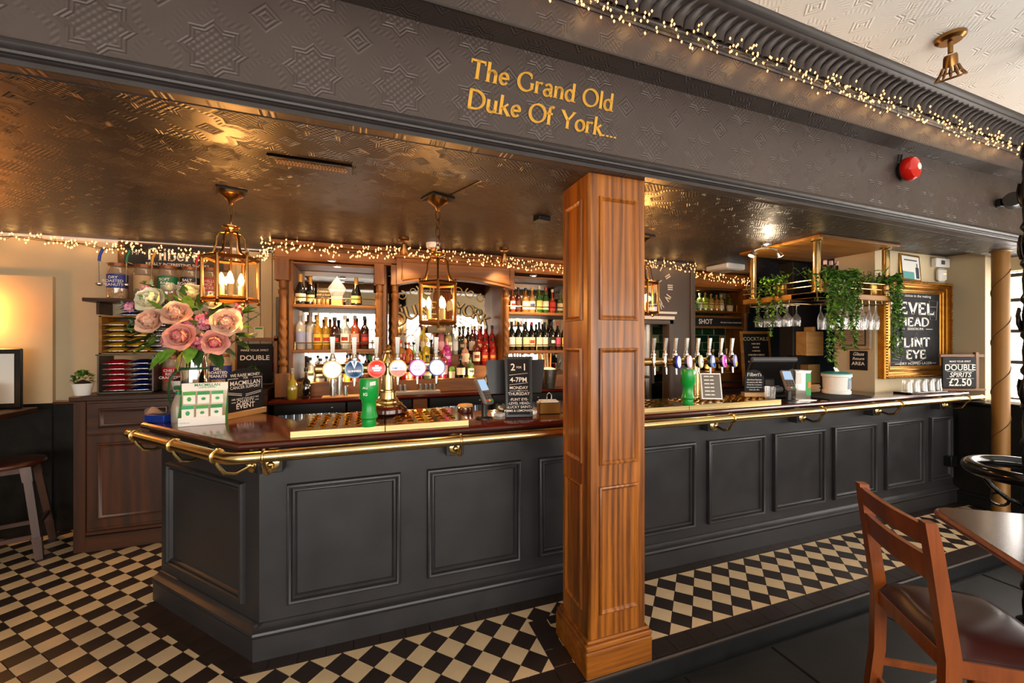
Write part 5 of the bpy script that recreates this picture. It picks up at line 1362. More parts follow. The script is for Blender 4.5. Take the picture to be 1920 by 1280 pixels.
# glass award, small board and tumblers on the top left shelf
q = PY(632, 560, 4.06)
aw = thing('glass_award', 'diamond shaped glass award on a pale block on the top shelf', 'award', (q.x, 4.06, 1.9055))
MB().use(PINEX).bbox(-0.05, -0.04, 0, 0.05, 0.04, 0.085, 0.006).build('award_base', aw)
m = MB().use(CLEAR); pts = [(-0.045, 0.085), (0.045, 0.085), (0.075, 0.16), (0.0, 0.27), (-0.075, 0.16)]; n = 5
m.add([(x, -0.012, z) for x, z in pts] + [(x, 0.012, z) for x, z in pts], [[0, 1, 2, 3, 4], [9, 8, 7, 6, 5]] + [[i, 5 + i, 5 + (i + 1) % 5, (i + 1) % 5] for i in range(5)])
m.tube([(x, -0.012, z) for x, z in pts], 0.004, 6, True).build('award_glass', aw, 10)
q = PY(606, 545, 4.10)
sb = thing('slate_sign', 'small slate sign about a celebration behind the gallery rail', 'sign', (q.x, 4.10, 1.9055))
MB().use(mat('brown_slate', '#3a2c1c', 0.6)).bbox(-0.055, 0, 0, 0.055, 0.01, 0.165, 0.002).build('slate', sb)
for i, s in enumerate(('Celebrate', 'with a little', 'Fizz')): lettering(s, 0.026, mat('gold_ink', '#d8b46a', 0.6), sb, (0, -0.0015, 0.135 - i * 0.032), shear=0.2, name='lettering')
for i, px in enumerate((590, 598, 606, 614)):
    q = PY(px, 560, 4.03)
    t = thing('shot_glass', '%s small gold-rimmed glass beside the slate sign' % ORD[i], 'glass', (q.x, 4.03, 1.9055), 0, 'small glasses on the top shelf')
    MB().use(glassy('gold_tint', '#e8b860', 0.5, 0.1, 0.3)).lathe([(0.013, 0), (0.0145, 0.004), (0.0165, 0.055), (0.015, 0.055), (0.012, 0.006)], 12).build('glass', t)
# hanging 1000 plate, behind the middle lantern
q = PY(826, 617, 4.20)
pl = thing('brass_plaque', 'small brown plaque numbered 1000 on the top step of bottles', 'plaque', (q.x - 0.02, 4.14, 1.7))
MB().use(mat('plaque_brown', '#5a4a2c', 0.4, 0.3)).bbox(-0.12, 0, -0.035, 0.12, 0.008, 0.035, 0.002).build('plate', pl)
MB().use(BRASSD).cyl((0, 0.004, 0.035), (0, 0.004, 0.60), 0.004, 8).build('hanger', pl)
lettering('1000', 0.042, mat('gold_ink', '#d8b46a', 0.6), pl, (0.02, -0.0015, 0.002), name='lettering', bold=0.01)
# middle bay counter things: wooden tap board, steel cups, rack of measures
MB_ = MB
q = PY(640, 742, 3.80)
tag(MB().use(PINEX).bbox(-0.22, -0.05, 0, 0.24, 0.05, 0.014, 0.003).build('pine_board', None, 38, (-0.17, 3.83, 1.091)), 'long pale chopping board on the dark back counter', 'board')
for i, (px, h, r) in enumerate(((625, .19, .030), (637, .19, .030), (648, .085, .02))):
    ys = (3.815, 3.865, 3.805)[i]; q = PY(px, 720, ys)
    tag(MB().use(STEEL).lathe([(r, 0), (r, h), (r * .9, h), (r * .88, 0.01)], 18).build('steel_shaker', None, 38, (q.x, ys, 1.1052)), ('tall steel shaker on the pine board nearer the skull bottles', 'tall steel shaker on the pine board nearer the twin posts', 'short steel measure on the pine board before the two shakers')[i], 'shaker')
rk = thing('glass_washer_rack', 'grey rack of steel measures on the back counter right of the font column', 'rack', (0.42, 3.82, 1.091))
MB().use(mat('rack_grey', '#8a8078', 0.5)).bbox(-0.20, -0.05, 0, 0.20, 0.05, 0.03, 0.004).build('rack_base', rk)
for i, x in enumerate((-0.16, -0.12, 0.02, 0.07, 0.11, 0.15)):
    MB().use(STEEL).lathe([(0.016, 0.03), (0.018, 0.09), (0.016, 0.09), (0.013, 0.035)], 12, (x, 0, 0)).build('measure', rk)
# cactus pot on the low step
q = PY(847, 700, 4.0)
ct = thing('cactus_pot', 'small cactus in a pale pot among the gin bottles', 'potted plant', (q.x, 3.985, 1.2155))
MB().use(mat('pale_pot', '#d8c4a4', 0.6)).lathe([(0.028, 0), (0.034, 0.065), (0.030, 0.065)], 14).build('pot', ct)
MB().use(LEAF).ball((0, 0, 0.085), 0.032, 12).build('cactus', ct)
# ice bucket with tongs, garnish jar at the right bay
q = PY(1036, 730, 3.72)
ib = thing('ice_bucket', 'hammered steel ice bucket with wooden muddlers beside the oak column', 'ice bucket', (q.x, 3.83, 1.091))
MB().use(mat('hammered_steel', '#8a8378', 0.3, 1, 0.5, 0, 0.2, 40, 0.6, 50)).lathe([(0.07, 0), (0.095, 0.20), (0.098, 0.20), (0.09, 0.20), (0.066, 0.01)], 26).build('bucket', ib)
tag(MB().use(mat('ice', '#f0e8d8', 0.3)).ball((0, 0, 0.195), 0.085, 12, (1, 1, .3)).build('ice', ib), kind='stuff')
for k in range(4): MB().use(PINEX).cyl((-0.04 + k * 0.025, 0.02, 0.18), (-0.07 + k * 0.04, 0.04, 0.36), 0.009, 8).build('muddler', ib)
q = PY(1004, 735, 3.80)
gj = thing('garnish_jar', 'glass jar of orange garnish beside the ice bucket', 'jar', (q.x, 3.80, 1.091))
MB().use(CLEAR).lathe([(0.045, 0), (0.05, 0.01), (0.05, 0.15), (0.045, 0.16)], 18).build('jar', gj)
tag(MB().use(mat('orange_peel', '#c8782a', 0.6, 0, 0.4, 0, 0.5, 40)).lathe([(0.042, 0.006), (0.044, 0.11), (0.01, 0.12)], 14).build('garnish', gj), kind='stuff')

# =================================================================== LIGHT FITTINGS
ANT = mat('antique_brass', '#9a7040', 0.28, 1.0)
LGL = glassy('lantern_glass', '#fffaf0', 1.0, 0.02, 0.06, None, 0.2)
CANDLE = mat('candle_tube', '#e0b878', 0.6)
def lantern(label, loc, zc, drop, rz, rad=0.135, hh=0.235):
    """hexagonal glazed lantern on a chain. loc = (x, y, ceiling), body top at zc"""
    x, y, zt = loc
    t = thing('hanging_lantern', label, 'lantern', (x, y, zt), rz, 'glazed lanterns over the bar')
    MB().use(BLACK).bbox(-0.075, -0.075, -0.012, 0.075, 0.075, 0.0, 0.003).build('ceiling_block', t)
    MB().use(ANT).lathe([(0.008, -0.085), (0.012, -0.075), (0.022, -0.055), (0.045, -0.035), (0.062, -0.025), (0.062, -0.012)], 22).build('ceiling_rose', t)
    zb = zc - zt                      # body top in local z
    ztop = zb + 0.185                 # top of crown
    n = max(2, int((-0.085 - ztop) / 0.045)); step = (-0.085 - ztop) / n
    for i in range(n):
        c = -0.085 - step * (i + 0.5); a = i * pi / 2; hl = step * 0.62
        MB().use(ANT).tube([(0.014 * cos(k * pi / 6) * cos(a), 0.014 * cos(k * pi / 6) * sin(a), c + hl * sin(k * pi / 6)) for k in range(12)], 0.0032, 6, True).build('chain_link', t)
    MB().use(ANT).lathe([(0.010, ztop - 0.03), (0.012, ztop - 0.02), (0.036, ztop - 0.012), (0.044, ztop), (0.044, ztop + 0.006), (0.020, ztop + 0.010), (0.006, ztop + 0.014)], 20).build('crown', t)
    ang = [k * pi / 3 for k in range(6)]
    m = MB().use(ANT)
    for a in ang[::1]:
        m.tube([(r * cos(a), r * sin(a), zb + z) for r, z in ((0.012, 0.155), (0.05, 0.150), (0.068, 0.12), (0.070, 0.075), (0.085, 0.030), (rad * 0.92, 0.010), (rad * 1.02, 0.022))], 0.006, 6)
    m.cyl((0, 0, zb + 0.155), (0, 0, zb - hh + 0.03), 0.006, 8)
    m.build('scroll_arms', t)
    c6 = [(rad * cos(a), rad * sin(a)) for a in ang]
    m = MB().use(ANT)
    for k in range(6):
        a, b = c6[k], c6[(k + 1) % 6]
        for z in (zb, zb - hh): m.tube([(a[0], a[1], z), (b[0], b[1], z)], 0.011, 4)
        m.tube([(a[0], a[1], zb + 0.008), (a[0], a[1], zb - hh - 0.008)], 0.009, 6)
        m.ball((a[0], a[1], zb - hh - 0.02), 0.011, 8); m.ball((a[0], a[1], zb + 0.018), 0.009, 8)
    m.build('frame', t, 20)
    for k in range(6):
        a, b = c6[k], c6[(k + 1) % 6]
        MB().use(LGL).add([(a[0], a[1], zb), (b[0], b[1], zb), (b[0], b[1], zb - hh), (a[0], a[1], zb - hh)], [[0, 1, 2, 3]]).build('glass_pane', t, 0)
    for k in range(3):
        a = k * 2 * pi / 3 + 0.4; px_, py_ = 0.055 * cos(a), 0.055 * sin(a)
        MB().use(CANDLE).lathe([(0.014, zb - hh + 0.02), (0.014, zb - hh + 0.085)], 10, (px_, py_, 0)).build('candle_tube', t)
        MB().use(FLAME).lathe([(0.006, zb - hh + 0.085), (0.013, zb - hh + 0.10), (0.016, zb - hh + 0.118), (0.011, zb - hh + 0.140), (0.003, zb - hh + 0.158)], 10, (px_, py_, 0)).build('candle_bulb', t)
    MB().use(ANT).tube([(0.055 * cos(k * pi / 6), 0.055 * sin(k * pi / 6), zb - hh + 0.018) for k in range(12)], 0.005, 6, True).build('candle_ring', t)
    point_light('lantern_lamp', (x, y, zc - hh * 0.42), 40, (1.0, 0.44, 0.11), 0.03)
    return t
lantern('glazed brass lantern hanging in front of the flower bouquet', (-0.762, 2.75, 2.45), 2.055, 0, 0.32)
lantern('glazed brass lantern hanging on a long chain before the lettered mirror', (0.388, 2.46, 2.45), 1.925, 0, 0.367, 0.118, 0.235)
lantern('glazed brass lantern half hidden behind the oak column', (2.13, 2.80, 2.45), 2.05, 0, 0.2, 0.125)
# flex across the ceiling to the middle lantern
tag(MB().use(BLACK).tube([(0.45, 2.38, 2.446), (0.55, 2.15, 2.446), (0.63, 2.0, 2.446)], 0.005, 6).build('ceiling_flex', None), 'black flex clipped to the ceiling beside the middle lantern', 'cable')

def ceiling_spot(label, px, py, z=2.45, group='small ceiling spots'):
    q = PZ(px, py, z)
    t = thing('ceiling_spot', label, 'spotlight', (q.x, q.y, z), 0, group)
    MB().use(BRONZE).lathe([(0.035, -0.022), (0.045, -0.012), (0.045, 0.0)], 18).cyl((0, 0, -0.02), (0, 0, -0.06), 0.010, 8).build('mount', t)
    m = MB().use(BRONZE); m.xf = Matrix.Translation((0, 0, -0.075)) @ Matrix.Rotation(0.35, 4, 'X'); m.lathe([(0.034, -0.06), (0.036, -0.05), (0.026, 0.0), (0.018, 0.03), (0.006, 0.036)], 16).build('head', t)
    m = MB().use(glow('spot_face', (1.0, 0.75, 0.45), 6.0)); m.xf = Matrix.Translation((0, 0, -0.075)) @ Matrix.Rotation(0.35, 4, 'X'); m.lathe([(0.030, -0.0605), (0.001, -0.0605)], 14, cap=False).build('lamp_face', t)
    spot_light('spot_beam', (q.x, q.y + 0.03, z - 0.15), (q.x + 0.05, q.y + 0.45, 1.9), 14, (1.0, 0.66, 0.32), 75, 0.03)
    return t
ceiling_spot('bronze ceiling spot above the left end of the arched canopy', 757, 447)
ceiling_spot('bronze ceiling spot above the right end of the arched canopy', 945, 466)
# smoke detector between them
q = PZ(812, 456, 2.45)
sd = thing('smoke_detector', 'white round smoke detector on the dark ceiling above the canopy', 'smoke detector', (q.x, q.y, 2.45))
MB().use(WHITE).lathe([(0.055, -0.045), (0.060, -0.035), (0.062, 0.0)], 24).build('body', sd)
MB().use(BRONZE).lathe([(0.02, -0.06), (0.024, -0.045)], 12).build('sensor', sd)
q = PZ(1016, 407, 2.45)
tag(MB().use(BLACK).bbox(-0.05, -0.04, -0.03, 0.05, 0.04, 0.0, 0.004).build('ceiling_sensor', None, 38, (q.x, q.y, 2.45), (0, 0, 0.2)), 'small black box on the ceiling left of the oak column', 'sensor')
# air vent in the ceiling
qa = PZ(500, 290, 2.45); qb = PZ(660, 308, 2.45)
vt = thing('ceiling_vent', 'long perforated vent plate painted into the dark ceiling', 'vent', ((qa.x + qb.x) / 2, (qa.y + qb.y) / 2 + 0.05, 2.45), 0.02)
wv_ = (qb.x - qa.x) / 2
MB().use(CEILD).bbox(-wv_, -0.055, -0.010, wv_, 0.055, 0.0, 0.003).build('vent_plate', vt)
VENT = mat('vent_hole', '#b89470', 0.5, 0.0)
for r in range(3):
    m = MB().use(VENT)
    for c in range(22):
        xx = -wv_ * 0.82 + wv_ * 1.64 * c / 21 + (0.004 if r % 2 else 0)
        m.box(xx - 0.005, -0.026 + r * 0.018, -0.013, xx + 0.005, -0.013 + r * 0.018, -0.0095)
    m.build('vent_row', vt)
# emergency light box
q = PZ(1360, 497, 2.45)
el = thing('emergency_light', 'flat white emergency light box on the dark ceiling near the clock', 'light', (q.x, q.y, 2.45), 0.1)
MB().use(WHITE).bbox(-0.15, -0.14, -0.065, 0.15, 0.14, 0.0, 0.012).build('housing', el)
MB().use(mat('diffuser', '#d8c8b0', 0.5)).bbox(-0.12, -0.11, -0.071, 0.12, 0.11, -0.06, 0.004).build('diffuser', el)
# twin spot bar in front of the glass rack
q = PT(1444, 462, 3.72); 
ts = thing('twin_spot', 'chrome twin spotlight bar on the ceiling before the glass rack', 'spotlight', (3.30, 2.62, 2.45), -0.3)
MB().use(STEEL).lathe([(0.03, -0.03), (0.045, -0.02), (0.045, 0.0)], 18).tube([(-0.10, 0, -0.065), (-0.05, 0, -0.045), (0.05, 0, -0.045), (0.10, 0, -0.065)], 0.008, 8).cyl((0, 0, -0.05), (0, 0, -0.02), 0.014, 10).build('spot_bar', ts)
for s in (-1, 1):
    m = MB().use(CHROME); m.xf = Matrix.Translation((s * 0.11, 0, -0.075)) @ Matrix.Rotation(-s * 0.5, 4, 'Y'); m.lathe([(0.026, -0.05), (0.020, -0.02), (0.010, 0.01), (0.004, 0.016)], 14).build('spot_head', ts)
    m = MB().use(glow('spot_face_white', (1.0, 0.85, 0.65), 25.0)); m.xf = Matrix.Translation((s * 0.11, 0, -0.075)) @ Matrix.Rotation(-s * 0.5, 4, 'Y'); m.lathe([(0.024, -0.051), (0.0, -0.056)], 12, cap=False).build('lamp_face', ts)
point_light('twin_spot_lamp', (3.30, 2.60, 2.30), 6, (1.0, 0.75, 0.48), 0.04)
# brass spot on the white ceiling
q = PZ(1782, 68, 3.2)
ws = thing('ceiling_spot', 'brass spotlight with a pierced shade on the white ceiling', 'spotlight', (q.x, q.y, 3.2), 0.4)
MB().use(ANT).lathe([(0.045, -0.03), (0.060, -0.016), (0.062, 0.0)], 24).cyl((0, 0, -0.03), (0.01, 0, -0.085), 0.011, 10).build('mount', ws)
XS = Matrix.Translation((0.02, 0, -0.10)) @ Matrix.Rotation(-0.45, 4, 'Y')
m = MB().use(ANT); m.xf = XS; m.lathe([(0.030, -0.05), (0.028, 0.0), (0.024, 0.012)], 18); m.build('lamp_holder', ws)
m = MB().use(ANT); m.xf = XS
for k in range(12):
    a = 2 * pi * k / 12
    m.tube([(0.030 * cos(a), 0.030 * sin(a), -0.045), (0.042 * cos(a + 0.12), 0.042 * sin(a + 0.12), -0.075), (0.060 * cos(a), 0.060 * sin(a), -0.105)], 0.004, 5)
m.tube([(0.060 * cos(2 * pi * k / 20), 0.060 * sin(2 * pi * k / 20), -0.105) for k in range(20)], 0.004, 5, True)
m.tube([(0.044 * cos(2 * pi * k / 20), 0.044 * sin(2 * pi * k / 20), -0.078) for k in range(20)], 0.003, 5, True).build('pierced_shade', ws)

def in_view(p):
    q_ = proj(p)
    return q_ is not None and 0 <= q_[0] <= 1900 and 0 <= q_[1] <= 1280
# fairy lights -----------------------------------------------------------
WIRE = mat('dark_green_wire', '#161a10', 0.5)
def fairy(label, path, per_m, spread, rb=0.0068, droop=0.03, glow_w=0.16):
    """a cluster light string strung along a polyline"""
    pts = [Vector(p) for p in path]; L = sum((b - a).length for a, b in zip(pts, pts[1:]))
    def at(s):
        for a, b in zip(pts, pts[1:]):
            l = (b - a).length
            if s <= l: return a + (b - a) * (s / l), (b - a).normalized()
            s -= l
        return pts[-1], (pts[-1] - pts[-2]).normalized()
    t = thing('fairy_lights', label, 'fairy lights', (0, 0, 0), 0, 'strings of warm fairy lights')
    wire = MB().use(WIRE); bul_ = MB().use(BULB)
    for j in range(2):
        K = int(L / 0.05); ph = random.random() * 6
        wire.tube([tuple(at(L * i / K)[0] + Vector((0, random.uniform(-.006, .006), droop * 0.3 * sin(i * 0.9 + ph) - 0.004 * j))) for i in range(K + 1)], 0.0022, 4)
    for i in range(int(L * per_m)):
        p, d = at(random.uniform(0, L))
        off = Vector((random.uniform(-.02, .02), random.uniform(spread[0], spread[1]), random.uniform(spread[2], spread[3])))
        b = p + off
        if p.z < 2.5: b.z = min(b.z, 2.438)
        wire.tube([tuple(p), tuple((p + b) / 2 + Vector((0, 0, random.uniform(-.005, .005)))), tuple(b)], 0.0014, 3)
        bul_.add([(b.x + rb, b.y, b.z), (b.x - rb, b.y, b.z), (b.x, b.y + rb, b.z), (b.x, b.y - rb, b.z), (b.x, b.y, b.z + rb * 1.5), (b.x, b.y, b.z - rb * 1.5)],
                 [[0, 2, 4], [2, 1, 4], [1, 3, 4], [3, 0, 4], [2, 0, 5], [1, 2, 5], [3, 1, 5], [0, 3, 5]])
    tag(wire.build('wire', t, 0), kind='stuff'); tag(bul_.build('bulbs', t, 0), kind='stuff')
    for i in range(int(L / 0.22)):
        p, d_ = at((i + 0.5) * 0.22)
        if in_view(p): point_light('fairy_glow', (p.x, p.y - 0.02, p.z - 0.02), glow_w, (1.0, 0.55, 0.18), 0.03)
    return t
fairy('fairy lights along the cream wall and over the snack sign', [(-2.80, 4.365, 2.415), (-2.5, 4.37, 2.41), (-2.1, 4.37, 2.37), (-1.95, 4.36, 2.39), (-1.4, 4.35, 2.35), (-0.95, 4.30, 2.35), (-0.82, 4.0, 2.38)], 95, (-.05, .02, -.05, .04))
fairy('fairy lights draped along the oak back bar cornice', [(-0.86, 3.85, 2.40), (-0.7, 3.85, 2.39), (-0.2, 3.85, 2.37), (0.12, 3.83, 2.38), (0.20, 3.80, 2.39), (0.8, 3.80, 2.385), (1.44, 3.80, 2.365), (1.52, 3.84, 2.36), (1.9, 3.85, 2.35), (2.4, 3.85, 2.36)], 105, (-.04, .018, -.06, .05))
fairy('fairy lights along the top of the clock wall', [(2.55, 3.56, 2.41), (2.9, 3.55, 2.40), (3.2, 3.55, 2.38), (3.42, 3.55, 2.40)], 80, (-.04, .02, -.05, .05))
fairy('fairy lights over the green tiled shelf unit', [(3.5, 3.94, 2.42), (3.9, 3.94, 2.40), (4.3, 3.94, 2.37), (4.7, 3.93, 2.34)], 110, (-.05, .018, -.06, .05))
bp = []
for x in (0.55, 0.9, 1.4, 2.0, 2.7, 3.4, 4.0, 4.75): bp.append((x, 1.475 + 0.026 * x, 3.005 + 0.004 * x))
fairy('long fairy light string along the cornice of the dark bulkhead', bp, 82, (-.05, .018, -.06, .035), 0.0056)

# =================================================================== ON THE BULKHEAD
sg = thing('painted_lettering', 'gold painted words The Grand Old Duke Of York on the bulkhead', 'lettering', (0, 0, 0), BANG)
YL = 1.6085
def bulk_local(px, py):
    """photo pixel -> local x,z on the lower fascia"""
    r = ray(px, py); a = 0.026; tt = 1.612 * sqrt(1 + a * a) / (r.y - a * r.x); p = CP + r * tt
    return p.x * cos(BANG) + p.y * sin(BANG), p.z
for word, pl0, pr0, size in (('The Grand Old', (878, 152), (1152, 205), None), ('Duke Of York....', (873, 204), (1161, 260), None)):
    xl, zl = bulk_local(*pl0); xr, zr_ = bulk_local(*pr0)
    s = (xr - xl) / serif_width(word, 1.0) * 0.985
    serif_letters(sg, word, s, GOLDP, Matrix.Translation((xl, YL, (zl + zr_) / 2)) @ Matrix.Rotation(pi / 2, 4, 'X'), 'painted_letter', 0.13, 0.058, 25, 0.14, 0.0, 0.09)
# alarm bell
xl, zl = bulk_local(1689, 322)
al = thing('alarm_bell', 'round red fire alarm bell on the dark bulkhead', 'alarm bell', (xl * cos(BANG) - 1.607 * sin(BANG), xl * sin(BANG) + 1.607 * cos(BANG), zl), BANG)
m = MB().use(RED); m.xf = Matrix.Rotation(pi / 2, 4, 'X'); m.lathe([(0.072, 0.02), (0.078, 0.03), (0.078, 0.055), (0.066, 0.075), (0.035, 0.085), (0.001, 0.087)], 28).build('gong', al)
m = MB().use(BLACK); m.xf = Matrix.Rotation(pi / 2, 4, 'X'); m.lathe([(0.06, 0), (0.06, 0.022)], 20).build('backplate', al)
m = MB().use(WHITE); m.xf = Matrix.Translation((0.012, 0, 0.004)) @ Matrix.Rotation(pi / 2, 4, 'X'); m.lathe([(0.021, 0.082), (0.021, 0.0885), (0.001, 0.0895)], 16).build('centre_label', al)
MB().use(BLACK).tube([(-0.05, -0.006, 0.06), (-0.05, -0.01, 0.10), (-0.02, -0.01, 0.105), (-0.02, -0.006, 0.06)], 0.006, 6).build('cable_loop', al)
# black cylinder speaker
xl, zl = bulk_local(1868, 382)
spk = thing('wall_spot', 'black cylinder lamp pointing off the bulkhead beside the iron column', 'lamp', (xl * cos(BANG) - 1.607 * sin(BANG), xl * sin(BANG) + 1.607 * cos(BANG), zl), BANG)
MB().use(BLACK).bbox(-0.03, -0.03, -0.03, 0.03, 0.0, 0.03, 0.004).build('wall_plate', spk)
m = MB().use(BLACK); m.xf = Matrix.Translation((0.02, -0.08, 0)) @ Matrix.Rotation(0.25, 4, 'Z') @ Matrix.Rotation(pi / 2, 4, 'Y'); m.lathe([(0.052, -0.07), (0.055, -0.06), (0.055, 0.06), (0.05, 0.07), (0.044, 0.068), (0.04, 0.045)], 24).build('can', spk)
m = MB().use(STEEL); m.xf = Matrix.Translation((0.02, -0.08, 0)) @ Matrix.Rotation(0.25, 4, 'Z') @ Matrix.Rotation(pi / 2, 4, 'Y'); m.lathe([(0.043, 0.05), (0.02, 0.055), (0.001, 0.056)], 18, cap=False).build('reflector', spk)

# =================================================================== LEFT SIDE
cab = thing('side_cabinet', 'dark stained panelled cabinet against the cream wall', 'cabinet', (-2.07, 3.92, 0))
W = 1.25
MB().use(DKWZ).bbox(0, 0.0, 0.0, W, 0.48, 1.13, 0.004).build('carcass', cab)
MB().use(DKWX).bbox(-0.03, -0.03, 1.13, W, 0.49, 1.17, 0.006).build('cabinet_top', cab)
MB().use(DKWZ).bbox(-0.012, -0.012, 0.0, 0.06, 0.02, 1.13, 0.003).build('corner_stile', cab)
MB().use(DKWX).bbox(0.06, -0.025, 0.0, W, 0.01, 0.12, 0.004).bbox(0.06, -0.018, 0.12, W, 0.01, 0.15, 0.006).build('skirting', cab)
CP2 = [(0.0, 0.0), (0.003, 0.012), (0.012, 0.014), (0.02, 0.006), (0.03, 0.004), (0.034, 0.0)]
for k in range(2):
    x0 = 0.065 + k * 0.59
    dr = MB().use(DKWX).bbox(x0, -0.010, 0.88, x0 + 0.57, 0.005, 1.11, 0.003).build('drawer', cab)
    MB().use(DKWX).sweep_rect(x0 + 0.07, 0.92, x0 + 0.50, 1.07, CP2, -0.010).build('drawer_moulding', dr)
    dz = MB().use(DKWZ).bbox(x0, -0.010, 0.17, x0 + 0.57, 0.005, 0.87, 0.003).build('cabinet_door', cab)
    MB().use(DKWZ).sweep_rect(x0 + 0.06, 0.23, x0 + 0.51, 0.81, CP2, -0.010).build('door_moulding', dz)
# ledge table on the left with its stool
lt = thing('ledge_table', 'thick brown ledge table against the wall beside the round stool', 'table', (-3.3, 3.6, 0))
MB().use(DKWX).bbox(0.0, 0.0, 1.02, 0.83, 0.645, 1.062, 0.006).build('table_top', lt)
MB().use(DKWZ).bbox(0.05, 0.55, 0.0, 0.12, 0.62, 1.02, 0.004).build('leg', lt)
MB().use(DKWZ).bbox(0.05, 0.08, 0.0, 0.12, 0.15, 1.02, 0.004).build('leg', lt)
st = thing('round_stool', 'round dark wood bar stool tucked under the ledge table', 'stool', (-2.52, 4.02, 0), 0.35)
MB().use(wood('stool_seat', '#2c0f08', '#5a2412', (0.1, 1, 1), 10, 0.3, 0, 0.3)).lathe([(0.185, 0.665), (0.20, 0.668), (0.205, 0.68), (0.20, 0.695), (0.19, 0.70), (0.15, 0.703), (0.001, 0.70)], 36).build('seat', st)
MB().use(DKWZ).bbox(-0.13, -0.13, 0.62, 0.13, -0.10, 0.667, 0.003).bbox(-0.13, 0.10, 0.62, 0.13, 0.13, 0.667, 0.003).bbox(-0.13, -0.13, 0.62, -0.10, 0.13, 0.667, 0.003).bbox(0.10, -0.13, 0.62, 0.13, 0.13, 0.667, 0.003).build('apron', st)
def tapered(mb, a, b, wa, wb):
    a = Vector(a); b = Vector(b); vs = []
    for p, w_ in ((a, wa), (b, wb)):
        for sx, sy in ((-1, -1), (1, -1), (1, 1), (-1, 1)): vs.append((p.x + sx * w_, p.y + sy * w_, p.z))
    return mb.add(vs, [[3, 2, 1, 0], [4, 5, 6, 7], [0, 1, 5, 4], [1, 2, 6, 5], [2, 3, 7, 6], [3, 0, 4, 7]])
for sx in (-1, 1):
    for sy in (-1, 1):
        m = MB().use(DKWZ)
        tapered(m, (sx * 0.20, sy * 0.20, 0.0), (sx * 0.185, sy * 0.185, 0.16), 0.020, 0.024)
        tapered(m, (sx * 0.185, sy * 0.185, 0.16), (sx * 0.135, sy * 0.135, 0.56), 0.020, 0.021)
        tapered(m, (sx * 0.135, sy * 0.135, 0.56), (sx * 0.120, sy * 0.120, 0.666), 0.026, 0.028)
        m.build('leg', st, 20)
for s in (-1, 1):
    MB().use(DKWX).bbox(-0.19, s * 0.185 - 0.011, 0.15, 0.19, s * 0.185 + 0.011, 0.185, 0.003).build('stretcher', st)
    MB().use(DKWX).bbox(s * 0.178 - 0.011, -0.19, 0.21, s * 0.178 + 0.011, 0.19, 0.245, 0.003).build('stretcher', st)
# framed picture, papers and a sprig on the ledge
q = PY(10, 722, 4.20)
pf = thing('picture_frame', 'black framed picture with pale mount standing on the ledge table', 'picture', (q.x - 0.12, 4.20, 1.0625), 0.0)
MB().use(BLACK).bbox(-0.21, 0, 0.0, 0.21, 0.025, 0.46, 0.006).build('frame', pf)
MB().use(WHITE).box(-0.17, -0.002, 0.04, 0.17, 0.002, 0.42).build('mount', pf)
t = thing('menu_card', 'white folded menu cards in front of the black picture frame', 'menu', (-2.64, 4.02, 1.0625), 0.3)
MB().use(WHITE).add([(-0.06, -0.02, 0), (0.06, -0.02, 0), (0.06, 0.01, 0.20), (-0.06, 0.01, 0.20), (-0.06, 0.04, 0), (0.06, 0.04, 0)], [[0, 1, 2, 3], [3, 2, 5, 4]]).build('card', t, 0)
def sprig(mb, base, tip, n, ls, matl, seed=0):
    rnd = random.Random(seed); b = Vector(base); tp = Vector(tip)
    for i in range(n):
        p = b.lerp(tp, (i + 0.6) / n); d = Vector((rnd.uniform(-1, 1), rnd.uniform(-1, 1), rnd.uniform(-.6, .9))).normalized()
        leaf(mb, p, d, ls * rnd.uniform(.7, 1.2), matl, rnd)
def leaf(mb, p, d, l, matl, rnd=random, wr=0.42):
    d = Vector(d).normalized(); u = d.cross(Vector((0, 0, 1)))
    u = u.normalized() if u.length > 1e-3 else Vector((1, 0, 0))
    u = (u + Vector((rnd.uniform(-.4, .4), rnd.uniform(-.4, .4), rnd.uniform(-.4, .4)))).normalized(); n = u.cross(d).normalized()
    w_ = l * wr
    mb.use(matl).add([p, p + d * l * .35 + u * w_ * .5 + n * l * .06, p + d * l * .7 + u * w_ * .38 + n * l * .02, p + d * l - n * l * .10, p + d * l * .7 - u * w_ * .38 + n * l * .02, p + d * l * .35 - u * w_ * .5 + n * l * .06, p + d * l * .5 - n * l * .04],
        [[0, 1, 6, 5], [1, 2, 6], [2, 3, 6], [3, 4, 6], [4, 5, 6]])
t = thing('eucalyptus_sprig', 'grey green leafy sprig in a white pot on the ledge table', 'plant', (-2.62, 3.80, 1.0625))
MB().use(WHITE).lathe([(0.03, 0), (0.035, 0.06), (0.03, 0.06)], 14).build('pot', t)
m = MB(); sprig(m, (0, 0, .05), (.13, .05, .11), 12, .05, LEAFG, 3); sprig(m, (0, 0, .05), (-.1, 0, .14), 10, .05, LEAFG, 4); tag(m.build('leaves', t, 60), kind='stuff')
# wall sconce just outside the picture on the left
sc = thing('wall_sconce_offscreen', 'warm shaded wall lamp beside the picture frame', 'wall lamp', (-2.93, 4.395, 1.78))
MB().use(BRASSD).bbox(-0.04, -0.02, -0.08, 0.04, 0.0, 0.08, 0.005).tube([(0, -0.01, -0.03), (0, -0.08, -0.06), (0, -0.10, 0.0)], 0.008, 8).build('bracket', sc)
MB().use(glassy('amber_shade', '#f0b060', 0.5, 0.3, 0.1)).lathe([(0.07, 0.0), (0.045, 0.14)], 18, (0, -0.10, 0.0), False).build('shade', sc)
MB().use(FLAME).ball((0, -0.10, 0.06), 0.025, 10).build('bulb', sc)
point_light('sconce_lamp_offscreen', (-2.90, 4.28, 1.83), 30, (1.0, 0.48, 0.13), 0.05)

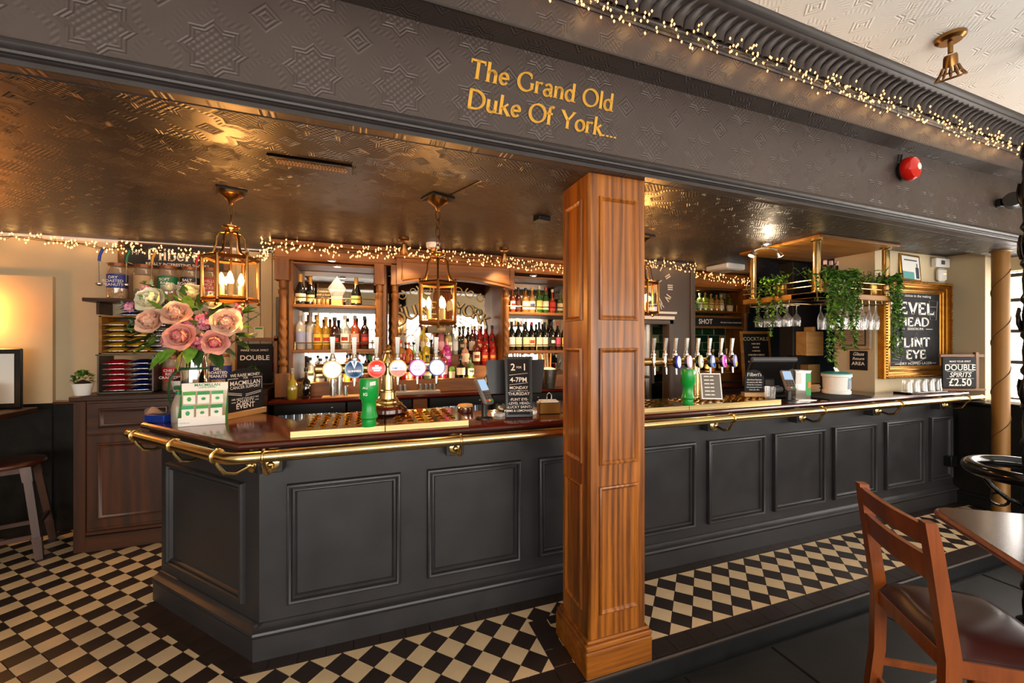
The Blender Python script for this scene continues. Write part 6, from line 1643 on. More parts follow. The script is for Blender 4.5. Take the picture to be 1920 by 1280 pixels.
# snack shelf, jars and sign on the wall
sh = thing('wall_shelf', 'dark wooden wall shelf carrying the nut jars', 'shelf', (-1.72, 4.43, 1.9))
MB().use(DKWX).bbox(-0.46, -0.24, 0.0, 0.46, 0.0, 0.03, 0.004).build('shelf_board', sh)
MB().use(DKWX).bbox(-0.40, -0.18, -0.10, -0.375, 0.0, 0.0, 0.003).build('shelf_bracket', sh)
MB().use(DKWX).bbox(0.375, -0.18, -0.10, 0.40, 0.0, 0.0, 0.003).build('shelf_bracket', sh)
JG = glassy('jar_glass', '#f4e8d4', 0.85, 0.04, 0.25)
def jar(label, x, y, z, r, h, col, fill, words, spoon, group='nut jars'):
    t = thing('nut_jar', label, 'jar', (x, y, z), 0.0, group)
    MB().use(JG).lathe([(r * .95, 0), (r, .008), (r, h * .74), (r * .8, h * .88), (r * .8, h * .96)], 24).build('jar_glass', t)
    tag(MB().use(mat('nuts' + fill, fill, 0.7, 0, 0.3, 0, 0.5, 60, 0.5, 80)).lathe([(r * .9, .006), (r * .93, .012), (r * .93, h * .68), (r * .6, h * .72)], 20).build('nuts', t), kind='stuff')
    MB().use(mat('jar_rim', '#8a4a1e', 0.4, 0.3)).lathe([(r * .84, h * .92), (r * .86, h * .94), (r * .86, h), (r * .7, h)], 24).build('jar_rim', t)
    vs = []; k = 16
    for i in range(k + 1):
        a = -pi / 2 - 1.5 + 3.0 * i / k
        for zz in (h * .30, h * .68): vs.append((r * 1.012 * cos(a), r * 1.012 * sin(a), zz))
    MB().use(mat('jarlabel' + col, col, 0.5)).add(vs, [[2 * i, 2 * i + 2, 2 * i + 3, 2 * i + 1] for i in range(k)]).build('jar_label', t)
    for i, wd in enumerate(words):
        lettering(wd, h * .105, CHALKW, t, (0, -r * 1.03, h * (.585 - .10 * i)), bold=.02, name='label_print')
    if spoon:
        m = MB().use(STEEL).cyl((-r * 1.05, -0.10, h * .45), (-r * 1.05, -0.10, h * 1.02), 0.004, 6); m.ball((-r * 1.05, -0.10, h * .38), 0.024, 10, (1, 1, .7))
        m.tube([(-r * .62, -r * .55, h * .965), (-r * .9, -0.085, h * 1.0), (-r * 1.05, -0.10, h * 1.0)], 0.0025, 6)     # hooked on the rim
        m.build('scoop', t)
        MB().use(mat('spoon' + spoon, spoon, 0.5)).tube([(-r * 1.05, -0.10, h * 1.0), (-r * .98, -0.10, h * 1.16), (-r * .70, -0.10, h * 1.34)], 0.010, 8).build('scoop_handle', t)
    return t
JW = [('blue', '#20308a', '#c8a878', ('DRY', 'ROASTED', 'PEANUTS'), '#1c3aa8'), ('buff', '#c8a070', '#6a4a30', (), '#1a7a4a'), ('green', '#1a7a4a', '#a86a3a', ('SOFT', 'BAR', 'MIX'), '#d8a03a'), ('black', '#2a2426', '#c89a5a', ('SALT', 'ROASTED', 'PEANUTS'), None), ('red', '#c02028', '#b0602a', ('CHILLI', 'RICE', 'CRACKERS'), '#c8141c')]
for i, (cn, cc, fl_, wd, spn) in enumerate(JW):
    x = (-2.00, -1.825, -1.655, -1.495, -1.345)[i]
    jar('glass nut jar with a %s label on the wall shelf' % cn, x, 4.30, 1.9305, 0.071, 0.30, cc, fl_, wd, spn)
fs_ = thing('framed_sign', 'dark framed sign lettered Filberts Really Interesting Snacks above the jars', 'sign', (-1.665, 4.425, 2.222))
MB().use(wood('rope_frame', '#3a1a08', '#8a5a20', (1, 1, 1), 60, 0.4, 0, 0.2)).bbox(-0.385, -0.03, 0.0, 0.44, 0.0, 0.222, 0.008).build('frame', fs_)
MB().use(mat('sign_black', '#17130f', 0.5)).box(-0.335, -0.033, 0.012, 0.39, -0.028, 0.205).build('sign_face', fs_)
wd = serif_width("Filbert's", 0.138)
serif_letters(fs_, "Filbert's", 0.138, CHALKW, Matrix.Translation((-wd / 2 + 0.045, -0.0345, 0.072)) @ Matrix.Rotation(pi / 2, 4, 'X'), 'sign_letter', .115, .055)
lettering('Mr', 0.05, CHALKW, fs_, (-0.255, -0.0345, 0.125), name='sign_words')
lettering('REALLY INTERESTING SNACKS', 0.034, CHALKW, fs_, (0.045, -0.0345, 0.036), bold=.008, name='sign_words')

# crates of crisps on the cabinet
def packet_mesh(col, foil):
    m = MB(); n = 6; vs = []; K = 7
    w_, d_, h_ = 0.0712, 0.07, 0.0195
    for j in range(K + 1):
        for i in range(n + 1):
            u = i / n * 2 - 1; v = j / K * 2 - 1
            b = max(0.0, (1 - abs(u) ** 2.5)) * max(0.0, 1 - abs(v) ** 3)
            vs.append((u * w_, v * d_, h_ * b + random.uniform(-.001, .001)))
    fs = [[j * (n + 1) + i, j * (n + 1) + i + 1, (j + 1) * (n + 1) + i + 1, (j + 1) * (n + 1) + i] for j in range(K) for i in range(n)]
    m.use(col).add(vs, fs)
    lo = [(x, y, -z * 0.9 - 0.001) for x, y, z in vs]
    m.use(foil).add(lo, [f[::-1] for f in fs])
    m.use(foil).bbox(-w_ * .96, -d_ - 0.008, -0.0025, w_ * .96, -d_ + 0.004, 0.0025, 0.001)
    return m.mesh('packet', 50)
FOIL = mat('foil', '#c8c4c0', 0.22, 1.0, 0.5, 0, 0.3, 50, 0.5, 40)
PK = {c: [packet_mesh(mat('crisp_' + c, h, 0.25), FOIL) for _ in range(3)] for c, h in (('yellow', '#d8a010'), ('red', '#b01020'), ('navy', '#16205e'), ('silver', '#8a8a90'), ('blue', '#1a3a8a'))}
def packets(cname, x, y0, z0, n, dz, where, group):
    for i in range(n):
        o = link('crisp_packet', random.choice(PK[cname]), None, (x + random.uniform(-.001, .001), y0 + random.uniform(-.004, .004), z0 + i * dz + 0.019), (.13 + random.uniform(-.004, .004), random.uniform(-.006, .006), random.uniform(-.02, .02)))
        tag(o, '%s crisp packet, %s from the bottom of its pile %s' % (cname, ORD[i], where), 'crisp packet', group)
cr = thing('wood_crate', 'open wooden crate of yellow crisp packets on the steel rack', 'crate', (-1.74, 4.10, 1.478))
MB().use(OAKL).bbox(-0.245, -0.09, 0.0, 0.245, 0.10, 0.012, 0.002).bbox(-0.245, -0.09, 0.0, -0.225, 0.10, 0.30, 0.002).bbox(0.225, -0.09, 0.0, 0.245, 0.10, 0.30, 0.002).bbox(-0.245, -0.09, 0.288, 0.245, 0.10, 0.30, 0.002).build('crate_boards', cr)
MB().use(DKWX).box(-0.245, 0.09, 0.0, 0.245, 0.10, 0.30).build('crate_back', cr)
rk2 = thing('steel_rack', 'low grey steel rack of red and navy crisp packets on the cabinet', 'rack', (-1.78, 4.10, 1.1705))
MB().use(mat('rack_steel', '#6a625c', 0.4, 0.7)).bbox(-0.21, -0.10, 0.0, 0.145, 0.10, 0.012, 0.002).bbox(-0.21, -0.10, 0.0, -0.198, 0.10, 0.306, 0.002).bbox(0.133, -0.10, 0.0, 0.145, 0.10, 0.306, 0.002).bbox(-0.22, -0.10, 0.295, 0.26, 0.10, 0.307, 0.002).build('rack_frame', rk2)
packets('yellow', -1.889, 4.075, 1.493, 6, 0.041, 'by the crate end', 'yellow crisps in the crate')
packets('yellow', -1.740, 4.075, 1.493, 6, 0.041, 'in the crate middle', 'yellow crisps in the crate')
packets('silver', -1.591, 4.075, 1.493, 6, 0.041, 'at the crate side', 'silver crisps in the crate')
packets('red', -1.889, 4.075, 1.1855, 6, 0.042, 'in the steel rack', 'red crisps in the rack')
packets('navy', -1.737, 4.075, 1.1855, 6, 0.042, 'in the rack middle', 'navy crisps in the rack')
packets('blue', -1.81, 4.09, 1.7785, 3, 0.041, 'on the crate end', 'blue crisps on the crate')
packets('blue', -1.655, 4.09, 1.7785, 3, 0.041, 'on the crate middle', 'blue crisps on the crate')
# small box plants in white pots
def box_plant(label, x, y, z):
    t = thing('potted_plant', label, 'potted plant', (x, y, z), 0, 'box plants in white pots')
    MB().use(WHITE).lathe([(0.042, 0), (0.045, 0.004), (0.060, 0.085), (0.062, 0.09), (0.056, 0.09)], 22).build('pot', t)
    m = MB(); rnd = random.Random(int(x * 100))
    for i in range(170):
        a = rnd.uniform(0, 2 * pi); b = rnd.uniform(-.1, pi / 2); r = 0.058 * rnd.uniform(.75, 1.05)
        p = Vector((r * cos(a) * cos(b), r * sin(a) * cos(b), 0.105 + 0.075 * sin(b) * rnd.uniform(.8, 1)))
        leaf(m, p, (p - Vector((0, 0, .10))) + Vector((rnd.uniform(-.03, .03),) * 3), 0.023, rnd.choice((LEAFD, LEAFD, LEAF)), rnd, .6)
    tag(m.build('foliage', t, 60), kind='stuff')
    MB().use(SOIL).lathe([(0.055, .08), (0.04, .10), (0.001, .12)], 12).build('soil', t)
box_plant('little round box plant in a white pot at the cabinet end', -2.05, 3.955, 1.1705)
box_plant('little box plant in a white pot before the red chilli jar', -1.455, 3.99, 1.1705)
box_plant('little box plant in a white pot behind the charity chalkboard', -0.98, 4.12, 1.1705)
jar('tall nut jar with a red CHILLI label beside the steel rack', -1.55, 4.13, 1.1705, 0.076, 0.285, '#c02028', '#b0602a', ('CHILLI', 'RICE', 'CRACKERS'), None, 'nut jars on the cabinet')
jar('nut jar with a navy label behind the flower vase', -1.20, 4.07, 1.1705, 0.078, 0.30, '#1c2a6a', '#c8a878', ('DRY', 'ROASTED', 'PEANUTS'), None, 'nut jars on the cabinet')
# wooden easel with the double-up sign behind the charity board, card on the wall
ez = thing('spirits_easel', 'wooden easel with a DOUBLE chalk sign behind the charity chalkboard', 'sign', (-0.99, 4.30, 1.1705), 0)
MB().use(OAKZ).bbox(-0.17, 0.0, 0.0, -0.14, 0.03, 0.46, 0.003).bbox(0.14, 0.0, 0.0, 0.17, 0.03, 0.46, 0.003).bbox(-0.17, 0, 0.41, 0.17, 0.03, 0.44, 0.003).build('easel_frame', ez)
MB().use(CHALK).bbox(-0.15, -0.015, 0.02, 0.13, -0.002, 0.385, 0.002).build('board', ez)
lettering('DOUBLE', 0.062, CHALKW, ez, (-0.01, -0.0165, 0.255), bold=.01, name='chalk_lettering')
lettering('MAKE YOUR SPIRIT', 0.026, CHALKW, ez, (-0.01, -0.0165, 0.325), name='chalk_lettering')
q = PY(486, 625, 4.39)
tag(MB().use(mat('thermostat', '#d8cfae', 0.5)).bbox(-0.045, 0, -0.065, 0.045, 0.02, 0.065, 0.006).use(mat('green_strip', '#3a8a3a', 0.5)).box(-0.03, -0.001, 0.04, 0.03, 0.002, 0.055).build('wall_card', None, 38, (q.x, 4.375, q.z)), 'cream card with a green stripe on the boarded wall', 'card')

# =================================================================== FLOWERS
vz = thing('steel_vase', 'tall polished steel churn holding the peonies on the bar', 'vase', (-1.045, 3.06, TOP))
MB().use(CHROME).lathe([(0.062, 0), (0.068, 0.01), (0.068, 0.33), (0.060, 0.37), (0.066, 0.40), (0.060, 0.40), (0.055, 0.37), (0.062, 0.33), (0.062, 0.015)], 30).build('churn', vz)
MB().use(mat('green_ribbon', '#0c4a24', 0.4)).tube([(0.071 * cos(i * pi / 12), 0.071 * sin(i * pi / 12), 0.31) for i in range(24)], 0.008, 6, True).tube([(-0.065, -0.03, 0.31), (-0.10, -0.06, 0.26), (-0.11, -0.06, 0.18), (-0.10, -0.06, 0.10)], 0.006, 6).build('ribbon', vz)
fb = thing('flower_bouquet', 'big bouquet of pink and cream peonies in the steel churn', 'flowers', (-1.045, 3.06, TOP))
PCOL = {'peach': ('#f0c8ae', '#e8a090'), 'pink': ('#eeb0a0', '#dc6a7a'), 'cream': ('#f2e4bc', '#e8d090'), 'white': ('#f4ecd0', '#e8dca8'), 'blush': ('#f0d0b8', '#e4aa9a')}
def petal(m, c, dirn, upv, L, Wd, curl):
    d = Vector(dirn).normalized(); u = Vector(upv); s = d.cross(u)
    s = s.normalized() if s.length > 1e-4 else Vector((1, 0, 0)); n = s.cross(d).normalized()
    vs = []; R, K = 4, 4
    for i in range(R + 1):
        t = i / R
        for k in range(K + 1):
            q = k / K * 2 - 1
            w_ = Wd * (sin(pi * min(1, t * .85 + .12)) ** .7)
            vs.append(c + d * (L * t * (1 - .25 * curl * t)) + s * (q * w_) + n * (curl * L * t * t * .75 + w_ * .35 * q * q))
    m.add(vs, [[i * (K + 1) + k, i * (K + 1) + k + 1, (i + 1) * (K + 1) + k + 1, (i + 1) * (K + 1) + k] for i in range(R) for k in range(K)])
def peony(name, px, py, y, rad, kind, face, seed):
    rnd = random.Random(seed); q = PY(px, py, y) - Vector((-1.045, 3.06, TOP))
    m = MB(); o_, i_ = PCOL[kind]; mo = mat('petal' + o_, o_, 0.6, 0, 0.2, 0, 0.12, 25); mi = mat('petal' + i_, i_, 0.6, 0, 0.2, 0, 0.15, 25)
    f = Vector(face).normalized(); a = f.orthogonal().normalized(); b = f.cross(a)
    for ring, (n, tilt, L, Wd, mt) in enumerate(((6, .10, 1.0, .55, mo), (7, .42, 1.0, .52, mo), (8, .75, .98, .46, mo), (8, 1.0, .92, .38, mo), (8, 1.2, .85, .30, mi), (7, 1.38, .74, .22, mi), (5, 1.5, .62, .15, mi))):
        m.use(mt)
        for k in range(n):
            an = 2 * pi * (k + .5 * ring + rnd.uniform(-.15, .15)) / n
            rd = a * cos(an) + b * sin(an); d = rd * cos(tilt) + f * sin(tilt)
            petal(m, q + rd * rad * .08, d, f, rad * L * rnd.uniform(.88, 1.08), rad * Wd, .45 + .13 * ring)
    m.use(mi).ball(tuple(q + f * rad * .2), rad * .18, 8)
    return m.build('peony', fb, 60)
for i, (px, py, y, rad, kind, face) in enumerate(((289, 567, 2.95, .080, 'white', (-.2, -1, .5)), (290, 605, 2.90, .078, 'peach', (-.3, -1, .3)), (333, 592, 2.88, .078, 'peach', (.1, -1, .5)), (342, 632, 2.86, .082, 'pink', (0, -1, .15)),
        (424, 607, 2.88, .088, 'blush', (.3, -1, .2)), (404, 640, 2.86, .072, 'pink', (.2, -1, -.1)), (362, 556, 2.98, .072, 'cream', (0, -1, .8)), (397, 570, 3.0, .055, 'cream', (.2, -1, .6)), (318, 545, 3.05, .045, 'white', (0, -.6, 1)))):
    peony('peony', px, py, y, rad * 1.12, kind, face, i)
HY = [mat('hydrangea_a', '#d86a86', 0.6), mat('hydrangea_b', '#b03a78', 0.6), mat('hydrangea_c', '#e8a0b0', 0.6)]
def floret_cluster(px, py, y, rad, n, seed, cols):
    rnd = random.Random(seed); q = PY(px, py, y) - Vector((-1.045, 3.06, TOP)); m = MB()
    for i in range(n):
        d = Vector((rnd.gauss(0, 1), rnd.gauss(0, 1) - .6, rnd.gauss(0, 1))).normalized(); c = q + d * rad * rnd.uniform(.6, 1); m.use(rnd.choice(cols))
        a = d.orthogonal().normalized(); b = d.cross(a); s = .015
        for k in range(4):
            an = k * pi / 2 + rnd.uniform(-.2, .2); r1 = a * cos(an) + b * sin(an); r2 = d.cross(r1)
            m.add([c, c + r1 * s * .7 + r2 * s * .5 + d * .003, c + r1 * s * 1.3 + d * .004, c + r1 * s * .7 - r2 * s * .5 + d * .003], [[0, 1, 2, 3]])
    m.build('hydrangea', fb, 60)
for i, (px, py, y, r, n, cc) in enumerate(((350, 608, 2.90, .045, 60, (0, 1)), (383, 602, 2.92, .055, 80, (0, 2)), (320, 640, 2.92, .045, 60, (0, 2)), (375, 640, 2.90, .05, 70, (0, 2)), (442, 590, 2.95, .04, 55, (0, 1)), (424, 640, 2.92, .03, 36, (1, 0)), (275, 545, 3.0, .028, 26, (1, 2)), (243, 575, 2.95, .025, 20, (1, 2)), (345, 575, 2.95, .025, 24, (1, 0)), (452, 573, 3.0, .028, 24, (1, 2)))):
    floret_cluster(px, py, y, r, n, 50 + i, [HY[c] for c in cc])
rnd = random.Random(5); stems = MB().use(LEAFD)
O = Vector((-1.045, 3.06, TOP))
def big_leaf(px, py, y, l, dx, dz, matl, dy=-.4):
    q = PY(px, py, y) - O; m = MB(); leaf(m, q, (dx, dy, dz), l, matl, rnd, .55); m.build('leaf', fb, 60)
for (px, py, l, dx, dz) in ((310, 590, .13, -.3, .5), (350, 585, .13, .2, .6), (390, 600, .13, .4, .4), (440, 640, .12, .7, -.3), (300, 575, .12, -.7, .6), (275, 635, .12, -.9, -.3), (420, 575, .11, .6, .6), (360, 615, .13, .2, .2), (300, 640, .15, -.7, -.4), (318, 655, .15, -.6, -.8), (345, 655, .14, -.2, -1), (372, 650, .13, .1, -1), (395, 655, .15, .6, -.9), (280, 620, .11, -.9, .1), (410, 648, .14, .9, -.6), (330, 650, .13, -.4, -.6), (362, 645, .14, 0, -.5), (440, 625, .11, .9, -.2), (300, 612, .10, -.8, .3), (320, 572, .10, -.2, .9), (345, 560, .09, .1, 1), (375, 575, .10, .2, .8), (262, 600, .09, -1, .2)):
    big_leaf(px, py, 2.93, l, dx, dz, rnd.choice((LEAF, LEAFD, LEAF)))
for (px, py, tx, ty, n) in ((270, 585, 228, 572, 9), (265, 600, 232, 615, 9), (450, 612, 488, 588, 9), (455, 625, 478, 632, 7), (300, 540, 262, 530, 6), (440, 600, 470, 565, 7)):
    a = PY(px, py, 2.95) - O; b = PY(tx, ty, 2.95) - O; m = MB(); sprig(m, a, b, n, .042, LEAFG, px); m.build('eucalyptus_sprig', fb, 60)
    stems.tube([tuple(a * .6 + Vector((0, 0, .10))), tuple(a), tuple(b)], .003, 5)
for k in range(14):
    a = 2 * pi * k / 14; stems.tube([(.03 * cos(a), .03 * sin(a), .30), (.06 * cos(a), .05 * sin(a) - .03, .45), (.17 * cos(a) * rnd.uniform(.5, 1), .09 * sin(a) - .07, .50 + rnd.uniform(-.04, .16))], .004, 5)
for k in range(46):
    px = rnd.uniform(272, 455); py = 560 + rnd.uniform(0, 85); dx = (px - 362) / 90
    big_leaf(px, py, rnd.uniform(2.96, 3.06), rnd.uniform(.08, .12), dx + rnd.uniform(-.4, .4), rnd.uniform(-.6, .6) - (py - 600) / 60, rnd.choice((LEAFD, LEAFD, LEAF, LEAFG)), rnd.uniform(-.6, .2))
stems.build('stems', fb)

# =================================================================== CLOCK WALL AND GREEN TILED UNIT
ck = thing('wall_clock', 'large wall clock of loose pale roman numerals on the grey wall', 'clock', (0, 0, 0))
CLK = mat('clock_cream', '#ded0bc', 0.5)
cc_ = PY(1222, 545, 3.6); cc_.z = 2.168; CRD = 0.232
NUM = {12: 'XII', 1: 'I', 2: 'II', 3: 'III', 4: 'IV', 5: 'V', 6: 'VI', 7: 'VII', 8: 'VIII', 9: 'IX', 10: 'X', 11: 'XI'}
for h, s in NUM.items():
    a = pi / 2 - h * pi / 6; x = cc_.x + CRD * cos(a); z = cc_.z + CRD * sin(a)
    m = MB().use(CLK); size = 0.095; wd = serif_width(s, size) * 0.8
    m.xf = Matrix.Translation((x, 3.592, z)) @ Matrix.Rotation(-(a - pi / 2), 4, 'Y') @ Matrix.Rotation(pi / 2, 4, 'X') @ Matrix.Scale(0.8, 4, (1, 0, 0)) @ Matrix.Translation((-wd / 1.6, -size * .35, 0))
    serif_mb(m, s, size, .16, .06, 20, 0, 0, 0, .006, .10); m.build('numeral', ck, 0)
m = MB().use(CLK); m.xf = Matrix.Translation((cc_.x, 3.6, cc_.z)) @ Matrix.Rotation(pi / 2, 4, 'X'); m.lathe([(.075, 0), (.078, .012), (.07, .016), (.001, .017)], 28).build('clock_boss', ck)
for a, l in ((-1.0, .22), (2.2, .05), (0.55, .13)):
    MB().use(CLK).tube([(cc_.x, 3.578, cc_.z), (cc_.x + l * cos(a), 3.578, cc_.z + l * sin(a))], .007, 4).build('clock_hand', ck)
# two pale shelves over the doorway
for i, (z, x1) in enumerate(((1.875, 3.16), (1.815, 3.13))):
    tag(MB().use(mat('pale_ledge', '#e6dccb', 0.5)).bbox(2.52, 3.555, z, x1, 3.60, z + .035 - .01 * (1 - i), 0.003).build('pale_ledge', None), ('upper pale ledge over the passage doorway' , 'lower pale ledge over the passage doorway')[i], 'ledge')

YU = 4.0
un = thing('tiled_back_unit', 'oak shelf unit with green brick tiles beside the grey clock wall', 'shelf unit')
UX0, UX1 = 3.44, 4.68
MB().use(OAKX).bbox(UX0, YU - .03, 2.38, UX1 + .06, 4.34, 2.447, .006).build('cornice', un)
MB().use(OAKX).bbox(UX0, YU, 2.26, UX1 + .04, YU + .04, 2.39, .004).build('frieze', un)
MB().use(OAKX).bbox(UX0, YU + .02, 2.24, UX1, 4.30, 2.26, .003).build('unit_ceiling', un)
MB().use(OAKZ).bbox(UX1 - .035, YU + .02, 1.05, UX1, 4.33, 2.40, .003).build('upright', un)
m = MB().use(OAKZ).bbox(UX1 - .05, YU - .03, 2.05, UX1 + .05, YU + .05, 2.26, .004).bbox(UX1 - .04, YU - .02, 1.95, UX1 + .04, YU + .05, 2.06, .004)
m.lathe([(.035, 0), (.04, .02), (.022, .04), (.03, .07), (.028, .30), (.034, .32), (.020, .34), (.028, .40), (.026, .70), (.036, .73), (.030, .78)], 16, (UX1, YU + .015, 1.18)).bbox(UX1 - .045, YU - .025, 1.05, UX1 + .045, YU + .05, 1.185, .004).build('turned_post', un)
# bottle green brick tiles
TGR = [mat('green_tile_%d' % i, c, 0.12, 0, 0.5, 0, 0.2, 9) for i, c in enumerate(('#12301a', '#173a1f', '#0e2816'))]
MB().use(mat('pale_grout', '#8a8a58', 0.7)).box(UX0 - .03, 4.292, 1.05, UX1 - .03, 4.33, 2.25).build('grout', un)
tm = [MB().use(t_).bbox(0, 0, 0, .197, .008, .097, .002).mesh('tile', 0) for t_ in TGR]
for r in range(12):
    for c in range(-1, 7):
        x = UX0 - .02 + c * .202 + (r % 2) * .101
        if x < UX0 - .06 or x > UX1 - .2: continue
        link('tile', random.choice(tm), un, (x, 4.286, 1.06 + r * .101))
MB().use(OAKX).bbox(UX0, YU + .02, 1.945, UX1 - .03, 4.29, 1.972, .004).build('shelf', un)
MB().use(BRASS).cyl((UX0, YU + .035, 2.055), (UX1 - .12, YU + .035, 2.055), .005, 8).cyl((UX1 - .12, YU + .035, 1.972), (UX1 - .12, YU + .035, 2.06), .005, 8).cyl((UX0 + .5, YU + .035, 1.972), (UX0 + .5, YU + .035, 2.06), .005, 8).build('gallery_rail', un)
MB().use(OAKX).bbox(UX0, YU + .0, 1.165, UX1 - .03, 4.29, 1.195, .004).bbox(UX0, YU + .03, 1.06, UX1 - .03, YU + .06, 1.17, .003).build('shelf', un)
ss = MB().use(OAKX).bbox(UX0, YU - .005, 1.745, UX1 - .05, YU + .03, 1.905, .004).build('sign_rail', un)
MB().use(mat('sign_black', '#17130f', 0.5)).box(UX0 + .02, YU - .008, 1.772, UX1 - .085, YU, 1.878).build('sign_face', ss)
qx = PY(1322, 593, YU).x
lettering('SHOT', .085, CHALKW, un, (qx, YU - .0095, 1.826), bold=.02, name='sign_words')
lettering('the best in shots of every kind', .030, CHALKW, un, (qx + .42, YU - .0095, 1.822), name='sign_words', sx=.95)
spot_light('unit_downlight', (4.0, 4.14, 2.22), (4.0, 4.12, 1.0), 12, (1.0, .68, .34), 130, .02)
MB().use(CHROME).lathe([(.03, -.006), (.038, 0), (.038, .004)], 16, (4.0, 4.14, 2.236)).build('downlight', un)
point_light('unit_strip_lamp', (4.1, YU + .06, 1.24), 1.2, (1.0, .68, .32), .02)
GR = 'bottles in the green tiled unit'
row([(1302, 'squat', .20, .036, 'green liqueur', '#3a7a2a', 'green', '#4a8a3a', '#c87a3a', None, .4), (1312, 'square', .23, .036, 'pale green', '#a8c070', 'white', '#e8e4c8', '#b8a888', None, .5), (1322, 'square', .24, .038, 'lime', '#9ab83a', 'lime', '#c8d04a', '#c86a2a', None, .45),
     (1333, 'square', .23, .036, 'gold', '#d8b04a', 'gold', '#e0c060', '#c8742a', None, .45), (1343, 'square', .22, .036, 'amber', '#c88a3a', 'orange', '#e0a04a', '#c85a2a', None, .4), (1352, 'square', .22, .036, 'pale gold', '#e0c87a', 'cream', '#f0e4b8', '#d8b888', None, .5)],
    1.972, 4.12, '%s from the clock wall on the gallery shelf', GR)
row([(1298, 'wine', .26, .036, 'black', '#12100c', 'buff', '#c8a060', '#1a1612', None, .05), (1308, 'spirit', .27, .036, 'red-capped', '#2a100a', 'brown', '#6a3a1a', '#b01a14', None, .1), (1324, 'spirit', .24, .036, 'dark whisky', '#2a1808', 'gold', '#c8983a', '#1a1612', None, .1),
     (1337, 'spirit', .28, .036, 'amber whisky', '#8a4a14', 'cream', '#d8c08a', '#c0a890', None, .2), (1350, 'spirit', .22, .036, 'brown', '#3a1e0c', 'yellow', '#d8a82a', '#1a1612', None, .1), (1362, 'square', .29, .040, 'yellow-labelled', '#a8681a', 'mustard', '#e0a82a', '#c8a878', '#2a1a0c', .2), (1374, 'spirit', .22, .034, 'honey', '#c8862a', 'amber', '#d89a3a', '#d8b04a', None, .3)],
    1.195, 4.10, '%s from the clock wall on the lit lower shelf', GR)
q = PY(1366, 575, 4.10)
t = thing('potted_plant', 'small green plant in a pale pot on the gallery shelf', 'potted plant', (q.x + .02, 4.10, 1.9725))
MB().use(mat('pale_pot', '#d8c4a4', 0.6)).lathe([(.035, 0), (.045, .08), (.04, .08)], 14).build('pot', t)
m = MB(); sprig(m, (0, 0, .07), (0, 0, .20), 26, .05, LEAF, 8); tag(m.build('foliage', t, 60), kind='stuff')
# back counter on the right with the cocktail board
tag(MB().use(MAHOG).bbox(3.44, 3.62, 1.02, 5.2, 4.02, 1.05, .01).use(DKWX).box(3.46, 3.68, 0.0, 5.18, 4.0, 1.02).build('back_counter_unit', None), 'reddish wooden back counter below the green tiled unit', 'counter')
q = PY(1425, 745, 3.72)
co = thing('cocktail_board', 'tall orange framed chalkboard headed COCKTAILS leaning on the back counter', 'chalkboard', (q.x, 3.74, 1.0505), -.25)
F3 = Matrix.Rotation(-.10, 4, 'X') @ Matrix.Diagonal((1.0, 1, 1, 1))
wB, hB = .40, .66
m = MB().use(OAKL); m.xf = F3; m.bbox(-wB / 2, 0, 0, wB / 2, .02, hB, .004).build('frame', co)
m = MB().use(CHALK); m.xf = F3; m.box(-wB / 2 + .035, -.002, .03, wB / 2 - .035, .002, hB - .035).build('board_face', co)
CHC = mat('chalk_cream', '#d8c8a0', .8)
o = lettering('COCKTAILS', .062, CHC, co, (0, -.0035, .56), bold=.008, name='chalk_lettering'); o.matrix_basis = F3 @ o.matrix_basis
rl = random.Random(31)
for i, (z, wl_) in enumerate(((.50, .12), (.455, .09), (.41, .11), (.36, .22), (.32, .10), (.275, .24), (.23, .15), (.19, .13), (.15, .18), (.11, .12))):   # small illegible chalk lines
    x = -wl_ / 2
    while x < wl_ / 2 - .01:
        w1 = rl.uniform(.018, .05); w1 = min(w1, wl_ / 2 - x)
        m = MB().use(CHC); m.xf = F3; hgt = rl.uniform(.007, .011)
        m.box(x, -.0035, z - hgt, x + w1 - .006, -.002, z + hgt).build('chalk_line', co); x += w1
# wooden heart on its string
q = PY(1410, 543, 3.86)
ht = thing('wooden_heart', 'pale wooden heart lettered Love hanging from the fairy lights', 'ornament', (q.x, 3.88, q.z))
pts = []
for i in range(28):
    a = 2 * pi * i / 28; pts.append((.0062 * 16 * sin(a) ** 3 * .75, .0062 * .75 * (13 * cos(a) - 5 * cos(2 * a) - 2 * cos(3 * a) - cos(4 * a))))
n = len(pts)
MB().use(PINEX).add([(x, 0, z) for x, z in pts] + [(x, .008, z) for x, z in pts], [list(range(n)), list(range(n, 2 * n))[::-1]] + [[i, n + i, n + (i + 1) % n, (i + 1) % n] for i in range(n)]).build('heart', ht, 30)
MB().use(BLACK).cyl((0, .004, .04), (0, .004, 2.447 - q.z), .0025, 6).build('string', ht)
lettering('Love', .045, mat('brown_ink', '#8a6a3a', .6), ht, (0, -.0015, .005), shear=.3, name='lettering')
# things in the dark corner: wooden menu block, kraft box, red cap bottle
q = PY(1545, 640, 3.2)
t = thing('wooden_caddy', 'plain wooden box hanging on the added black post', 'box', (4.52, 3.075, 1.425), 0)
MB().use(PINEX).bbox(-.13, -.06, 0, .13, .06, .26, .004).build('box', t)
MB().use(PINEX).bbox(-.02, -.05, .26, .02, .05, .31, .004).build('box_knob', t)
tag(MB().use(mat('black_wall', '#100e0d', 0.6)).box(4.36, 3.10, 1.0, 4.70, 3.2, 1.42).bbox(4.36, 3.14, 0.0, 4.70, 3.3, 2.45, .004).build('added_dark_post', None), 'added matt black post standing in for the dark corner behind the rack', 'post')  # invented post: its black stands in for the darkness of this corner
t = thing('kraft_box', 'brown card box with a shiny seal below the hanging wooden box', 'box', (4.50, 3.06, 1.13), 0)
MB().use(mat('kraft', '#8a6a3c', .6)).bbox(-.09, -.05, 0, .09, .04, .20, .003).build('carton', t)
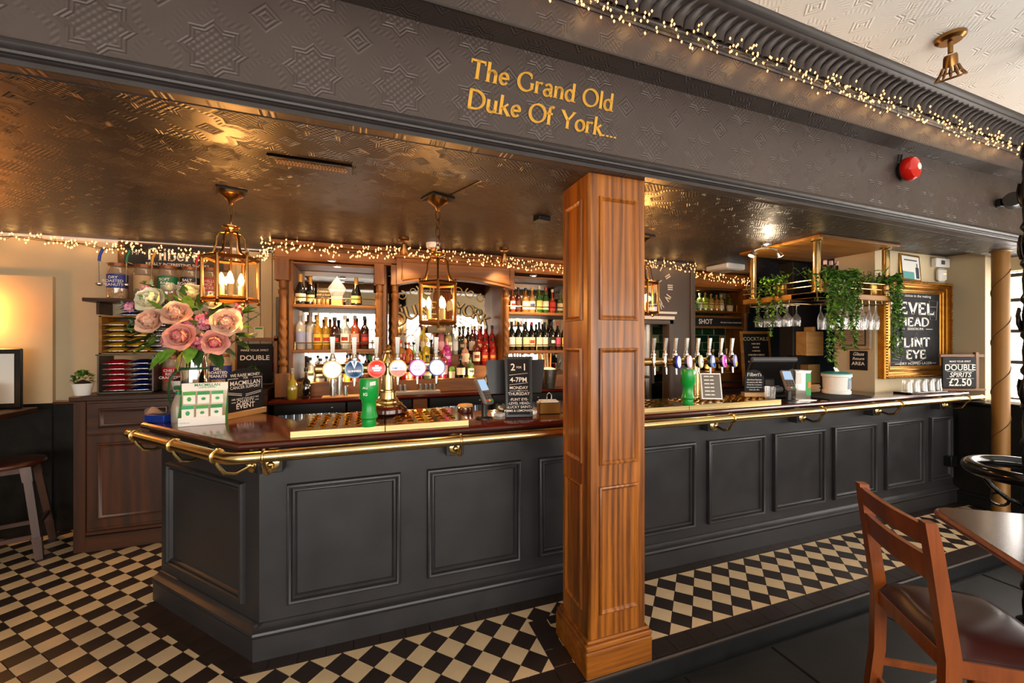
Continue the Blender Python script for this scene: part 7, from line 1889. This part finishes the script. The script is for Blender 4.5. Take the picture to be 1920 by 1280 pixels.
MB().use(BRASS).lathe([(.016, 0), (.001, .004)], 12, (0, -.052, .12)).build('seal', t)
for i in range(3):
    q = PT(1352 + i * 14, 752, 3.9)
t = thing('condiment_bottle', 'red capped bottle standing on the right bar tray side', 'bottle', (2.80, 2.685, TOP))
MB().use(mat('brown_sauce', '#3a140c', .3)).lathe([(.024, 0), (.026, .06), (.022, .075)], 14).build('bottle_body', t)
MB().use(RED).lathe([(.024, .075), (.026, .08), (.026, .13), (.022, .135)], 14).build('cap', t)

# =================================================================== OVERHEAD GLASS RACK
rx0, rx1, ry0, ry1 = 3.46, 4.475, 2.28, 2.98
gr = thing('glass_rack', 'overhead oak and brass glass rack hung with trailing plants', 'glass rack')
MB().use(OAKL).bbox(rx0 - .03, ry0 - .03, 2.425, rx1, ry1 + .03, 2.452, .006).build('ceiling_panel', gr)
ZS = 1.985
MB().use(OAKL).bbox(rx0 - .02, ry0, ZS - .05, rx1, ry0 + .22, ZS, .006).bbox(rx0 - .02, ry0, ZS - .05, rx0 + .20, ry1, ZS, .006).build('shelf', gr)
for (x, y) in ((rx0 + .05, ry0 + .05), (rx1 - .06, ry0 + .05), (rx0 + .05, ry1 - .06)):
    MB().use(BRASS).cyl((x, y, ZS), (x, y, 2.427), .028, 18).lathe([(.042, 0), (.042, .012), (.03, .02)], 18, (x, y, ZS)).lathe([(.03, -.02), (.042, -.012), (.042, 0)], 18, (x, y, 2.427)).build('brass_post', gr)
for z in (.05, .10):
    MB().use(BRASS).cyl((rx0 + .05, ry0 + .012, ZS + z), (rx1, ry0 + .012, ZS + z), .005, 8).cyl((rx0 - .008, ry0 + .05, ZS + z), (rx0 - .008, ry1, ZS + z), .005, 8).build('gallery_rail', gr)
for x in (rx0 + .05, rx0 + .37, rx0 + .68, rx1 - .03): MB().use(BRASS).cyl((x, ry0 + .012, ZS), (x, ry0 + .012, ZS + .105), .006, 8).build('rail_post', gr)
for k in range(8):
    x = rx0 + .30 + k * .09
    MB().use(BRASS).tube([(x, ry0 + .02, ZS - .05), (x, ry0 + .015, ZS - .075), (x, ry0 + .30, ZS - .075)], .005, 6).build('hanger_rail', gr)
for k in range(5):
    y = ry0 + .25 + k * .095
    MB().use(BRASS).tube([(rx0 - .0, y, ZS - .05), (rx0 - .005, y, ZS - .075), (rx0 + .26, y, ZS - .075)], .005, 6).build('hanger_rail', gr)
# hanging wine glasses, foot up
GP = [(.034, 0), (.034, -.004), (.006, -.012), (.004, -.03), (.004, -.085), (.012, -.098), (.032, -.125), (.036, -.16), (.031, -.205)]
GPI = MB().use(CLEAR).lathe(GP, 18, cap=False).mesh('hanging_glass', 60)
FLT = MB().use(CLEAR).lathe([(.030, 0), (.030, -.004), (.005, -.012), (.004, -.07), (.010, -.085), (.025, -.125), (.028, -.17), (.024, -.235)], 18, cap=False).mesh('hanging_flute', 60)
k = 0
for i in range(7):
    for j in range(2):
        x = rx0 + .345 + i * .09; y = ry0 + .09 + j * .12
        o = tag(link('wine_glass', FLT, None, (x, y, ZS - .066)), '%s hanging flute from the pillar in the %s row of the rack' % (ORD[6 - i], ('front', 'rear')[j]), 'wine glass', 'flutes hanging in the rack'); o['label'] = o['label']
for i in range(4):
    for j in range(2):
        o = tag(link('wine_glass', GPI, None, (rx0 + .06 + j * .11, ry0 + .305 + i * .095, ZS - .066)), '%s hanging round glass from the rear post, %s row' % (ORD[3 - i], ('outer', 'inner')[j]), 'wine glass', 'round glasses hanging in the rack')
# bottles on the rack shelf
for i, px in enumerate((1547, 1558, 1571)):
    q = PY(px, 500, ry0 + .175)
    bottle('wine', '%s dark bottle with a rose label from the brass corner post on the rack' % ORD[i], (PY(1547, 500, ry0 + .175).x + .076 * i, ry0 + .175, ZS + .0005), .31, .036, '#2a0c10', '#d8a8a0', '#c89a8a', 'bottles on the glass rack', None, .15, 'wine_bottle')
# trailing plants
def trailing(label, pos, pot_r, vines, seed, up=14):
    rnd = random.Random(seed)
    t = thing('trailing_plant', label, 'potted plant', pos, 0, 'trailing plants on the glass rack')
    MB().use(BRASSD if pot_r > .04 else BLACK).lathe([(pot_r * .85, 0), (pot_r, .01), (pot_r * 1.02, .11), (pot_r * .9, .11)], 18).build('pot', t)
    m = MB(); st_ = MB().use(LEAFD)
    for (dx, dy, L) in vines:
        p = Vector((dx * .3, dy * .3, .12)); path = [tuple(p)]; n = int(L / .016)
        tgt = Vector((dx, dy, 0))
        for i in range(n):
            f = i / n
            if (p.xy - tgt.xy).length > .02 and p.z > .05: p = p + (Vector((tgt.x, tgt.y, p.z)) - p) * .22 + Vector((0, 0, .012 * (1 - f * 4)))
            else: p = p + Vector((rnd.uniform(-.008, .008), rnd.uniform(-.006, .006), -.0155))
            path.append(tuple(p))
            for q in range(3):
                d = Vector((rnd.uniform(-1, 1), rnd.uniform(-1, .5), rnd.uniform(-.9, .3)))
                leaf(m, p + Vector((0, 0, 0)), d, rnd.uniform(.026, .044), rnd.choice((LEAF, LEAF, LEAFD)), rnd, .55)
        st_.tube(path, .0022, 4)
    for i in range(up):
        b = Vector((rnd.uniform(-.05, .05), rnd.uniform(-.05, .05), .10)); tp = b + Vector((rnd.uniform(-.12, .12), rnd.uniform(-.08, .08), rnd.uniform(.05, .15)))
        st_.tube([tuple(b), tuple(tp)], .002, 4); sprig(m, b, tp, 6, .042, rnd.choice((LEAF, LEAF, LEAFD)), rnd.randint(0, 9999))
    tag(st_.build('stems', t, 0), kind='stuff'); tag(m.build('foliage', t, 60), kind='stuff')
    return t
def vn(lst): return lst
trailing('trailing ivy spilling over the front corner of the glass rack', (3.62, 2.385, ZS + .0005), .055,
    [(-.12, -.13, 0.40), (-.07, -.13, 0.60), (-.02, -.13, 0.53), (.03, -.13, 0.66), (.08, -.13, 0.56), (.13, -.13, 0.74), (.18, -.13, 0.64), (.23, -.13, 0.80), (.28, -.13, 0.92), (.05, -.14, 0.83), (.0, -.13, 0.92), (-.05, -.13, 0.92), (.16, -.14, 0.51), (.32, -.13, 0.53), (.25, -.14, 0.60), (-.16, -.08, 0.33), (.10, -.15, 0.40)], 21, 26)
trailing('trailing ivy in a brass pot at the rear end of the glass rack', (3.53, 2.66, ZS + .0005), .05,
    [(-.085, .10, .52), (-.085, .05, .62), (-.085, 0, .50), (-.09, .14, .58), (-.08, -.06, .42)], 22, 6)
trailing('trailing ivy in a brass pot at the pillar end of the glass rack', (4.30, 2.385, ZS + .0005), .05,
    [(.13, -.13, 0.83), (.17, -.13, 0.92), (.09, -.13, 0.53), (.20, -.12, 0.74), (.05, -.13, 0.33), (.22, -.11, 0.92), (.15, -.14, 0.60)], 23, 22)

# =================================================================== PILLAR AND END WALL
# framed licence notice on the pillar flank
yl, yr = PX(1640, 630, 4.48).y, PX(1578, 630, 4.48).y
nf = thing('framed_notice', 'pale framed printed notice on the pillar flank below the glasses', 'notice', (4.478, (2.475 + 2.735) / 2, 1.50), -pi / 2)
MB().use(mat('driftwood', '#a08a72', .5, 0, .4, 0, .2, 20)).bbox(-.135, -.028, 0, .135, 0, .36, .008).build('frame', nf)
MB().use(mat('dark_green_mount', '#24302a', .5)).box(-.10, -.031, .035, .10, -.027, .325).build('mount', nf)
MB().use(mat('brown_paper', '#9a7a62', .6)).box(-.088, -.033, .047, .088, -.030, .313).build('paper', nf)
m = MB().use(mat('paper_ink', '#5a4436', .7))
for i in range(11): m.box(-.075 + .02 * (i % 3 == 2), -.0342, .285 - i * .02, .075 - .03 * (i % 2), -.0328, .289 - i * .02)
m.build('print', nf)
ga = thing('glass_return_sign', 'small black sign lettered Glass Return AREA under the framed notice', 'sign', (4.478, 2.58, 1.30), -pi / 2)
MB().use(CHALK).bbox(-.075, -.012, 0, .075, 0, .185, .003).build('sign_face', ga)
for s, sz, z, sh_ in (('Glass', .045, .155, .3), ('Return', .036, .11, .3), ('AREA', .045, .062, 0)): lettering(s, sz, CHALKW, ga, (0, -.0135, z), shear=sh_, bold=.012, name='sign_words')
# gilt framed beer chalkboard
gf = thing('gilt_framed_board', 'large gilt framed chalkboard advertising LEVEL HEAD and FLINT EYE', 'framed board', (5.055, 2.449, 1.225))
gw, gh = 1.07, .94
GPR = [(0, .0), (0, .05), (.008, .062), (.028, .064), (.031, .046), (.036, .046), (.040, .058), (.048, .060), (.052, .044), (.060, .040), (.078, .050), (.086, .052), (.089, .034), (.098, .030), (.102, .018), (.112, .012)]
MB().use(GOLDF).sweep_rect(-gw / 2, 0, gw / 2, gh, GPR, 0).build('gilt_frame', gf, 30)
mbead = MB().use(GOLDF).ball((0, 0, 0), .011, 8).mesh('bead', 60)
m = MB().use(GOLDF)
for i in range(int(gw / .026)):
    for z in (.018, gh - .018): m.ball((-gw / 2 + .018 + i * .026, -.066, z), .009, 6)
for i in range(int(gh / .026)):
    for x in (-gw / 2 + .018, gw / 2 - .018): m.ball((x, -.066, .018 + i * .026), .009, 6)
tag(m.build('frame_beading', gf, 60), kind='stuff')
MB().use(CHALK).box(-gw / 2 + .10, -.012, .10, gw / 2 - .10, 0, gh - .10).build('board_face', gf)
yq = -.0135
def gtext(s, size, x, z, serif=True, stretch=1.55, w=.16):
    if serif:
        wd = serif_width(s, size) * stretch
        serif_letters(gf, s, size, CHALKW, Matrix.Translation((x - wd / 2, yq, z)) @ Matrix.Rotation(pi / 2, 4, 'X') @ Matrix.Scale(stretch, 4, (1, 0, 0)), 'chalk_letter', w, .07)
    else:                                   # one object for each word
        mes = [text_mesh(wd_, size, CHALKW, align='LEFT') for wd_ in s.split(' ')]
        ws_ = [max(v.co.x for v in me_.vertices) * stretch for me_ in mes]
        x0 = x - (sum(ws_) + size * .35 * stretch * (len(ws_) - 1)) / 2
        for me_, w1 in zip(mes, ws_):
            o_ = link('chalk_lettering', me_, gf, (x0, yq, z), (pi / 2, 0, 0)); o_.scale = (stretch, 1, 1); x0 += w1 + size * .35 * stretch
gtext('revolution in the making', .034, .02, .80, False, 1.5)
gtext('LEVEL', .155, -.02, .625); gtext('HEAD', .115, .0, .505); gtext('SESSION IPA', .032, .02, .475, False, 1.5)
gtext('FLINT', .125, -.01, .30); gtext('EYE', .115, .03, .185); gtext('DRY HOPPED LAGER', .036, .03, .135, False, 1.5)
for x0, x1, z in ((-.26, -.15, .475), (.19, .30, .475), (-.30, -.21, .135), (.27, .36, .135)): rule(gf, x0, x1, z, yq, .002)
# chalk drawings: a pint glass and a star-burst bottle label
m = MB().use(mat('chalk_grey', '#8e8c8a', .8))
m.tube([(.26, yq, .57), (.24, yq, .76), (.38, yq, .76), (.36, yq, .57)], .004, 4, True)
m.tube([(.25, yq, .70), (.37, yq, .70)], .004, 4); m.tube([(.28, yq, .66), (.34, yq, .66), (.33, yq, .60), (.29, yq, .60)], .003, 4, True)
m.tube([(.03, yq, .44), (-.12, yq, .24), (-.14, yq, .19), (-.05, yq, .16), (0.02, yq, .15), (.10, yq, .16), (.20, yq, .19), (.17, yq, .24)], .003, 4, True)
m.tube([(-.40, yq, .15), (-.36, yq, .33), (-.18, yq, .26), (-.22, yq, .15)], .003, 4, True)
for i in range(4): m.tube([(-.36 + i * .006, yq, .28 - i * .03), (-.23, yq, .245 - i * .025)], .003, 4)
m.build('chalk_drawing', gf)
# small framed certificate leaning above it
cf = thing('framed_certificate', 'small gold framed certificate leaning on top of the gilt frame', 'picture', (4.985, 2.42, 2.166), 0)
F4 = Matrix.Rotation(-.08, 4, 'X') @ Matrix.Rotation(.03, 4, 'Y')
m = MB().use(GOLDF); m.xf = F4; m.bbox(-.16, 0, 0, .16, .018, .265, .005).build('frame', cf)
m = MB().use(mat('certificate_paper', '#e8e6de', .6)); m.xf = F4; m.box(-.135, -.002, .02, .135, .002, .245).build('paper', cf)
m = MB().use(mat('certificate_teal', '#5aa0a0', .6)); m.xf = F4; m.box(-.135, -.003, .02, .04, .001, .09).use(mat('certificate_dark', '#2a3038', .6)).box(.07, -.003, .03, .12, .001, .14).box(.088, -.003, .14, .102, .001, .18).box(-.10, -.003, .20, .10, .001, .212).build('print', cf)
# white alarm box and movement sensor, socket box on the flank
q = PY(1776, 498, 2.44)
ab_ = thing('alarm_box', 'small white alarm panel high on the end wall', 'alarm panel', (5.475, 2.449, 2.33))
MB().use(WHITE).bbox(-.12, -.045, 0, .11, 0, .09, .006).build('casing', ab_)
MB().use(mat('panel_display', '#4a4a52', .4)).box(-.04, -.047, .025, .02, -.044, .065).build('display', ab_)
ms = thing('motion_sensor', 'white motion sensor mounted under the alarm panel', 'sensor', (5.475, 2.449, 2.185))
MB().use(WHITE).bbox(-.06, -.05, 0, .06, 0, .135, .02).build('casing', ms)
MB().use(glow('sensor_led', (1.0, .6, .2), 2.0)).box(-.015, -.052, .07, .03, -.049, .08).build('sensor_lamp', ms)
q = PX(1612, 502, 4.48)
sk = thing('junction_box', 'cream junction box with a looped cable on the pillar flank', 'junction box', (4.479, 2.60, 2.15), -pi / 2)
MB().use(CREAML).bbox(-.06, -.03, 0, .06, 0, .12, .004).build('casing', sk)
MB().use(WHITE).tube([(0, -.032, .06), (.02, -.04, .03), (.02, -.035, -.03), (-.03, -.03, -.04), (-.05, -.02, 0)], .004, 6).build('cable', sk)
# double spirits sign on a wooden rack at the end of the bar
ds = thing('spirits_sign', 'chalk sign DOUBLE SPIRITS £2.50 on a wooden rack at the bar end', 'sign', (5.345, 2.235, TOP), -YAW)
MB().use(OAKX).bbox(-.17, .012, .325, .26, .035, .355, .004).bbox(-.17, .0, .0, .26, .035, .025, .004).build('rack_rail', ds)
MB().use(OAKZ).bbox(.165, .006, .0, .20, .035, .375, .004).build('rack_post', ds)
MB().use(CHALK).bbox(-.165, -.006, .03, .160, .008, .325, .003).build('board', ds)
for s, sz, z, b in (('MAKE YOUR SPIRIT', .024, .285, .004), ('DOUBLE', .078, .225, .012), ('SPIRITS', .066, .155, .012), ('£2.50', .098, .082, .018)):
    lettering(s, sz, CHALKW, ds, (0, -.0075, z), bold=b, shear=.25 if s == 'SPIRITS' else 0, name='chalk_lettering')
for z in (.258, .19, .122): rule(ds, -.13, .13, z, -.0075, .0012)
# gold painted pipe column with wire, flowers on the sill
gc = thing('gold_column', 'slim gold painted round column beside the street window', 'column', (5.25, 1.93, 0))
MB().use(mat('gold_column_paint', '#835a22', .5, .25, .5, 0, .1, 5)).lathe([(.075, 0), (.075, .02), (.062, .05), (.056, .06), (.056, 2.36), (.07, 2.37), (.07, 2.385)], 28).build('shaft', gc)
m = MB().use(mat('brown_twine', '#4a2c12', .8))
for k in range(1):
    m.tube([(.058 * cos(a), .058 * sin(a), .55 + a / (2 * pi) * .44) for a in [i * .3 for i in range(80)]], .003, 5)
m.build('twine', gc)
fw = thing('sill_flowers', 'pink artificial flowers standing on the window sill', 'flowers', (5.66, 1.80, 1.0205))
MB().use(glassy('amber_vase', '#e0c8a0', .6)).lathe([(.03, 0), (.04, .10), (.03, .16), (.034, .18)], 16).build('vase', fw)
m = MB()
for i, (dx, dz, r_, c) in enumerate(((-.03, .30, .06, '#d87a60'), (.05, .36, .05, '#c83a68'), (0, .42, .045, '#d86a86'), (-.06, .38, .03, '#e8b496'))):
    mt = mat('petal' + c, c, .6)
    for k in range(9):
        a = 2 * pi * k / 9; m.use(mt); petal(m, Vector((dx, -.03, dz)), Vector((cos(a), -.5, sin(a))), Vector((0, -1, 0)), r_, r_ * .5, .6)
m.build('blooms', fw, 60)
m = MB(); sprig(m, (0, 0, .18), (.02, -.03, .45), 12, .07, LEAF, 77); m.build('leaves', fw, 60)
MB().use(LEAFD).cyl((0, 0, .05), (0, -.02, .40), .004, 6).build('stem', fw)

# =================================================================== RIGHT FOREGROUND
ic = thing('iron_column', 'ornate black cast iron column with a round drinks ring', 'column', (3.46, 1.14, -.115))
prof = [(.11, 0), (.11, .06), (.085, .09), (.07, .14)]
z = .14
while z < 2.55:
    prof += [(.046, z + .02), (.050, z + .10), (.044, z + .16), (.056, z + .18), (.056, z + .195)]; z += .20
prof += [(.05, z + .04), (.032, z + .10), (.030, 3.31)]
MB().use(IRON).lathe(prof, 24).build('shaft', ic)
m = MB().use(IRON)
for lvl in (1.35, 1.75, 2.15, 2.45):
    for k in range(6):
        a = k * pi / 3 + lvl; 
        m.tube([((.048 + r_) * cos(a + t_), (.048 + r_) * sin(a + t_), lvl + zz) for r_, t_, zz in ((0, 0, 0), (.010, .1, .04), (.014, .2, .09), (.010, .25, .13), (.004, .1, .11))], [.010, .012, .010, .008, .006], 6)
m.build('leaf_ornament', ic, 60)
ring = [(.245 * cos(2 * pi * k / 48), .245 * sin(2 * pi * k / 48), .965) for k in range(48)]
MB().use(BLACKG).tube(ring, .036, 14, True).build('ring_rail', ic)
m = MB().use(IRON)
for k in range(4):
    a = k * pi / 2 + .5
    m.tube([(.05 * cos(a), .05 * sin(a), .78), (.10 * cos(a), .10 * sin(a), .80), (.16 * cos(a), .16 * sin(a), .86), (.21 * cos(a), .21 * sin(a), .94)], .012, 8)
    m.tube([((.13 + .035 * cos(t_)) * cos(a), (.13 + .035 * cos(t_)) * sin(a), .82 - .03 + .035 * sin(t_)) for t_ in [i * pi / 6 for i in range(12)]], .007, 6, True)
m.build('ring_bracket', ic)
# table with a rounded corner
ZT = .80
pA = PZ(1742, 952, ZT); 
def camxy(x, zf): v = RT * x + FW * zf; return v
# edges in plan (photo-derived): corner, far edge direction, near edge direction
cA = PZ(1735, 946, ZT); fA = PZ(1960, 965, ZT); nA = PZ(1925, 1067, ZT)
e1 = Vector((fA.x - cA.x, fA.y - cA.y)).normalized(); e2 = Vector((nA.x - cA.x, nA.y - cA.y)).normalized()
cor_ = Vector((cA.x, cA.y)); poly = []
R = .10
poly = [tuple(cor_ + e2 * .95)] + [tuple(cor_ + e2 * R * (1 - t_) ** 2 + e1 * R * t_ ** 2) for t_ in [i / 8 for i in range(9)]] + [tuple(cor_ + e1 * .80), tuple(cor_ + e1 * .80 + e2 * .95)]
tb = thing('pub_table', 'dark wooden pub table with a lighter rounded edge beside the chair', 'table', (0, 0, -.115))
TOPW = wood('table_top_wood', '#1c0d08', '#4a2416', (.15, 1, 1), 10, .22, 0, .5, .04)
EDGW = wood('table_edge_wood', '#5a2408', '#a8541a', (.15, 1, 1), 10, .3, 0, .3, .04)
zz = ZT + .115
ccw = poly if sum(poly[i][0] * poly[(i + 1) % len(poly)][1] - poly[(i + 1) % len(poly)][0] * poly[i][1] for i in range(len(poly))) > 0 else poly[::-1]
n = len(ccw); rings_ = []
for ins, z in ((.025, -.035), (.005, -.03), (0, -.02), (0, -.012), (.006, -.003), (.014, 0)): rings_.append([(x, y, zz + z) for x, y in offset_poly(ccw, ins)])
vs = [p for r_ in rings_ for p in r_]
fs = [[i * n + k, i * n + (k + 1) % n, (i + 1) * n + (k + 1) % n, (i + 1) * n + k] for i in range(len(rings_) - 1) for k in range(n)] + [list(range(n))[::-1]]
MB().use(EDGW).add(vs, fs).build('table_edge', tb, 30)
MB().use(TOPW).prism(offset_poly(ccw, .014), zz - .02, zz + .001).build('table_top', tb, 0)
ctr = cor_ + e1 * .40 + e2 * .47
MB().use(IRON).lathe([(.22, 0), (.22, .02), (.05, .06), (.04, .10), (.04, zz - .06), (.09, zz - .034)], 24, (ctr.x, ctr.y, 0)).build('pedestal', tb)
# bar-height chair seen from behind
zc_ = .925
Pf = PZ(1618, 905, zc_); Pn = PZ(1742, 978, zc_)
dv = Vector((Pn.x - Pf.x, Pn.y - Pf.y)); Wc = dv.length; ax = math.atan2(dv.y, dv.x)
chr_ = thing('pub_chair', 'cherry wood chair with oxblood leather seat at the pub table', 'chair', ((Pf.x + Pn.x) / 2, (Pf.y + Pn.y) / 2, -.115), ax)
# local x: along the backrest (far -> near), +y: forward of the chair
HB = zc_ + .115; SH = .585; hw = Wc / 2
def post_(x):
    m = MB().use(CHAIRW); w2 = .021
    sec = [(0.02, 0.0, .020), (.055, .30, .022), (.06, SH - .02, .024), (.045, SH + .10, .023), (.012, HB - .10, .021), (-.004, HB, .018)]
    vs = []
    for y, z, t_ in sec:
        for sx, sy in ((-1, -1), (1, -1), (1, 1), (-1, 1)): vs.append((x + sx * w2 * (1 if z < HB else .9), y + sy * t_, z))
    fs = [[3, 2, 1, 0], [4 * (len(sec) - 1) + i for i in range(4)]]
    for i in range(len(sec) - 1):
        for k in range(4): fs.append([4 * i + k, 4 * i + (k + 1) % 4, 4 * i + 4 + (k + 1) % 4, 4 * i + 4 + k])
    m.add(vs, fs).build('back_post', chr_, 25)
post_(-hw); post_(hw)
def slat(z0, z1, y0, y1):
    m = MB().use(CHAIRW)
    vs = []
    for t_ in [i / 6 for i in range(7)]:
        x = -hw + .018 + (2 * hw - .036) * t_; bow = -.028 * sin(pi * t_)
        for yy, z in ((y0 - .011, z0), (y0 + .011, z0), (y1 + .011, z1), (y1 - .011, z1)): vs.append((x, yy + bow * .6, z))
    fs = []
    for i in range(6):
        for k in range(4): fs.append([4 * i + k, 4 * i + (k + 1) % 4, 4 * i + 4 + (k + 1) % 4, 4 * i + 4 + k])
    fs += [[3, 2, 1, 0], [24, 25, 26, 27]]
    m.add(vs, fs).build('back_slat', chr_, 25)
slat(HB - .095, HB - .015, .008, -.006); slat(HB - .225, HB - .130, .026, .012)
SD = .42
MB().use(CHAIRW).bbox(-hw + .015, .048, SH - .085, hw - .015, .072, SH - .02, .004).build('seat_rail', chr_)
MB().use(CHAIRW).bbox(-hw + .015, SD - .02, SH - .085, hw - .015, SD + .004, SH - .02, .004).build('seat_rail', chr_)
for s in (-1, 1):
    MB().use(CHAIRW).bbox(s * hw - .012, .06, SH - .085, s * hw + .012, SD, SH - .02, .004).build('seat_rail', chr_)
    MB().use(CHAIRW).bbox(s * hw - .020, SD - .03, 0, s * hw + .020, SD + .012, SH - .02, .005).build('front_leg', chr_)
    MB().use(CHAIRW).bbox(s * hw - .010, .05, .22, s * hw + .010, SD, .25, .004).build('stretcher', chr_)
MB().use(CHAIRW).bbox(-hw, .045, .14, hw, .065, .17, .004).build('stretcher', chr_)
# leather cushion
m = MB().use(LEATHER); K = 14; vs = []; fs = []
for j in range(K + 1):
    for i in range(K + 1):
        u = i / K * 2 - 1; v = j / K * 2 - 1
        e = max(0, 1 - abs(u) ** 6) * max(0, 1 - abs(v) ** 6)
        vs.append((u * (hw + .012), .245 + v * .195, SH - .02 + .055 * e ** .5 + .006 * sin(u * 5 + v * 3) * e))
for j in range(K):
    for i in range(K): fs.append([j * (K + 1) + i, j * (K + 1) + i + 1, (j + 1) * (K + 1) + i + 1, (j + 1) * (K + 1) + i])
m.add(vs, fs).box(-hw - .01, .052, SH - .022, hw + .01, .438, SH - .015).build('cushion', chr_, 60)
# lower floor-side things already stand on the flagstones
